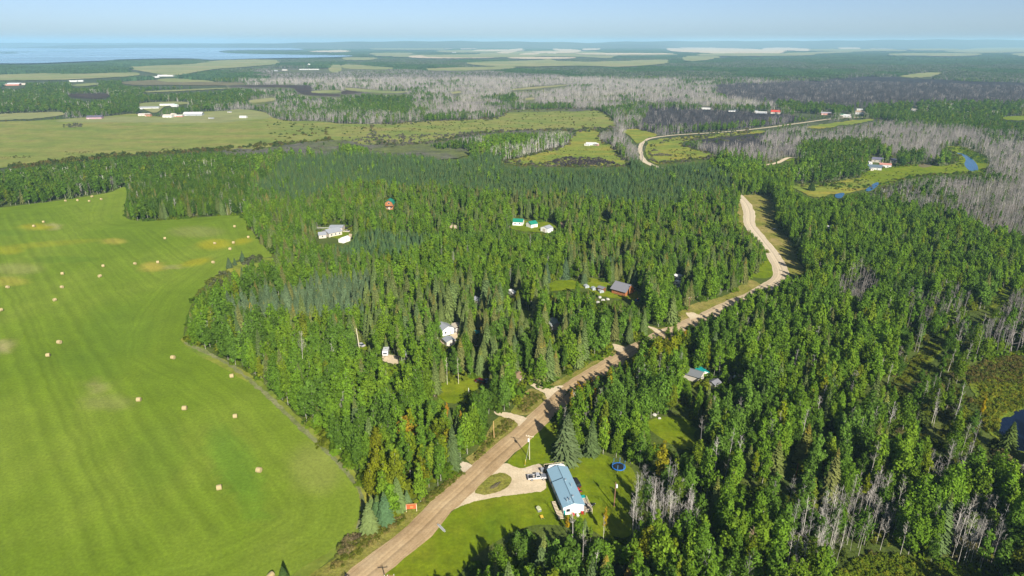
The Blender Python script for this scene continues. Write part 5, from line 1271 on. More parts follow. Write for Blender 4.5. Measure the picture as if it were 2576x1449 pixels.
storage("utility_box", "grey box standing by the corner of the rear deck", -HW / 2 - 1.0, HL / 2 + 2.9, 0, .9, .8, 1.2, GREYP, LGREY)
def barbecue():
    wx, wy = hloc(HW / 2 + 3.4, -HL / 2 + 1.9); t = thing("barbecue", "black barbecue grill on the lawn right of the side deck", "grill", (wx, wy), HRZ + .5)
    SB().tube((-.45, 0, .95), (.45, 0, .95), .30, n=12).put("hood", [BLACKP], t); SB().box(-.45, .45, -.28, .28, .62, .86).put("firebox", [BLACKP], t); SB().box(.45, .85, -.2, .2, .80, .84).put("side_shelf", [STEEL], t); SB().box(-.85, -.45, -.2, .2, .80, .84).put("side_shelf", [STEEL], t)
    for sx in (-.4, .4):
        for sy in (-.24, .24): SB().box(sx - .03, sx + .03, sy - .03, sy + .03, 0, .62).put("leg", [DARK], t)
barbecue()

# ---- vehicles
def wheel(parent, x, y, r_=.36, w=.24):
    o = SB().tube((x - w / 2, y, r_), (x + w / 2, y, r_), r_, n=16).put("wheel", [RUBBER], parent)
    SB().tube((x - w / 2 - .015, y, r_), (x + w / 2 + .015, y, r_), r_ * .58, n=12).put("rim", [STEEL], o)
def pickup(name, label, x, y, rz, body, bedm, cargo=True):
    t = thing(name, label, "pickup truck", (x, y, .05), rz)              # nose towards +y
    b = SB(); w = .98
    b.prism([(-2.9, .55), (2.75, .55), (2.88, .75), (2.85, .98), (1.35, 1.10), (-.55, 1.10), (-.55, 1.12), (-.62, 1.12), (-.62, .75), (-2.8, .75), (-2.8, 1.12), (-2.9, 1.12)], -w, w, 0, 'x')
    b.put("body", [body], t, bevel=.03)
    for sx in (-1, 1): SB().box(sx * w - .05, sx * w + .05, -2.9, -.55, .75, 1.14).put("bed_side", [body], t)
    SB().box(-w + .05, w - .05, -2.78, -.64, .751, .80).put("bed_floor", [bedm], t)
    c = SB()
    c.v = [(-.93, -.55, 1.10), (.93, -.55, 1.10), (.93, 1.35, 1.10), (-.93, 1.35, 1.10), (-.74, -.38, 1.80), (.74, -.38, 1.80), (.74, .55, 1.82), (-.74, .55, 1.82)]
    c.f = [(0, 3, 2, 1), (4, 5, 6, 7), (0, 1, 5, 4), (1, 2, 6, 5), (2, 3, 7, 6), (3, 0, 4, 7)]; c.m = [0] * 6
    cab = c.put("cab", [body], t, bevel=.04)
    def glass(nm, pts):
        link(nm, mesh(nm, pts, [tuple(range(len(pts)))], GLASS), cab)
    glass("windscreen", [(-.80, 1.28, 1.17), (.80, 1.28, 1.17), (.70, .66, 1.78), (-.70, .66, 1.78)])
    glass("rear_window", [(.72, -.555, 1.22), (-.72, -.555, 1.22), (-.64, -.41, 1.72), (.64, -.41, 1.72)])
    for sx in (-1, 1):
        pts = [(sx * .925, -.35, 1.20), (sx * .925, 1.05, 1.20), (sx * .79, .50, 1.72), (sx * .79, -.26, 1.72)]
        glass("side_window", pts if sx > 0 else pts[::-1])
        SB().box(sx * .98 - (.0 if sx > 0 else .02), sx * .98 + (.02 if sx > 0 else .0), -.5, 1.2, .62, 1.05).put("door", [body], t)
        SB().box(sx * 1.12 - .1, sx * 1.12 + .1, 1.0, 1.12, 1.2, 1.4).put("mirror", [BLACKP], t)
        SB().box(sx * .75 - .2, sx * .75 + .2, 2.84, 2.90, .75, .95).put("headlight", [LAMP], t); SB().box(sx * .88 - .09, sx * .88 + .09, -2.93, -2.88, .80, 1.08).put("tail_light", [TAIL], t)
        for y_ in (-1.75, 1.75): wheel(t, sx * .88, y_)
    SB().box(-.9, .9, 2.86, 2.97, .42, .62).put("bumper", [STEEL], t); SB().box(-.9, .9, -3.0, -2.9, .42, .60).put("bumper", [STEEL], t); SB().box(-.55, .55, 2.87, 2.91, .70, .92).put("grille", [BLACKP], t)
    SB().box(-.80, .80, 1.40, 2.70, 1.085, 1.10).put("bonnet_panel", [GREYP], t)
    return t
r1, r2 = np.array(dpx(1339.8, 1210.3)), np.array(dpx(1365.2, 1208.6)); d_ = r2 - r1; rzt = math.atan2(-d_[0], d_[1]); nrm_ = np.array([-d_[1], d_[0]]) / np.hypot(*d_)
tc = (r1 + r2) / 2 + nrm_ * .9
pickup("pickup_truck", "silver pickup truck with a loaded dark bed parked on the drive", float(tc[0]), float(tc[1]), rzt, SILVER, DARK)
def cargo():
    x, y = tc - (d_ / np.hypot(*d_)) * 1.6
    t = thing("tool_crate", "dark load lying in the bed of the silver pickup", "crate", (float(x), float(y), .86), rzt)
    SB().box(-.7, .7, -.8, .2, 0, .42).put("crate_body", [DARK], t); SB().box(-.5, .3, .25, .75, 0, .35).put("sack", [WOOD], t); SB().tube((-.6, -.9, .48), (.5, .8, .5), .05).put("pipe", [STEEL], t)
cargo()
def car(name, label, x, y, rz, paint, van=False, cat="car"):
    t = thing(name, label, cat, (x, y, .05), rz)
    w = .9; b = SB()
    if van: prof = [(-2.2, .35), (2.2, .35), (2.3, .6), (2.25, .95), (1.5, 1.1), (-2.2, 1.1), (-2.3, .8)]; top = [(-2.15, 1.09), (1.45, 1.09), (.85, 1.75), (-2.0, 1.78)]
    else: prof = [(-2.2, .35), (2.2, .35), (2.3, .55), (2.22, .80), (1.15, .95), (-1.6, .98), (-2.25, .90), (-2.3, .6)]; top = [(-1.65, .96), (1.15, .93), (.45, 1.42), (-1.0, 1.44)]
    b.prism(prof, -w, w, 0, 'x'); b.put("body", [paint], t, bevel=.05)
    c = SB(); n = len(top)
    c.v = [(-.86, a, z) if z < 1.2 else (-.66, a, z) for a, z in top] + [(.86, a, z) if z < 1.2 else (.66, a, z) for a, z in top]
    c.f = [(0, 1, 2, 3), (7, 6, 5, 4), (0, 4, 5, 1), (1, 5, 6, 2), (2, 6, 7, 3), (3, 7, 4, 0)]; c.m = [0] * 6
    cb = c.put("cabin", [GLASS], t, bevel=.03)
    (ya, za), (yb, zb) = top[3], top[2]
    SB().box(-.68, .68, ya, yb, max(za, zb) - .02, max(za, zb) + .05).put("roof_panel", [paint], cb)
    for sx in (-1, 1):
        for y_ in (-1.4, 1.4): wheel(t, sx * .82, y_, .32, .2)
        SB().box(sx * .62 - .16, sx * .62 + .16, 2.24, 2.31, .58, .74).put("headlight", [LAMP], t); SB().box(sx * .68 - .14, sx * .68 + .14, -2.32, -2.25, .65, .82).put("tail_light", [TAIL], t)
        SB().box(sx * .9 - .015, sx * .9 + .015, -.9, 1.0, .45, .9).put("door", [paint], t)
    SB().box(-.8, .8, 2.26, 2.36, .36, .52).put("bumper", [DARK], t)
    return t
def camper(name, label, x, y, rz, m_, l=6.0, h=2.5, rounded=True):
    t = thing(name, label, "travel trailer", (x, y, .05), rz)
    r_ = .55 if rounded else .15
    prof = [(-l / 2, .55), (l / 2, .55), (l / 2 + .1, h * .5), (l / 2 - r_ * .4, h - r_ * .5), (l / 2 - r_, h), (-l / 2 + r_, h), (-l / 2 + r_ * .3, h - r_ * .5), (-l / 2, h * .5)]
    SB().prism(prof, -1.2, 1.2, 0, 'x').put("body", [m_], t, bevel=.08)
    for sx in (-1, 1):
        for yy in (-1.4, 1.3): SB().box(sx * 1.2 - .02, sx * 1.2 + .02, yy - .5, yy + .5, 1.3, 1.9).put("window", [GLASS], t)
        for yy in (-.55, .35): wheel(t, sx * 1.12, yy, .34, .2)
    SB().box(1.19, 1.23, -.35, .35, .65, 2.1).put("door", [LGREY], t); SB().box(-.8, .8, l / 2 + .0, l / 2 + .12, 1.45, 1.95).put("window", [GLASS], t)
    SB().prism([(l / 2 - .2, .5), (l / 2 + 1.1, .5), (l / 2 + 1.1, .6), (l / 2 - .2, .6)], -.08, .08, 0, 'x').put("hitch", [DARK], t); SB().box(-.35, .35, -.4, .4, h, h + .18).put("roof_vent", [LGREY], t)
    return t
wx, wy = hloc(HW / 2 + 1.4, 3.6)
car("parked_car", "dark car parked close behind the right wall of the mobile home", wx, wy, HRZ + .1, BLACKP, True)
def mower():
    wx, wy = hloc(HW / 2 + 1.5, .3); t = thing("ride_on_mower", "red ride-on mower on the lawn beside the dark car", "mower", (wx, wy, .03), HRZ + .35)
    SB().prism([(.1, .35), (1.1, .35), (1.2, .55), (1.05, .8), (.1, .85)], -.35, .35, 0, 'x').put("bonnet", [RED], t, bevel=.05); SB().box(-.4, .4, -.75, .1, .3, .5).put("chassis", [RED], t); SB().box(-.28, .28, -.75, -.2, .5, .62).put("seat", [DARK], t); SB().box(-.28, .28, -.82, -.72, .6, .95).put("backrest", [DARK], t); SB().box(-.6, .6, -.35, .4, .12, .28).put("cutting_deck", [RED], t)
    SB().tube((0, .15, .85), (0, -.05, 1.1), .03).put("steering_column", [DARK], t)
    for sx in (-1, 1): wheel(t, sx * .45, -.55, .27, .2); wheel(t, sx * .40, .8, .2, .15)
mower()
def trampoline():
    gx, gy = q(1, 2, 2092, 640); t = thing("trampoline", "round blue trampoline with a black net on the lawn", "trampoline", (gx, gy))
    n = 24; vv = []; ff = []
    for k in range(n):
        a = 2 * math.pi * k / n
        for r_, z in ((2.15, .80), (2.15, .92), (1.78, .94), (1.78, .84)): vv.append((r_ * math.cos(a), r_ * math.sin(a), z))
    for k in range(n):
        for j in range(4): ff.append((k * 4 + j, k * 4 + (j + 1) % 4, ((k + 1) % n) * 4 + (j + 1) % 4, ((k + 1) % n) * 4 + j))
    link("pad_ring", mesh("pad_ring", vv, ff, TRBLUE), t)
    link("jumping_mat", mesh("jumping_mat", [(1.8 * math.cos(2 * math.pi * k / n), 1.8 * math.sin(2 * math.pi * k / n), .88) for k in range(n)], [tuple(range(n))], NET), t)
    for k in range(6):
        a = 2 * math.pi * k / 6 + .2; c, s_ = math.cos(a), math.sin(a)
        SB().tube((2.12 * c, 2.12 * s_, 0), (2.12 * c, 2.12 * s_, .82), .04, n=6).put("leg", [STEEL], t)
        SB().tube((2.02 * c, 2.02 * s_, .9), (2.02 * c, 2.02 * s_, 2.7), .05, n=6).put("pole", [P("blue_sleeve", (.12, .35, .75), .5)], t)
    nb = SB()
    for k in range(48):
        a = 2 * math.pi * k / 48; nb.tube((1.95 * math.cos(a), 1.95 * math.sin(a), .9), (1.95 * math.cos(a), 1.95 * math.sin(a), 2.6), .012, n=3, caps=False)
    for z in np.linspace(1.0, 2.6, 9):
        for k in range(24):
            a, b2 = 2 * math.pi * k / 24, 2 * math.pi * (k + 1) / 24
            nb.tube((1.95 * math.cos(a), 1.95 * math.sin(a), z), (1.95 * math.cos(b2), 1.95 * math.sin(b2), z), .012, n=3, caps=False)
    nb.put("net", [NET], t)
    SOLID.append((gx, gy, 3.5))
trampoline()
def lawn_things():
    gx, gy = q(1, 2, 1490, 955); t = thing("well_box", "grey wooden box with a pale lid edge on the front lawn", "box", (gx, gy), .35)
    SB().box(-.55, .55, -.7, .7, 0, .75).put("side_panel", [GREYP], t); SB().prism([(-.62, .75), (.62, .75), (0, 1.15)], -.76, .76).put("lid", [P("pale_green_lid", (.50, .52, .30), .7)], t)
    gx, gy = q(1, 2, 1512, 1012); t = thing("wheelbarrow", "small yellow wheelbarrow on the front lawn nearest the trees", "wheelbarrow", (gx, gy), .3)
    SB().prism([(-.55, .62), (-.35, .30), (.35, .30), (.6, .62)], -.42, .42, 0, 'x').put("tray", [YEL], t); wheel(t, 0, .75, .2, .1)
    for sx in (-.28, .28): SB().tube((sx * .5, .7, .22), (sx * 1.2, -1.15, .6), .03, n=6).put("handle", [NEWWOOD], t); SB().tube((sx, -.35, .35), (sx, -.45, 0), .03, n=6).put("leg", [DARK], t)
    gx, gy = q(1, 2, 755, 1088); t = thing("culvert_end", "pale concrete culvert end at the road edge by the lawn", "culvert", (gx, gy), -.9)
    SB().box(-1.4, 1.4, -.35, .35, -.1, .22).put("slab", [CONC], t); SB().tube((-1.9, 0, .05), (1.9, 0, .05), .25, n=10).put("pipe", [STEEL], t)
    gx, gy = q(1, 2, 1165, 765); t = thing("dirt_heap", "low dark soil heap on the grass island of the drive", "soil heap", (gx, gy), -.75)
    bm = bmesh.new(); bmesh.ops.create_icosphere(bm, subdivisions=3, radius=1)
    for v in bm.verts: v.co = Vector((v.co.x * .7, v.co.y * 2.2, max(0, v.co.z) * .35)) * (1 + .2 * math.sin(v.co.x * 9 + v.co.y * 7))
    me = bpy.data.meshes.new("heap"); bm.to_mesh(me); bm.free(); me.materials.append(P("dark_soil", (.09, .075, .04), .95)); link("heap", me, t)
lawn_things()
def sign():
    gx, gy = q(1, 2, 530, 962); t = thing("roadside_sign", "orange red wooden signboard on two posts at the verge", "sign", (gx, gy), .12)
    for sx in (-1.45, 1.45): SB().box(sx - .08, sx + .08, -.08, .08, 0, 2.5).put("post", [NEWWOOD], t)
    for k in range(4): SB().box(-1.36, 1.36, -.14, -.085, 1.02 + k * .33, 1.33 + k * .33).put("board", [ORANGE], t)
    SB().box(-.35, .55, -.17, -.145, 1.35, 2.05).put("notice_panel", [P("lighter_orange_panel", (.66, .20, .07), .55)], t)
    SB().box(-1.6, 1.6, -.2, .12, 2.5, 2.6).put("top_beam", [P("orange_beam", (.55, .24, .10), .7)], t)
sign()
# ---- utility poles
def upole(label, base, h, lean=(0, 0), m_=POLEW, cross=None, transformer=None, guy=None, r_=.17, name="utility_pole"):
    t = thing(name, label, "utility pole", base)
    SB().tube((0, 0, 0), (lean[0], lean[1], h), r_, r_ * .7, n=10).put("shaft", [m_], t)
    if cross is not None:
        c, s_ = math.cos(cross), math.sin(cross); z = h - .35
        a = SB().tube((-1.25 * c, -1.25 * s_, z), (1.25 * c, 1.25 * s_, z), .085, n=6).put("crossarm", [NEWWOOD if m_ is POLEW else m_], t)
        for k in (-1.1, -.4, 1.1): SB().tube((k * c, k * s_, z + .05), (k * c, k * s_, z + .38), .07, .04, n=8).put("insulator", [WHITE], a)
    if transformer is not None:
        dx, dy, z = transformer; o = SB().tube((dx, dy, z), (dx, dy, z + .95), .29, n=14).put("transformer", [P("pale_transformer", (.62, .64, .64), .4)], t)
        SB().tube((dx, dy, z + .95), (dx, dy, z + 1.3), .06, .04, n=6).put("bushing", [WHITE], o); SB().box(min(0, dx), max(0, dx), -.05 + min(0, dy), .05 + max(0, dy), z + .4, z + .5).put("bracket", [STEEL], t)
    if guy is not None: SB().tube((0, 0, h * .70), (*guy, 0.05), .035, n=5).put("guy_wire", [STEEL], t)
    SOLID.append((base[0], base[1], 1.5))
    return t
g = q(1, 2, 1420, 570); g2 = q(1, 2, 1385, 615)
upole("tall utility pole with crossarm and white transformer by the drive", g, 9.0, (-.15, 0), cross=-.25, transformer=(-.42, -.18, 6.9), guy=(g2[0] - g[0], g2[1] - g[1] + .2))
t = thing("guy_stub", "yellow sleeve of the guy wire at the foot of the utility pole", "guy marker", g2, 0); SB().tube((0, 0, 0), (.25, .1, 2.2), .06, n=8).put("sleeve", [YEL], t); SB().tube((0, 0, 0), (0, 0, .15), .15, n=8).put("anchor", [STEEL], t)
upole("brown utility pole with a white transformer at the right edge of the lawn", q(1, 2, 2058, 925), 8.4, (.05, .05), BROWNP, transformer=(.38, -.1, 6.7))
upole("slim leaning wooden pole on the left verge of the gravel road", q(1, 2, 1153, 408), 6.6, (-.2, .1), P("tan_pole_wood", (.50, .32, .14), .8), r_=.13)
upole("pole with dark head cut by the bottom edge beside the gravel road", q(1, 2, 376, 1625), 7.6, (-.1, .1), BROWNP, cross=.1)
upole("white leaning pole in the wood beside the silver car", q(1, 1, 138, 1190), 10.0, (-.7, .2), P("pale_pole_wood", (.62, .56, .42), .8), r_=.18)
upole("rusty short pole in the dark gap of the right wood", q(2, 2, 845, 725), 6.0, (.3, .1), P("rusty_pole", (.30, .10, .05), .8), r_=.13)
upole("utility pole on the grass verge left of the far road", q(2, 1, 45, 900), 7.5, (0, 0), BROWNP, cross=.5)
upole("white post on the green lawn among the trees", q(1, 2, 962, 100), 4.0, (0, 0), WHITE, r_=.12, name="white_post")

# ---- hay bales
def bale_mesh():
    b = SB(); n = 22; prof = [(-.78, .70), (-.74, .84), (-.4, .88), (0, .90), (.4, .88), (.74, .84), (.78, .70)]
    vv = []; ff = []
    for x, r_ in prof:
        for k in range(n):
            a = 2 * math.pi * k / n; rr = r_ * (1 + .02 * math.sin(3 * a + x * 5)); z = rr * math.sin(a)
            vv.append((x, rr * math.cos(a), max(z, -.80) + .80))
    for i in range(len(prof) - 1):
        for k in range(n): ff.append((i * n + k, i * n + (k + 1) % n, (i + 1) * n + (k + 1) % n, (i + 1) * n + k))
    # coiled ends
    for s_, i in ((-1, 0), (1, len(prof) - 1)):
        base = i * n; prev = [base + k for k in range(n)]
        for rr, dx in ((.52, -.03), (.34, .03), (.16, -.02)):
            st = len(vv)
            for k in range(n):
                a = 2 * math.pi * k / n; vv.append((s_ * (.78 + dx), rr * math.cos(a), rr * math.sin(a) + .80))
            for k in range(n): ff.append((prev[k], prev[(k + 1) % n], st + (k + 1) % n, st + k))
            prev = [st + k for k in range(n)]
        ff.append(tuple(prev))
    me = mesh("hay_bale", vv, ff, STRAW); bm = bmesh.new(); bm.from_mesh(me); bmesh.ops.recalc_face_normals(bm, faces=bm.faces); bm.to_mesh(me); bm.free()
    return me
BALE = bale_mesh()
BALES = [(0, 1, 495, 72, "first bale from the left along the dark wood at the far edge"), (0, 1, 587, 69, "second bale from the left along the dark wood at the far edge"), (0, 1, 695, 40, "bale nearest the dark wood at the far edge of the field"), (0, 1, 675, 74, "bale just in front of the one nearest the far wood"), (0, 1, 765, 60, "bale at the far edge below the narrow tip of the field"),
 (0, 1, 330, 232, "bale at the back rim of the left yellow patch"), (0, 1, 257, 264, "bale standing in the middle of the left yellow patch"), (0, 1, 1772, 267, "bale in the right back corner of the field under the wood"), (0, 1, 1245, 357, "lone bale in the middle of the back part of the field"), (0, 1, 1875, 348, "bale at the right end of the large yellow patch"), (0, 1, 1622, 394, "bale in the left half of the large yellow patch"), (0, 1, 1763, 390, "bale in the middle of the large yellow patch"), (0, 1, 1738, 438, "bale just below the large yellow patch"),
 (0, 1, 1610, 539, "bale at the right end of the long yellow streak"), (0, 1, 1192, 538, "bale above the left end of the long yellow streak"), (0, 1, 1020, 548, "bale left of the long yellow streak"), (0, 1, 780, 566, "back one of two bales left of the long yellow streak"), (0, 1, 755, 643, "front one of two bales left of the long yellow streak"), (0, 1, 473, 624, "back one of the three bales in a left hand row"), (0, 1, 470, 726, "middle one of the three bales in a left hand row"), (0, 1, 415, 823, "front one of the three bales in a left hand row"),
 (0, 1, 60, 726, "bale on the left yellow tinge near the picture edge"), (0, 1, 8, 900, "bale cut by the left edge of the picture"), (0, 1, 450, 1145, "back one of two bales left of the field's middle"), (0, 1, 365, 1242, "front one of two bales left of the field's middle"), (0, 1, 1307, 1260, "bale out in the field left of the bulging wood"), (0, 1, 1750, 1400, "bale close to the track under the bulging wood"),
 (0, 2, 1050, 130, "bale alone in the middle of the near field"), (0, 2, 1395, 195, "left one of two bales in the middle of the near field"), (0, 2, 1776, 255, "right one of two bales in the middle of the near field"), (0, 2, 1956, 664, "right one of the two nearest whole bales"), (0, 2, 1656, 796, "left one of the two nearest whole bales"), (0, 2, 2046, 1462, "bale cut by the bottom edge of the picture")]
for c_, r_, x, y, lab in BALES:
    gx, gy = q(c_, r_, x, y)
    o = link("hay_bale", BALE, None, (gx, gy, .02), rng.choice([.3, .5, .1, -.2, 1.2, .4])); k = rng.uniform(.88, 1.02); o.scale = (k, k, k)
    tag(o, "round straw bale, " + lab, "hay bale", "round bales on the mown hay field")

# ---- houses in the wood
cx, cyy, rz, L_ = by_ridge((1549.8, 706.6), (1586.3, 716.4), 5.6)
lg = gable("log_house", "orange log house with a dark grey roof on a green lawn", "house", cx, cyy, rz, 8.2, L_ - .8, 2.9, 2.6, LOG, GREYR, .8, wins=[('R', -1.5, 1.0, 1.3, 1.1), ('F', 1.6, 1.0, 1.2, 1.2), ('F', -1.4, 1.0, 1.2, 1.2), ('F', 0, 3.3, 1.0, 1.0), ('L', 1.8, 1.0, 1.4, 1.1), ('L', -1.6, 1.0, 1.4, 1.1)], doors=[('L', .2, .1, 1.0, 2.1)])
for k in range(9):
    for sgn, nm in ((-1, 'L'), (1, 'R')): SB().tube((sgn * 4.12, -L_ / 2 + .3, .2 + k * .32), (sgn * 4.12, L_ / 2 - .3, .2 + k * .32), .15, n=6).put("log", [LOG], lg)
    SB().tube((-4.2, -L_ / 2 + .38, .2 + k * .32), (4.2, -L_ / 2 + .38, .2 + k * .32), .15, n=6).put("log", [LOG], lg)
pd = SB()
pd.box(-6.4, -4.3, -L_ / 2 + .5, L_ / 2 - .5, .25, .35); pd.put("porch_floor", [LOG], lg)
pr = SB(); pr.box(-6.4, -6.3, -L_ / 2 + .5, L_ / 2 - .5, 1.1, 1.18)
for y in np.linspace(-L_ / 2 + .6, L_ / 2 - .6, 9): pr.box(-6.39, -6.31, y - .05, y + .05, .35, 1.1)
pr.put("porch_railing", [LOG], lg)
gx, gy = q(1, 1, 1985, 770); an = gable("log_annex", "dark annex in the shade at the left end of the log house", "shed", gx - 1.0, gy + 4.0, rz + .0, 3.0, 3.4, 2.2, .5, P("brown_boards", (.16, .07, .03), .7), GREYR, .25, doors=[('F', 0, .1, .9, 1.9)])
def wpx(x, y): return 1257.8 + .0978 * x, 503.1 + .0978 * y
cx, cyy, rz, L_ = by_ridge(wpx(345, 478), wpx(600, 490), 4.2); gable("white_house", "white house with a green roof half hidden by a brown topped spruce", "house", cx, cyy, rz, 7.0, L_, 2.7, 1.5, WHITE, GREEN, .3, wins=[('R', -1.8, 1.0, 1.0, 1.0), ('R', 1.5, 1.0, 1.0, 1.0), ('L', -1.8, 1.0, 1.0, 1.0), ('F', 0, 1.0, 1.1, 1.0)], doors=[('R', 3.2, .1, .9, 2.0)])
cx, cyy, rz, L_ = by_ridge(wpx(770, 545), wpx(870, 528), 4.4); gable("white_garage", "white garage with a green roof right of the spruce", "garage", cx, cyy, rz + .05, 6.0, L_ + 2.5, 2.7, 1.5, WHITE, GREEN, .3, doors=[('R', 0, .1, 2.4, 2.1)], wins=[('L', 0, 1.1, .9, .8)])
cx, cyy, rz, L_ = by_ridge(wpx(1140, 676), wpx(1272, 638), 4.2); gable("white_shed", "white metal shed with a light grey roof on the small lawn", "shed", cx, cyy, rz, 6.6, L_ + .3, 2.8, 1.3, WHITE, LGREY, .15, doors=[('F', 0, .1, 2.6, 2.3)], wins=[('R', 2, 1.2, .8, .6)])
gx, gy = dpx(*wpx(1620, 715)); gable("brown_hut", "small hut with an orange brown roof at the edge of the spruces", "hut", gx, gy, .5, 4.5, 5.0, 2.2, 1.4, PINK, BROWNR, .4, doors=[('F', 0, .1, .9, 1.9)], wins=[('R', 0, 1.0, .9, .8)])
def lpx(x, y): return 754.7 + .1172 * x, 469.6 + .1172 * y
cx, cyy, rz, L_ = by_ridge(lpx(540, 922), lpx(820, 866), 4.6); gable("grey_roofed_house", "long beige house with a light grey metal roof near the hay field wood", "house", cx, cyy, rz, 9.5, L_, 2.8, 1.7, OFFW, LGREY, .4, wins=[('R', -3, 1.0, 1.2, 1.0), ('R', 0, 1.0, 1.2, 1.0), ('R', 3, 1.0, 1.2, 1.0), ('F', 0, 1.0, 1.2, 1.0)], doors=[('R', 1.6, .1, .9, 2.0)])
cx, cyy, rz, L_ = by_ridge(lpx(400, 968), lpx(560, 955), 3.6); gable("low_wing", "lower grey roofed wing at the left end of the beige house", "annex", cx, cyy - 1.0, rz, 7.0, L_, 2.3, 1.2, OFFW, LGREY, .3, wins=[('R', 0, .9, 1.0, .9)])
cx, cyy, rz, L_ = by_ridge(lpx(650, 830), lpx(930, 830), 3.6); gable("pale_barn", "pale barn with a flat looking roof behind the beige house", "barn", cx, cyy, rz, 8.0, L_, 2.8, .8, OFFW, LGREY, .25, doors=[('R', 0, .1, 2.2, 2.1)])
cx, cyy, rz, L_ = by_ridge(lpx(870, 1108), lpx(1020, 1055), 3.2); gable("white_cabin_shed", "small white shed with a white roof in front of the beige house", "shed", cx, cyy, rz, 4.2, L_, 2.2, 1.0, WHITE, P("white_roofing", (.68, .69, .70), .45), .2, doors=[('R', 0, .1, .9, 1.8)])
gx, gy = dpx(*lpx(1010, 905)); car("parked_car", "dark car parked under the spruces right of the beige house", gx, gy, 1.2, BLACKP)
gx, gy = dpx(*lpx(1000, 975)); car("parked_car", "pale car on the gravel right of the beige house", gx, gy, 1.4, OFFW)
gx, gy = dpx(*lpx(1460, 600)); car("parked_car", "grey car showing through the trees between beige house and orange cabin", gx, gy, 1.4, GREYP, True)
fn = thing("deck_fence", "white railing behind the low wing of the beige house", "fence", dpx(*lpx(520, 910)), .08)
for k in range(12): SB().box(-5 + k * .9 - .04, -5 + k * .9 + .04, -.04, .04, 0, 1.1).put("picket", [WHITE], fn)
SB().box(-5.1, 5.1, -.05, .05, 1.1, 1.2).put("top_rail", [WHITE], fn)
gx, gy = dpx(*lpx(1915, 498)); cb = gable("orange_cabin", "tall orange cabin with a curved green roof deep in the wood", "cabin", gx, gy + 4, .0, 6.6, 7.5, 4.2, 3.4, LOG, GREEN, .5, gambrel=True, wins=[('F', -1.6, 1.2, 1.1, 1.2), ('F', 1.6, 1.2, 1.1, 1.2), ('F', 0, 4.6, 1.4, 1.2), ('R', 0, 1.2, 1.2, 1.1)], doors=[('F', 0, .3, .9, 2.0)])
SB().box(-3.3, 3.3, -4.9, -3.76, 2.9, 3.02).put("balcony", [DARK], cb)
# village yard in the middle
def vpx(x, y): return 1090.1 + .1302 * x, 788.2 + .1302 * y
cx, cyy, rz, L_ = by_ridge(vpx(285, 245), vpx(180, 178), 4.3); gable("white_bungalow", "white bungalow with a grey roof among tall spruces", "house", cx - .3, cyy, rz, 6.0, L_ + 1, 2.9, 1.4, WHITE, LGREY, .35, wins=[('F', -1.4, 1.0, 1.0, 1.0)], doors=[('F', 1.2, .1, .9, 2.0)])
gx, gy = dpx(*vpx(455, 375)); gable("dark_garage", "dark garage with a tan roof right of the white bungalow", "garage", gx, gy + 2.5, .15, 4.6, 5.0, 2.4, .5, P("charcoal_boards", (.07, .065, .07), .7), P("tan_roofing", (.50, .43, .34), .7), .25, doors=[('F', .2, .1, 1.8, 2.0)], wins=[('F', -1.5, 1.1, .7, .7)])
gx, gy = dpx(*vpx(300, 620)); gable("grey_shed", "small shed with a bluish grey roof in front of the white bungalow", "shed", gx, gy + 1.5, .5, 4.2, 4.5, 2.2, .8, OFFW, LGREY, .25, doors=[('F', 0, .1, .9, 1.8)])
gx, gy = dpx(*vpx(15, 535)); camper("travel_trailer", "small white trailer left of the yard with the white bungalow", gx, gy, .6, WHITE, 3.6, 2.1)
def canopy(gx, gy, rz, label):
    t = thing("canopy_tent", label, "canopy", (gx, gy), rz)
    SB().prism([(-2.3, 2.3), (0, 3.2), (2.3, 2.3), (2.3, 2.38), (0, 3.30), (-2.3, 2.38)], -1.9, 1.9).put("canopy_top", [TEAL], t)
    for sx in (-2.1, 2.1):
        SB().box(sx - .03 + (.12 if sx > 0 else -.12), sx + .03 + (.12 if sx > 0 else -.12), -1.9, 1.9, 2.0, 2.34).put("valance", [P("white_canvas", (.75, .77, .75), .7)], t)
        for sy in (-1.8, 0, 1.8): SB().tube((sx, sy, 0), (sx, sy, 2.35), .05, n=6).put("pole", [WHITE], t)
    SB().box(-2.0, -.2, -1.2, 1.2, .7, .78).put("table_top", [WHITE], t)
gx, gy = dpx(*vpx(830, 505)); canopy(gx, gy + 1.5, .45, "teal canopy tent on the gravel yard between spruces"); SOLID.append((gx, gy + 1.5, 3.2))
gx, gy = dpx(*vpx(905, 1345)); car("parked_car", "dark red car parked at the edge of the small lawn", gx, gy, 1.0, MAROON, True); SOLID.append((gx, gy, 2.5))
gx, gy = dpx(*vpx(1040, 1350)); pickup("pickup_truck", "grey blue pickup half hidden by the silvery dead spruce", gx, gy, 1.15, P("grey_blue_car_paint", (.12, .15, .20), .3, .2, .03), DARK)
gx, gy = dpx(*vpx(1610, 1345)); gable("small_garage", "small garage with an open dark door where the track enters the wood", "garage", gx, gy + 1.5, -.5, 4.0, 4.2, 2.2, .9, OFFW, BROWNR, .3, doors=[('F', 0, .1, 2.0, 1.9)])
def tpx(x, y): return 880.5 + .1302 * x, 813.4 + .1302 * y
gx, gy = dpx(*tpx(675, 655)); camper("travel_trailer", "silver trailer with a rounded white front in the sandy yard", gx, gy + 2.6, math.pi + .05, P("pale_aluminium", (.66, .67, .69), .35, .3), 5.2, 2.6); SOLID.append((gx, gy + 2.5, 3.0))
gx, gy = dpx(*tpx(1005, 690)); gable("grey_wood_shed", "grey board shed between the spruces right of the silver trailer", "shed", gx + .6, gy + 1.8, -.25, 3.6, 4.4, 2.3, .4, P("grey_boards", (.16, .15, .14), .8), LGREY, .2, doors=[('F', 0, .1, .9, 1.8)])
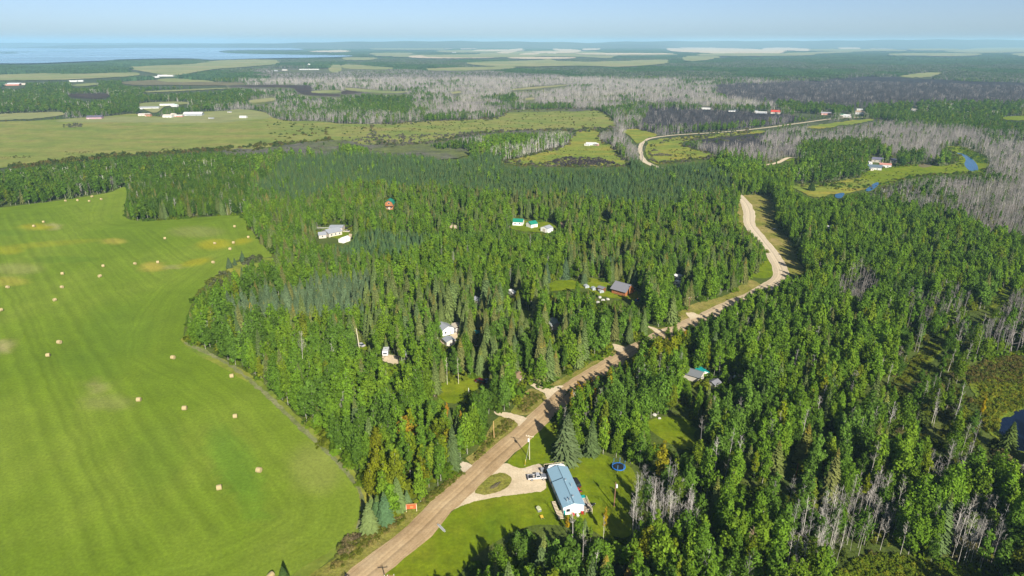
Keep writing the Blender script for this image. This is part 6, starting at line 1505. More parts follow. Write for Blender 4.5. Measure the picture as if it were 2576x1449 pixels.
gx, gy = dpx(*tpx(208, 440)); car("parked_car", "silver car on the grass beside the white leaning pole", gx, gy, .9, SILVER); SOLID.append((gx, gy, 2.4))
# junk yard places
gx, gy = q(1, 1, 1290, 795); camper("travel_trailer", "white trailer showing between aspens left of the log house lawn", gx, gy + 3, .5, WHITE, 6.0, 2.6); gx, gy = q(1, 1, 1300, 800); gable("red_brown_lean_to", "small brown lean-to in front of the white trailer in the wood", "shed", gx + 1.2, gy - .5, .4, 2.2, 2.4, 1.6, .4, BROWNR, BROWNR, .15, doors=[('F', 0, .1, .8, 1.4)])
gx, gy = q(1, 1, 1042, 855); gable("hidden_shed", "grey roof just showing between aspens left of the white trailer", "shed", gx, gy + 2, .9, 4.0, 5.5, 2.4, 1.0, OFFW, LGREY, .3, doors=[('F', 0, .1, .9, 1.8)])
gx, gy = q(1, 1, 2545, 665); camper("travel_trailer", "back one of two white trailers under pale trunks right of the log house", gx, gy + 2, 1.2, WHITE, 5.5, 2.5); gx, gy = q(1, 1, 2548, 700); camper("travel_trailer", "front one of two white trailers under pale trunks right of the log house", gx, gy, 1.25, P("ivory_siding", (.70, .72, .66), .5), 5.5, 2.4)
gx, gy = q(1, 1, 2552, 728); car("parked_car", "grey car in front of the two white trailers", gx, gy, 1.3, GREYP); gx, gy = q(1, 1, 2462, 715); car("parked_car", "black and white car left of the two white trailers", gx, gy, 1.2, BLACKP, True)
gx, gy = q(1, 1, 2252, 826); car("parked_car", "dark blue car on the lawn right of the log house", gx, gy, 1.45, BLUEP, True); SOLID.append((gx, gy, 2.6))
gx, gy = q(1, 1, 1610, 1035); gable("hidden_grey_roof_shed", "weathered grey roof between trees above the side track", "shed", gx, gy + 2, .3, 5.0, 6.5, 2.4, 1.2, OFFW, P("weathered_roofing", (.34, .36, .36), .7), .3, doors=[('F', 0, .1, .9, 1.8)])
gx, gy = q(1, 1, 1020, 430); gable("tiny_white_shed", "tiny white shed alone in the middle of the aspens", "shed", gx, gy + 1.5, .2, 2.8, 3.2, 2.3, .7, WHITE, LGREY, .2, doors=[('F', 0, .1, .8, 1.8)])
for (x, y, lab) in ((1850, 725, "left one of three pale greenhouse frames behind the trees by the log house"), (1905, 742, "middle one of three pale greenhouse frames behind the trees by the log house"), (1960, 762, "right one of three pale greenhouse frames behind the trees by the log house")):
    gx, gy = q(1, 1, x, y); t = thing("greenhouse", lab, "greenhouse", (gx, gy + 1.0), .35); SB().prism([(-1.6, 0), (1.6, 0), (1.6, 1.3), (.9, 2.1), (-.9, 2.1), (-1.6, 1.3)], -1.7, 1.7).put("cover", [P("clouded_plastic", (.34, .37, .38), .35)], t); SB().box(-.45, .45, -1.75, -1.69, 0, 1.6).put("door", [LGREY], t); t.scale = (.75, .75, .75)
    SOLID.append((gx, gy + 1, 2.4))
t = thing("orange_barrel", "orange barrel at the left end of the stone garden by the log house", "barrel", q(1, 1, 1915, 828)); SB().tube((0, 0, 0), (0, 0, 1.1), .45, n=14).put("drum", [P("orange_plastic", (.65, .16, .05), .5)], t); SB().tube((0, 0, 1.1), (0, 0, 1.16), .47, n=14).put("lid", [ORANGE], t)
def boulder(label, gx, gy, s_, m_=STONE, name="boulder"):
    bm = bmesh.new(); bmesh.ops.create_icosphere(bm, subdivisions=2, radius=1)
    for v in bm.verts: v.co *= 1 + .18 * math.sin(v.co.x * 4 + gx) * math.cos(v.co.y * 5 + gy); v.co.z = v.co.z * .6 + .4
    me = bpy.data.meshes.new(name); bm.to_mesh(me); bm.free(); me.materials.append(m_)
    o = link(name, me, None, (gx, gy, 0), rng.uniform(0, 6)); o.scale = (s_, s_ * .8, s_); tag(o, label, "boulder")
for k, (x, y, lab) in enumerate(((1950, 800, "pale garden stone nearest the log house porch"), (1975, 822, "pale garden stone in the middle of the stone garden"), (2010, 815, "flat pale garden stone at the right end of the stone garden"), (1935, 838, "pale garden stone closest to the orange barrel"))):
    gx, gy = q(1, 1, x, y); boulder(lab, gx, gy, 1.1)
gx, gy = q(1, 2, 2362, 238); boulder("pale boulder at the top left of the small clearing in the right wood", gx, gy, .9); gx, gy = q(1, 2, 2400, 262); boulder("small tan boulder below the pale one in the small clearing", gx, gy, .6)
# right wood
def rpx(x, y): return 1677.1 + .0978 * x, 905.6 + .0978 * y
gx, gy = dpx(*rpx(930, 470)); gable("teal_roofed_shed", "shed with a bright teal roof in the right wood", "shed", gx, gy + 2, .25, 3.6, 3.8, 2.3, .8, WHITE, TEAL, .25, doors=[('F', 0, .1, .9, 1.8)])
gx, gy = dpx(*rpx(760, 560)); gable("grey_cottage", "grey roofed cottage hidden left of the teal roofed shed", "cottage", gx - .4, gy + 3, .95, 5.6, 7.0, 2.4, 1.3, OFFW, P("slate_roofing", (.14, .15, .16), .7), .35, wins=[('F', 0, 1.0, 1.0, .9)], doors=[('R', 1, .1, .9, 1.9)])
gx, gy = dpx(*rpx(1240, 740)); gable("dark_roof_hut", "hut with a dark roof below the teal roofed shed", "hut", gx, gy + 1.5, -.9, 3.4, 3.8, 2.0, .8, OFFW, GREYR, .25, doors=[('F', 0, .1, .8, 1.7)])
gx, gy = dpx(*rpx(1530, 560)); gable("mossy_roof_hut", "hut with a mossy grey roof left of the white car in the right wood", "hut", gx, gy + 1, .8, 3.0, 4.0, 2.0, .8, OFFW, P("mossy_roofing", (.16, .17, .13), .8), .25, doors=[('F', 0, .1, .8, 1.7)])
gx, gy = dpx(*rpx(1860, 500)); car("parked_car", "white car in the shade of the right wood", gx, gy, 1.05, WHITE, True); SOLID.append((gx, gy, 2.5))
gx, gy = q(2, 1, 1115, 283); camper("travel_trailer", "white trailer roof in the wood right of the road bend", gx, gy + 1, 1.3, WHITE, 6.0, 2.5)
t = thing("garden_table", "small pale table by the trunks near the road bend", "table", q(2, 1, 690, 285), .3); SB().box(-.9, .9, -.5, .5, .72, .8).put("table_top", [WHITE], t)
for sx in (-.75, .75):
    for sy in (-.4, .4): SB().box(sx - .05, sx + .05, sy - .05, sy + .05, 0, .72).put("leg", [WHITE], t)

FARW = P('weathered_white_siding', (.56, .56, .54), .6)
# ---- farther houses: (region, base px, turn, W, L, H, rise, wall, roof, name, category, label)
FARB = [
 (2, 0, 1445, 1280, 1.35, 9, 13, 3.0, 2.0, WHITE, P("blue_grey_roofing", (.10, .14, .17), .6), "farmhouse", "house", "white farmhouse with a blue grey roof on the river meadow"),
 (2, 0, 1525, 1262, 1.45, 7, 11, 3.0, 1.2, WHITE, PINK, "farm_annex", "annex", "low white annex with a reddish roof right of the white farmhouse"),
 (2, 0, 1470, 1222, 1.2, 8, 11, 3.0, 2.0, OFFW, P("purple_grey_roofing", (.12, .12, .17), .6), "farm_house", "house", "cream house behind the white farmhouse on the river meadow"),
 (2, 0, 1595, 1228, 1.0, 6, 7, 2.8, 1.6, OFFW, P("purple_grey_roofing", (.12, .12, .17), .6), "garden_cottage", "cottage", "small cream cottage between the farmhouses and the broad dark tree"),
 (2, 0, 1410, 1240, .2, 3.5, 5, 2.4, .8, WHITE, WHITE, "white_pump_house", "shed", "small white shed left of the white farmhouse"),
 (2, 0, 1418, 1288, .4, 3.5, 4.5, 2.2, .6, OFFW, LGREY, "cream_shed", "shed", "cream shed at the left front corner of the white farmhouse"),
 (2, 0, 1340, 1285, .3, 3.5, 6.5, 2.5, .4, WHITE, WHITE, "white_store", "shed", "white store seen between grey trunks left of the farmhouse"),
 (2, 0, 1300, 1275, 1.2, 2.6, 5, 2.2, .3, WHITE, WHITE, "white_hut", "hut", "leftmost white hut under the grey trunks left of the farmhouse"),
 (2, 0, 700, 858, 1.3, 10, 16, 3.4, 3.0, OFFW, REDROOF, "red_roofed_house", "house", "house with a bright red roof by the far road"),
 (2, 0, 590, 858, 1.5, 7, 20, 2.8, 1.0, LGREY, WHITE, "long_white_shed", "shed", "long white shed left of the red roofed house"), (2, 0, 545, 848, 1.4, 6, 10, 2.6, 1.0, OFFW, LGREY, "grey_store", "shed", "low grey store at the left end of the long white shed"),
 (2, 0, 175, 828, 1.45, 6, 18, 3.0, .8, WHITE, WHITE, "white_mobile_home", "mobile home", "white mobile home among grey trees left of the far yards"),
 (2, 0, 370, 846, 1.5, 4, 12, 2.6, .6, WHITE, LGREY, "pale_store", "shed", "pale store half way between the white mobile home and the red roof"), (2, 0, 405, 842, 1.3, 4, 7, 2.6, .6, OFFW, LGREY, "pale_cabin", "cabin", "pale cabin just right of the pale store"),
 (2, 0, 1080, 866, 1.5, 9, 17, 3.0, 1.6, PINK, P("lilac_grey_roofing", (.30, .28, .31), .6), "lilac_roofed_house", "house", "house with a lilac grey roof at the end of the far road"),
 (2, 0, 1240, 884, 1.2, 8, 12, 3.0, 1.6, WHITE, WHITE, "white_far_house", "house", "white house where the far road reaches the village"), (2, 0, 1205, 876, 1.5, 6, 10, 2.8, .8, OFFW, GREEN, "green_roof_store", "shed", "store with a greenish roof left of the white village house"),
 (2, 0, 1335, 862, 1.2, 8, 14, 4.0, 2.0, WHITE, P("tan_brown_roofing", (.34, .25, .17), .6), "tan_roofed_house", "house", "white house with a tan roof at the right end of the village"), (2, 0, 1335, 835, 1.4, 6, 10, 3.0, 1.2, OFFW, WHITE, "upper_white_house", "house", "pale house behind the tan roofed one"), (2, 0, 1310, 848, .3, 4, 6, 2.6, 1.0, WHITE, LGREY, "village_shed", "shed", "white shed left of the tan roofed house"),
 (2, 0, 1748, 836, 1.0, 7, 9, 3.0, 1.4, WHITE, OFFW, "lone_white_cottage", "cottage", "lone white cottage in the dark wood right of the village"), (2, 0, 838, 852, .2, 3, 3, 3.4, .6, WHITE, WHITE, "white_kiosk", "hut", "narrow white hut right of the red roofed house"),
 (2, 0, 995, 855, 1.4, 6, 12, 2.8, 1.2, OFFW, P("bluish_roofing", (.16, .22, .24), .6), "bluish_house", "house", "bluish roofed house under the trees left of the lilac roof"),
 (2, 0, 122, 603, 1.4, 10, 18, 3.4, 1.2, WHITE, WHITE, "far_white_barn", "barn", "white barn in the grey wood above the far yards"), (2, 0, 215, 608, 1.2, 8, 10, 3, 1.2, OFFW, LGREY, "far_grey_barn", "barn", "dull barn right of the white one in the grey wood"),
 (1, 0, 1885, 1098, 1.45, 3.0, 13, 3.6, .3, WHITE, WHITE, "white_container", "container", "large white container on the marsh meadow"), (1, 0, 1855, 1102, 1.4, 2.6, 7, 2.4, .3, WHITE, WHITE, "white_cabin", "cabin", "lower white cabin at the left end of the white container"), (1, 0, 1928, 1102, .9, 3, 5, 2.8, .8, PINK, WHITE, "red_brown_hut", "hut", "reddish hut at the right end of the white container"),
 (0, 0, 1120, 822, 1.48, 12, 42, 3.6, 2.0, WHITE, LGREY, "long_grey_barn", "barn", "long pale grey barn at the back of the left farm"), (0, 0, 1265, 800, 1.5, 10, 28, 4.0, 1.4, WHITE, WHITE, "white_farm_hall", "barn", "white hall behind the tree group of the left farm"), (0, 0, 1322, 805, 1.2, 9, 12, 4.0, 2.0, WHITE, P("mint_roofing", (.45, .58, .52), .5), "mint_roofed_barn", "barn", "mint roofed barn right of the white hall"),
 (0, 0, 1464, 874, 1.46, 12, 32, 4.0, 2.6, LGREY, WHITE, "white_roofed_barn", "barn", "large barn with a bright white roof on the green farm meadow"), (0, 0, 720, 898, 1.5, 11, 24, 3.4, 2.6, P("mauve_siding", (.35, .22, .25), .7), P("violet_grey_roofing", (.10, .09, .13), .6), "mauve_house", "house", "mauve house with a dark roof at the left end of the farm lane"), (0, 0, 690, 896, 1.2, 7, 9, 3.0, 1.8, PINK, P("violet_grey_roofing", (.10, .09, .13), .6), "mauve_garage", "garage", "small garage at the left side of the mauve house"),
 (0, 0, 1095, 876, 1.4, 9, 20, 3.2, 1.4, OFFW, P("pale_tan_roofing", (.50, .45, .42), .6), "tan_farm_house", "house", "tan farm house at the right end of the farm lane"), (0, 0, 1122, 880, 1.3, 6, 10, 3.2, 1.4, P("brick_siding", (.40, .17, .10), .7), BROWNR, "brick_garage", "garage", "brick red garage right of the tan farm house"),
 (0, 0, 1272, 888, 1.3, 9, 16, 3.6, 1.8, WHITE, OFFW, "white_farm_house", "house", "white farm house among the trees left of the big white barn"), (0, 0, 1312, 876, 1.0, 6, 9, 3.4, 1.4, OFFW, OFFW, "cream_farm_store", "shed", "cream store behind the white farm house"), (0, 0, 1352, 884, 1.4, 6, 14, 2.8, 1.0, PINK, WHITE, "long_farm_shed", "shed", "long low shed between white farm house and big white barn"),
 (0, 0, 1838, 892, 1.3, 6, 12, 3.0, 1.0, WHITE, WHITE, "meadow_shed", "shed", "white shed alone on the green meadow right of the big barn"), (0, 0, 1596, 898, 1.4, 4, 9, 2.0, .4, LGREY, LGREY, "stock_shelter", "shelter", "low pale stock shelter on the meadow below the big barn"), (0, 0, 1735, 852, 1.4, 4, 7, 2.0, .5, OFFW, LGREY, "upper_stock_shelter", "shelter", "low pale shelter above the big barn's meadow"),
 (0, 0, 70, 645, 1.5, 22, 60, 5, 3, P("faded_red_siding", (.42, .17, .13), .7), WHITE, "faded_red_barn", "barn", "faded red barn with a white roof at the left edge"), (0, 0, 110, 638, 1.45, 16, 40, 5, 2, WHITE, LGREY, "left_edge_hall", "barn", "grey roofed hall right of the faded red barn"), (0, 0, 165, 640, 1.4, 10, 24, 4, 2, OFFW, OFFW, "cream_farm_hall", "barn", "cream hall right of the grey roofed hall at the left edge"),
 (0, 0, 555, 618, 1.4, 9, 24, 4, 2, WHITE, WHITE, "tree_belt_barn", "barn", "white barn in the tree belt left of centre"), (0, 0, 605, 616, 1.4, 9, 22, 4, 2, WHITE, WHITE, "tree_belt_hall", "barn", "white hall right of the white barn in the tree belt"), (0, 0, 1175, 586, 1.4, 12, 26, 4, 2, WHITE, WHITE, "far_green_barn", "barn", "leftmost white barn beside the far green field"), (0, 0, 1228, 576, 1.45, 14, 34, 5, 2, WHITE, WHITE, "far_green_hall", "barn", "middle white hall beside the far green field"), (0, 0, 1288, 576, 1.45, 12, 44, 4, 2, WHITE, WHITE, "far_green_house", "barn", "long white hall right of the far green field"),
 (0, 0, 2070, 540, 1.3, 14, 30, 5, 3, WHITE, LGREY, "grey_edge_house", "house", "pale house at the left end of the far hamlet"), (0, 0, 2150, 536, 1.2, 14, 24, 5, 3, OFFW, WHITE, "grey_edge_barn", "barn", "pale barn in the trees of the far hamlet"), (0, 0, 2335, 530, 1.5, 20, 90, 5, 2, WHITE, WHITE, "long_white_hall", "barn", "very long white hall right of the far hamlet"), (0, 0, 2333, 496, .4, 14, 16, 9, 5, WHITE, WHITE, "white_tower_barn", "barn", "tall white barn behind the far hamlet"),
 (1, 0, 852, 402, 1.2, 30, 40, 12, 5, WHITE, WHITE, "horizon_elevator", "barn", "white elevator like block on the horizon plain"), (1, 0, 955, 396, 1.4, 30, 70, 8, 4, WHITE, WHITE, "horizon_barn", "barn", "pale barn right of the white block on the plain"), (1, 0, 1505, 405, 1.4, 26, 60, 7, 4, WHITE, WHITE, "plain_barn", "barn", "left white barn on the middle plain"), (1, 0, 1590, 407, 1.45, 26, 90, 8, 4, WHITE, WHITE, "plain_hall", "barn", "right longer white barn on the middle plain"), (1, 0, 2040, 422, 1.45, 24, 100, 7, 3, WHITE, WHITE, "plain_works", "barn", "long white works on the right plain"), (1, 0, 2130, 443, 1.2, 18, 40, 6, 3, WHITE, WHITE, "plain_farm", "barn", "white farm below the long white works"), (1, 0, 2158, 349, 1.4, 60, 180, 16, 6, WHITE, WHITE, "far_works", "barn", "big white works close to the horizon"),
 (2, 0, 660, 366, 1.45, 40, 260, 12, 5, LGREY, LGREY, "bin_row", "barn", "long pale row of farm bins on the tan field"),
]
for (c_, r_, x, y, rz, W, L, H, rise, wl, rfm, nm, cat, lab) in FARB:
    gx, gy = q(c_, r_, x, y); d = math.hypot(gx, gy); rz = rz - math.atan2(gx, gy) * .5
    far_ = d > 2500
    if wl is WHITE: wl = FARW
    if rfm is WHITE: rfm = FARW
    if d > 1400: W, H, rise = W * .8, H * .8, rise * .8
    wins = [] if far_ else [('R', -L * .28, 1.0, 1.1, 1.1), ('R', L * .1, 1.0, 1.1, 1.1), ('F', 0, 1.0, 1.1, 1.0), ('L', L * .2, 1.0, 1.1, 1.1), ('L', -L * .2, 1.0, 1.1, 1.1)]
    drs = [('R', L * .32, .1, min(2.4, W * .3), 2.1)] + ([('L', L * .38, .1, 1.0, 2.0)] if not far_ else [])
    gable(nm, lab, cat, gx, gy, rz, W, L, H, rise, wl, rfm, .3 if not far_ else .6, wins, drs, base=0)
# brush pile and other marks of the middle distance
gx, gy = q(1, 0, 2420, 1175); t = thing("brush_pile", "dark heap of burnt brush on the meadow beside the far road", "brush pile", (gx, gy))
mb = SB()
for k in range(160):
    a = rng.uniform(0, 6.28); r_ = rng.uniform(0, 1) ** .5; p = Vector((math.cos(a) * 13 * r_, math.sin(a) * 7 * r_, max(.2, 3.6 * (1 - r_ * r_) * rng.uniform(.4, 1)))); d = Vector(rvec()); d.z *= .35
    mb.tube(p - d * 2.2, p + d * 2.2, .16, .08, n=4)
mb.put("branches", [P("charred_wood", (.06, .05, .055), .9)], t)["kind"] = "stuff"
gx, gy = q(1, 0, 2365, 1140); t = thing("brush_pile", "smaller burnt brush heap left of the large dark one", "brush pile", (gx, gy)); mb = SB()
for k in range(60):
    a = rng.uniform(0, 6.28); r_ = rng.uniform(0, 1) ** .5; p = Vector((math.cos(a) * 5 * r_, math.sin(a) * 3 * r_, max(.2, 1.6 * (1 - r_ * r_)))); d = Vector(rvec()); d.z *= .35
    mb.tube(p - d * 1.5, p + d * 1.5, .14, .07, n=4)
mb.put("branches", [M["charred_wood"]], t)["kind"] = "stuff"
# ------------------------------------------------------------------ the rest of each kind as one mass
def scatter(name, rec, protos, label, H0, lods):
    """one object: points that carry turn, size, tint and which source stands there"""
    n = len(rec)
    co = np.array([(r_[0], r_[1], 0) for r_ in rec], np.float32)
    me = bpy.data.meshes.new(name); me.vertices.add(n); me.vertices.foreach_set("co", co.ravel())
    hh = np.array([r_[2] for r_ in rec]); rs = np.array([r_[6] for r_ in rec])
    s_ = hh / H0
    wide = s_ ** .8 * rs * rng.uniform(.72, 1.28, n)
    scl = np.stack([wide, wide * rng.uniform(.9, 1.1, n), s_], 1).astype(np.float32)
    rot = np.stack([rng.normal(0, .03, n), rng.normal(0, .03, n), rng.uniform(0, 6.283, n)], 1).astype(np.float32)
    idx = np.array([rng.integers(*lods[r_[4]]) for r_ in rec], np.int32)
    col = np.ones((n, 4), np.float32); col[:, :3] = np.array([r_[3] for r_ in rec])
    me.attributes.new("scl", 'FLOAT_VECTOR', 'POINT').data.foreach_set("vector", scl.ravel())
    me.attributes.new("rot", 'FLOAT_VECTOR', 'POINT').data.foreach_set("vector", rot.ravel())
    me.attributes.new("pick", 'INT', 'POINT').data.foreach_set("value", idx)
    me.attributes.new("tint", 'FLOAT_COLOR', 'POINT').data.foreach_set("color", col.ravel())
    o = link(name, me); tag(o, label, kind="stuff")
    ng = bpy.data.node_groups.new(name + "_spread", 'GeometryNodeTree')
    ng.interface.new_socket("Geometry", in_out='INPUT', socket_type='NodeSocketGeometry')
    ng.interface.new_socket("Geometry", in_out='OUTPUT', socket_type='NodeSocketGeometry')
    N, L = ng.nodes.new, ng.links.new
    gi = N("NodeGroupInput"); go = N("NodeGroupOutput"); jn = N("GeometryNodeJoinGeometry")
    def attr(nm, typ):
        a = N("GeometryNodeInputNamedAttribute"); a.data_type = typ; a.inputs[0].default_value = nm
        return a.outputs[0]
    aS, aR, aP = attr("scl", 'FLOAT_VECTOR'), attr("rot", 'FLOAT_VECTOR'), attr("pick", 'INT')
    for i, p in enumerate(protos):
        if not (idx == i).any(): continue
        oi = N("GeometryNodeObjectInfo"); oi.inputs["Object"].default_value = p; oi.inputs["As Instance"].default_value = False
        cmp_ = N("FunctionNodeCompare"); cmp_.data_type = 'INT'; cmp_.operation = 'EQUAL'
        ins = [s for s in cmp_.inputs if s.type == 'INT']
        L(aP, ins[0]); ins[1].default_value = i
        ip = N("GeometryNodeInstanceOnPoints")
        L(gi.outputs[0], ip.inputs["Points"]); L(cmp_.outputs[0], ip.inputs["Selection"])
        L(oi.outputs["Geometry"], ip.inputs["Instance"])
        L(aR, ip.inputs["Rotation"]); L(aS, ip.inputs["Scale"])
        L(ip.outputs[0], jn.inputs[0])
    L(jn.outputs[0], go.inputs[0])
    md = o.modifiers.new("spread", 'NODES'); md.node_group = ng
    return o

plant(70, 340, 3.45, .92, 0)
plant(340, 660, 3.1, .88, 0, None, .84)
plant(660, 1400, 4.8, 1.0, 1, None, .9)
plant(1400, 2500, 10.0, 1.55, 2)
understory(620, 4.4)
plant(70, 420, 2.6, 1.0, 0, (16, 14))
plant(300, 1400, 5.0, 1.0, 1, (6, 8))
plant(470, 1000, 3.5, .8, 1, (4,))
plant(1400, 2500, 9.0, 1.3, 2, (7,))
# split: the trees that show largest stand as individuals, the rest is one mass per kind
REGION = [  # (test on picture position, place phrase)
    (lambda u, v: v > 966 and u < 880 + (1449 - v) * .95 and u < 1250, "in the wood between the hay field and the gravel road"),
    (lambda u, v: v > 1280 and u < 1560, "in the wood below the mobile home, at the bottom edge"),
    (lambda u, v: v > 1220 and u < 1760, "in the wood right of the mobile home lawn"),
    (lambda u, v: v > 1220 and u < 2150, "in the wood at the bottom, right of centre"),
    (lambda u, v: v > 1220, "in the wood in the bottom right corner"),
    (lambda u, v: v > 940 and u < 1800 and u > 1380, "in the wood right of the gravel road, beside the small clearing"),
    (lambda u, v: v > 940 and u < 2200 and u > 1380, "in the right wood beyond the small clearing"),
    (lambda u, v: v > 900 and u > 1380, "in the marshy wood near the pond"),
    (lambda u, v: u < 1000, "in the wood along the right rim of the hay field"),
    (lambda u, v: u < 1560 and v > 760, "among the yards in the middle of the wood"),
    (lambda u, v: u > 1500 and v > 640, "in the wood on the right beyond the road bend"),
    (lambda u, v: True, "in the wide wood behind the yards"),
]
def placephrase(u, v):
    for i, (f, ph) in enumerate(REGION):
        if f(u, v): return ph
LAND = [("mobile home", 1420, 1250), ("round trampoline", 1556, 1180), ("utility pole by the drive", 1331, 1156), ("red roadside sign", 1035, 1290), ("gravel pad left of the road", 1165, 1170), ("side track left of the road", 1270, 1045), ("small lawn left of the road", 1150, 985), ("track mouth into the wood", 1330, 955),
        ("silver trailer", 968, 900), ("white bungalow", 1125, 830), ("teal canopy tent", 1198, 850), ("log house", 1560, 730), ("white trailers under pale trunks", 1708, 705), ("road bend", 1950, 690), ("teal roofed shed", 1768, 950), ("small clearing in the right wood", 1690, 1075), ("brown pole at the lawn edge", 1545, 1270), ("dark pond", 2550, 1080), ("sedge marsh at the right edge", 2450, 960), ("tall olive spruce", 2015, 1165), ("marsh at the bottom edge", 2250, 1430), ("row of bare birches", 2150, 1330), ("rusty pole", 1998, 1205), ("lower tip of the hay field", 915, 1260), ("field track", 760, 1070), ("bulge of the wood into the hay field", 470, 840), ("scrubby rim of the hay field", 600, 690), ("beige house with the metal roof", 830, 590), ("orange cabin", 979, 520), ("white shed on the small lawn", 1372, 575), ("front lawn of the mobile home", 1230, 1340), ("bottom edge of the picture", 1500, 1449), ("bottom edge below the birches", 1850, 1440), ("bottom right corner", 2540, 1420), ("marsh strip in the right wood", 2320, 900)]
def spot(u, v, h, kind):
    nm, lx, ly = min(LAND, key=lambda l: (l[1] - u) ** 2 + (1.4 * (l[2] - v)) ** 2)
    dx, dy = u - lx, v - ly; dd = math.hypot(dx, dy)
    d_ = ("right of" if dx > 0 else "left of") if abs(dx) > 1.3 * abs(dy) else ("in front of" if dy > 0 else "behind")
    if nm.startswith("bottom"): d_ = "near"
    far_ = "close " if dd < 55 else ("" if dd < 130 else "well ")
    if d_ == "near": far_ = ""
    hm = {'A': 12.5, 'S': 13.0, 'B': 10.5, 'H': 2.3}[kind]
    return ("tall " if h > hm * 1.18 else ("low " if h < hm * .78 else "")), far_ + d_ + " the " + nm, nm
HUE = {'A': lambda t: "yellowing aspen" if t[0] > t[1] * .85 else ("dark green aspen" if t[1] < .13 else "bright green aspen"),
       'S': lambda t: "silvery spruce" if t[2] > .078 else "dark green spruce",
       'B': lambda t: "pale bare tree" if t[0] > .36 else "grey bare tree", 'H': lambda t: "grey brown shrub" if t[0] > t[1] else "green shrub"}
for kind, gx, gy, h, tint, label, wide, var in MAPPED:
    individual(kind, gx, gy, h, tint, label, None, var, wide)
CNT = {'A': 280, 'S': 250, 'B': 270, 'H': 200}
MASS = {}
for k in 'ASBH':
    rec = TREES[k]
    X = np.array([(r_[0], r_[1], r_[2]) for r_ in rec])
    u, v = project(X[:, 0], X[:, 1], X[:, 2] * .6)
    depth = X[:, 1] * CP + (CAM_H - X[:, 2] * .5) * SP
    size = X[:, 2] / depth
    inside = (u > 4) & (u < 2572) & (v > 110) & (v < 1444)
    order = np.argsort(np.where(inside, -size, 1e3))[:CNT[k]]
    chosen = set(order[inside[order]].tolist())
    for i in chosen:
        r_ = rec[i]
        ph = placephrase(u[i], v[i]); hu = HUE[k](r_[3])
        sz, ph, nm = spot(u[i], v[i], r_[2], k)
        individual(k, r_[0], r_[1], r_[2], r_[3], sz + hu + " " + ph, hu.split()[-1].replace("tree", "bare tree") + "s round the " + nm, None, r_[6])
    MASS[k] = [r_ for i, r_ in enumerate(rec) if i not in chosen]
scatter("aspen_wood", MASS['A'], PROTO['A'], "closed green aspen wood filling most of the land", 14.0, [(0, NA), (NA, NA + 4), (NA, NA + 4)])
scatter("spruce_wood", MASS['S'], PROTO['S'], "dark and silvery spruce wood between the aspens", 15.0, [(0, 8), (8, 12), (8, 12)])
scatter("bare_wood", MASS['B'], PROTO['B'], "grey leafless wood on the burnt ground beyond", 12.0, [(0, 7), (0, 11), (7, 11)])
# meadow bushes in the dry meadows
MEADOW_BUSH = []
def bushes(c_, r_, pts, n, h, pal, kind='H'):
    P = np.array(Q(c_, r_, pts)); tmp = np.zeros_like(CLEAR); fill(tmp, P, 1)
    gx, gy = ground([P[:, 0].min(), P[:, 0].max()], [P[:, 1].min(), P[:, 1].max()])
    out = 0; tries = 0
    while out < n and tries < 40:
        tries += 1
        px = rng.uniform(P[:, 0].min(), P[:, 0].max(), n); py = rng.uniform(P[:, 1].min(), P[:, 1].max(), n)
        cl = rng.normal(0, 1.5, n)
        ok = look(tmp, px, py) == 1
        x, y = ground(px[ok], py[ok])
        for a, b2 in zip(x, y):
            if out >= n: break
            (MASS['H'] if kind == 'H' else MASS[kind]).append((a, b2, h * rng.uniform(.6, 1.4), np.array(pal[rng.integers(len(pal))]) * rng.uniform(.8, 1.2), 0 if kind == 'H' else 1, 0, 1.0)); out += 1
bushes(0, 0, [(1940, 910), (2100, 900), (2576, 960), (2576, 1010), (2080, 1060), (2000, 960)], 90, 2.2, G_H)
bushes(1, 0, [(0, 950), (1200, 900), (1500, 840), (1980, 850), (1900, 960), (1100, 1000), (500, 1000), (0, 1020)], 420, 1.6, G_H)
bushes(1, 0, [(0, 1040), (700, 1010), (1300, 985), (1700, 985), (1600, 1020), (1000, 1080), (300, 1120), (0, 1110)], 500, 2.2, G_G)
bushes(0, 0, [(470, 940), (620, 935), (620, 965), (480, 968)], 40, 2.2, G_G)
bushes(0, 0, [(490, 1150), (700, 1145), (700, 1168), (500, 1170)], 60, .9, G_H); bushes(0, 0, [(0, 1185), (260, 1175), (260, 1195), (0, 1200)], 60, .9, G_H); bushes(0, 0, [(1190, 1125), (1350, 1118), (1350, 1140), (1200, 1145)], 50, 1.0, G_H)
bushes(0, 0, [(1660, 940), (1750, 935), (1760, 980), (1670, 985)], 45, 6.5, G_D, 'A'); bushes(0, 0, [(1770, 950), (1900, 940), (2000, 955), (1980, 1010), (2040, 1050), (1960, 1055), (1900, 1030), (1760, 1000)], 95, 6.5, G_D, 'A')
bushes(1, 0, [(1180, 1240), (1500, 1160), (1740, 1120), (2060, 1110), (2150, 1230), (1900, 1250)], 260, .9, G_H)
bushes(1, 0, [(1560, 1225), (1700, 1185), (1950, 1195), (2090, 1240), (1700, 1255)], 420, 1.6, [(.07, .055, .06), (.09, .07, .07), (.05, .045, .05)])
bushes(2, 0, [(-40, 1000), (600, 980), (500, 1010), (60, 1040)], 90, 1.3, G_H); bushes(2, 0, [(-100, 1130), (120, 1140), (100, 1200), (-100, 1230)], 120, 1.1, G_H)
bushes(2, 0, [(1310, 1310), (1500, 1300), (1900, 1290), (1700, 1330), (1400, 1420)], 90, .9, G_H); bushes(2, 0, [(820, 1400), (1300, 1350), (1400, 1420), (1300, 1449)], 120, 1.1, G_H)
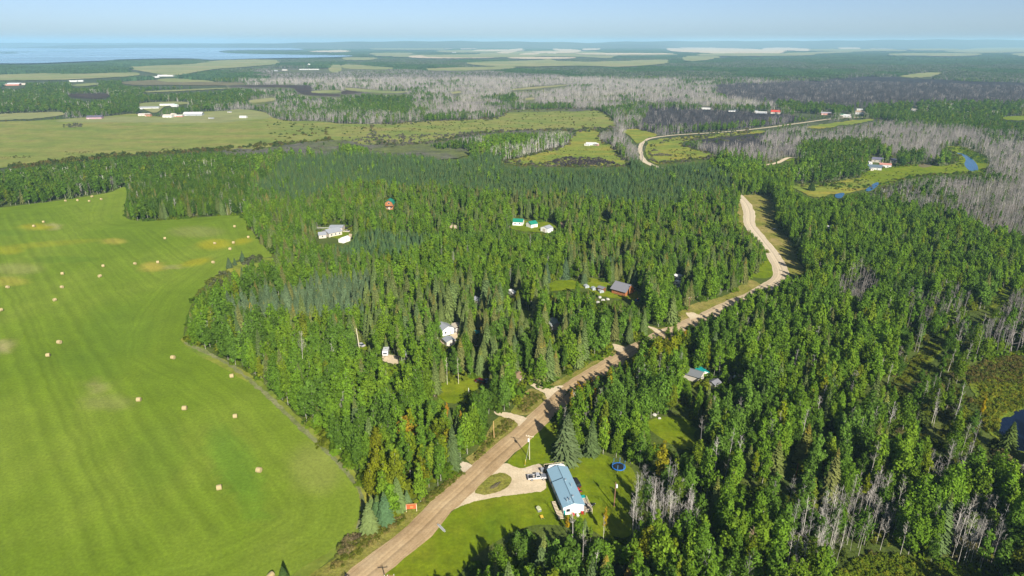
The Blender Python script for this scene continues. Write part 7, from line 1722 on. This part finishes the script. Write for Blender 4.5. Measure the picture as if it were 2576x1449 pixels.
bushes(2, 0, [(1990, 1170), (2110, 1170), (2120, 1260), (1980, 1300)], 80, 1.2, G_H); bushes(2, 0, [(1980, 1115), (2230, 1160), (2360, 1220), (2250, 1240), (2100, 1150)], 160, 1.6, G_D)
bushes(2, 2, [(1150, 1449), (1310, 1330), (1450, 1280), (1700, 1320), (2000, 1380), (2300, 1500), (1900, 1600), (1100, 1600)], 900, .8, [(.13, .18, .014), (.17, .19, .016), (.10, .145, .014)])
bushes(2, 2, [(2200, 0), (2576, -120), (2576, 170), (2480, 210), (2380, 260), (2380, 360), (2290, 370)], 700, .8, [(.16, .19, .018), (.19, .19, .018), (.11, .15, .016)])
bushes(2, 1, [(1900, 1120), (1990, 1130), (1830, 1320), (1690, 1440), (1600, 1440), (1760, 1240)], 300, .7, [(.10, .13, .012), (.13, .14, .014)])
bushes(2, 1, [(2150, 1340), (2330, 1260), (2576, 1240), (2576, 1449), (2150, 1449)], 500, .9, [(.09, .11, .02), (.13, .11, .03)])
bushes(0, 1, [(1490, 780), (1580, 680), (1720, 590), (1760, 640), (1640, 800)], 60, 2.0, [(.10, .11, .05), (.12, .14, .025)]); bushes(0, 1, [(1800, 520), (1960, 490), (1990, 515), (1860, 560)], 40, 1.8, [(.10, .11, .06), (.09, .12, .03)])
for pts in ([(100, 1200), (300, 1040), (470, 980), (470, 1020), (250, 1200), (0, 1380), (-120, 1420)], [(600, 890), (880, 670), (930, 670), (640, 910)], [(1000, 540), (1120, 380), (1240, 260), (1320, 290), (1170, 420), (1010, 590)], [(1320, 180), (1430, 60), (1520, 90), (1390, 220)]):
    bushes(1, 2, pts, 170, .55, [(.13, .14, .02), (.20, .17, .05), (.10, .12, .016)])
bushes(1, 2, [(0, 1200), (150, 1110), (190, 1140), (60, 1260), (-60, 1330)], 34, .9, [(.17, .14, .06), (.12, .13, .03), (.14, .11, .06)])
def rim(c_, r_, pts, n, h, pal):
    P = np.array(Q(c_, r_, pts)); P = rough_edge(chaikin(P, 2), 1.2, 0); 
    for k in rng.integers(0, len(P), n):
        x, y = ground(P[k, 0] + rng.normal(0, 5), P[k, 1] + rng.normal(0, 2.0))
        MASS['H'].append((float(x), float(y), h * rng.uniform(.5, 1.6), np.array(pal[rng.integers(len(pal))]) * rng.uniform(.8, 1.2), 0, 0, 1.2))
rim(0, 0, [(2576, 1060), (2300, 1075), (2100, 1090), (1950, 1138), (1750, 1150), (1620, 1130), (1100, 1172), (850, 1172), (600, 1205), (300, 1242), (0, 1275), (300, 1244), (600, 1207), (1100, 1174), (1620, 1132), (2100, 1092)], 500, 2.4, G_H)
rim(1, 0, [(200, 942), (450, 936), (600, 914), (1000, 905), (1200, 893), (1250, 838), (1400, 828), (1900, 826), (1980, 842), (2090, 950), (1990, 985), (1800, 985), (1300, 990), (1150, 1000), (1000, 1012), (800, 1060), (600, 1090), (300, 1110)], 900, 2.2, G_G + G_H)
rim(1, 0, [(1175, 1225), (1300, 1205), (1500, 1150), (1700, 1110), (1740, 1040), (1800, 980), (1960, 960), (1940, 1060), (2060, 1110), (2100, 1190), (2190, 1240), (2100, 1255), (1500, 1250)], 420, 1.6, G_G + G_H)
rim(2, 0, [(-240, 1140), (-200, 1080), (0, 1045), (300, 1020), (600, 985), (300, 1040), (60, 1052), (-40, 1100), (130, 1135), (290, 1180), (-50, 1225), (-240, 1230)], 420, 1.6, G_G + G_H)
rim(2, 0, [(1310, 1395), (1370, 1290), (1780, 1240), (2090, 1230), (1960, 1105), (2200, 1150), (2330, 1240), (2240, 1310), (1700, 1330), (1420, 1425), (1040, 1402), (810, 1400)], 300, 1.5, G_H + G_D)
scatter("bush_cover", MASS['H'], PROTO['H'], "low bushes and rank weeds dotted over meadows and clearings", 1.5, [(0, 5), (0, 5), (0, 5)])
# far groves
def groves():
    rec = []
    for d0, d1, step, sc in ((2500, 5200, 52, 1.0), (5200, 12500, 120, 1.7)):
        x, y = annulus(d0, d1, step)
        px, py = project(x, y, 0.0)
        z = look(ZONE, px, py); cl = look(CLEAR, px, py)
        for zz_, sx in ((0, -1), (0, 1), (8, 0), (13, 0), (8, -1), (8, 1)):
            qx, qy = project(x, y, zz_ * (1 if d0 < 5000 else .7)); cl = cl | look(CLEAR, qx + sx * 30 * sc / np.hypot(x, y) * FOC, qy)
        h_ = hsh(x, y, .0021) + .6 * hsh(x + 900, y, .006)
        for a in range(len(x)):
            if cl[a]: continue
            zz = z[a]
            if zz in (6, 7): k = 2
            elif zz == 8: k = 3 if h_[a] > -.3 else 0
            else: k = 0 if h_[a] > -.2 else 1
            if d0 > 5000:
                k = 0 if h_[a] > -.6 else 1
                if rng.uniform() < .12: k = 4
            elif rng.uniform() < .10: k = 4
            if d0 < 5000 and zz == 7: continue
            base = {0: (.060, .120, .036), 1: (.052, .105, .045), 2: (.075, .10, .04), 3: (.065, .105, .038), 4: (.085, .13, .036)}[k]
            rec.append((x[a], y[a], 1.0, np.array(base) * rng.uniform(.8, 1.2), k, 0, 1.0, sc))
    o = scatter("distant_woods", rec, PROTO['F'], "blue hazed woods and shelter belts towards the horizon", 1.0, [(i, i + 1) for i in range(5)])
    n = len(rec); s_ = np.array([(r_[7] * 1.08, r_[7] * 1.08, rng.uniform(.85, 1.15)) for r_ in rec], np.float32)
    o.data.attributes["scl"].data.foreach_set("vector", s_.ravel())
    rot = np.zeros((n, 3), np.float32); rot[:, 2] = rng.uniform(0, 6.28, n)
    o.data.attributes["rot"].data.foreach_set("vector", rot.ravel())
groves()

# ------------------------------------------------------------------ haze
def haze():
    m = bpy.data.materials.new("haze_air"); m.use_nodes = True
    nt = m.node_tree; nt.nodes.clear()
    out = nt.nodes.new("ShaderNodeOutputMaterial"); pv = nt.nodes.new("ShaderNodeVolumePrincipled")
    pv.inputs["Color"].default_value = (0.46, 0.76, 1.0, 1)
    pv.inputs["Density"].default_value = 7.5e-5
    pv.inputs["Anisotropy"].default_value = 0.0
    nt.links.new(pv.outputs[0], out.inputs["Volume"])
    x0, x1, y0, y1, z0, z1 = -34000, 34000, -600, 33500, -3, 205
    vv = [(x, y, z) for z in (z0, z1) for y in (y0, y1) for x in (x0, x1)]
    ff = [(0, 2, 3, 1), (4, 5, 7, 6), (0, 1, 5, 4), (2, 6, 7, 3), (0, 4, 6, 2), (1, 3, 7, 5)]
    o = link("haze", mesh("haze", vv, ff, m)); tag(o, kind="stuff")
haze()
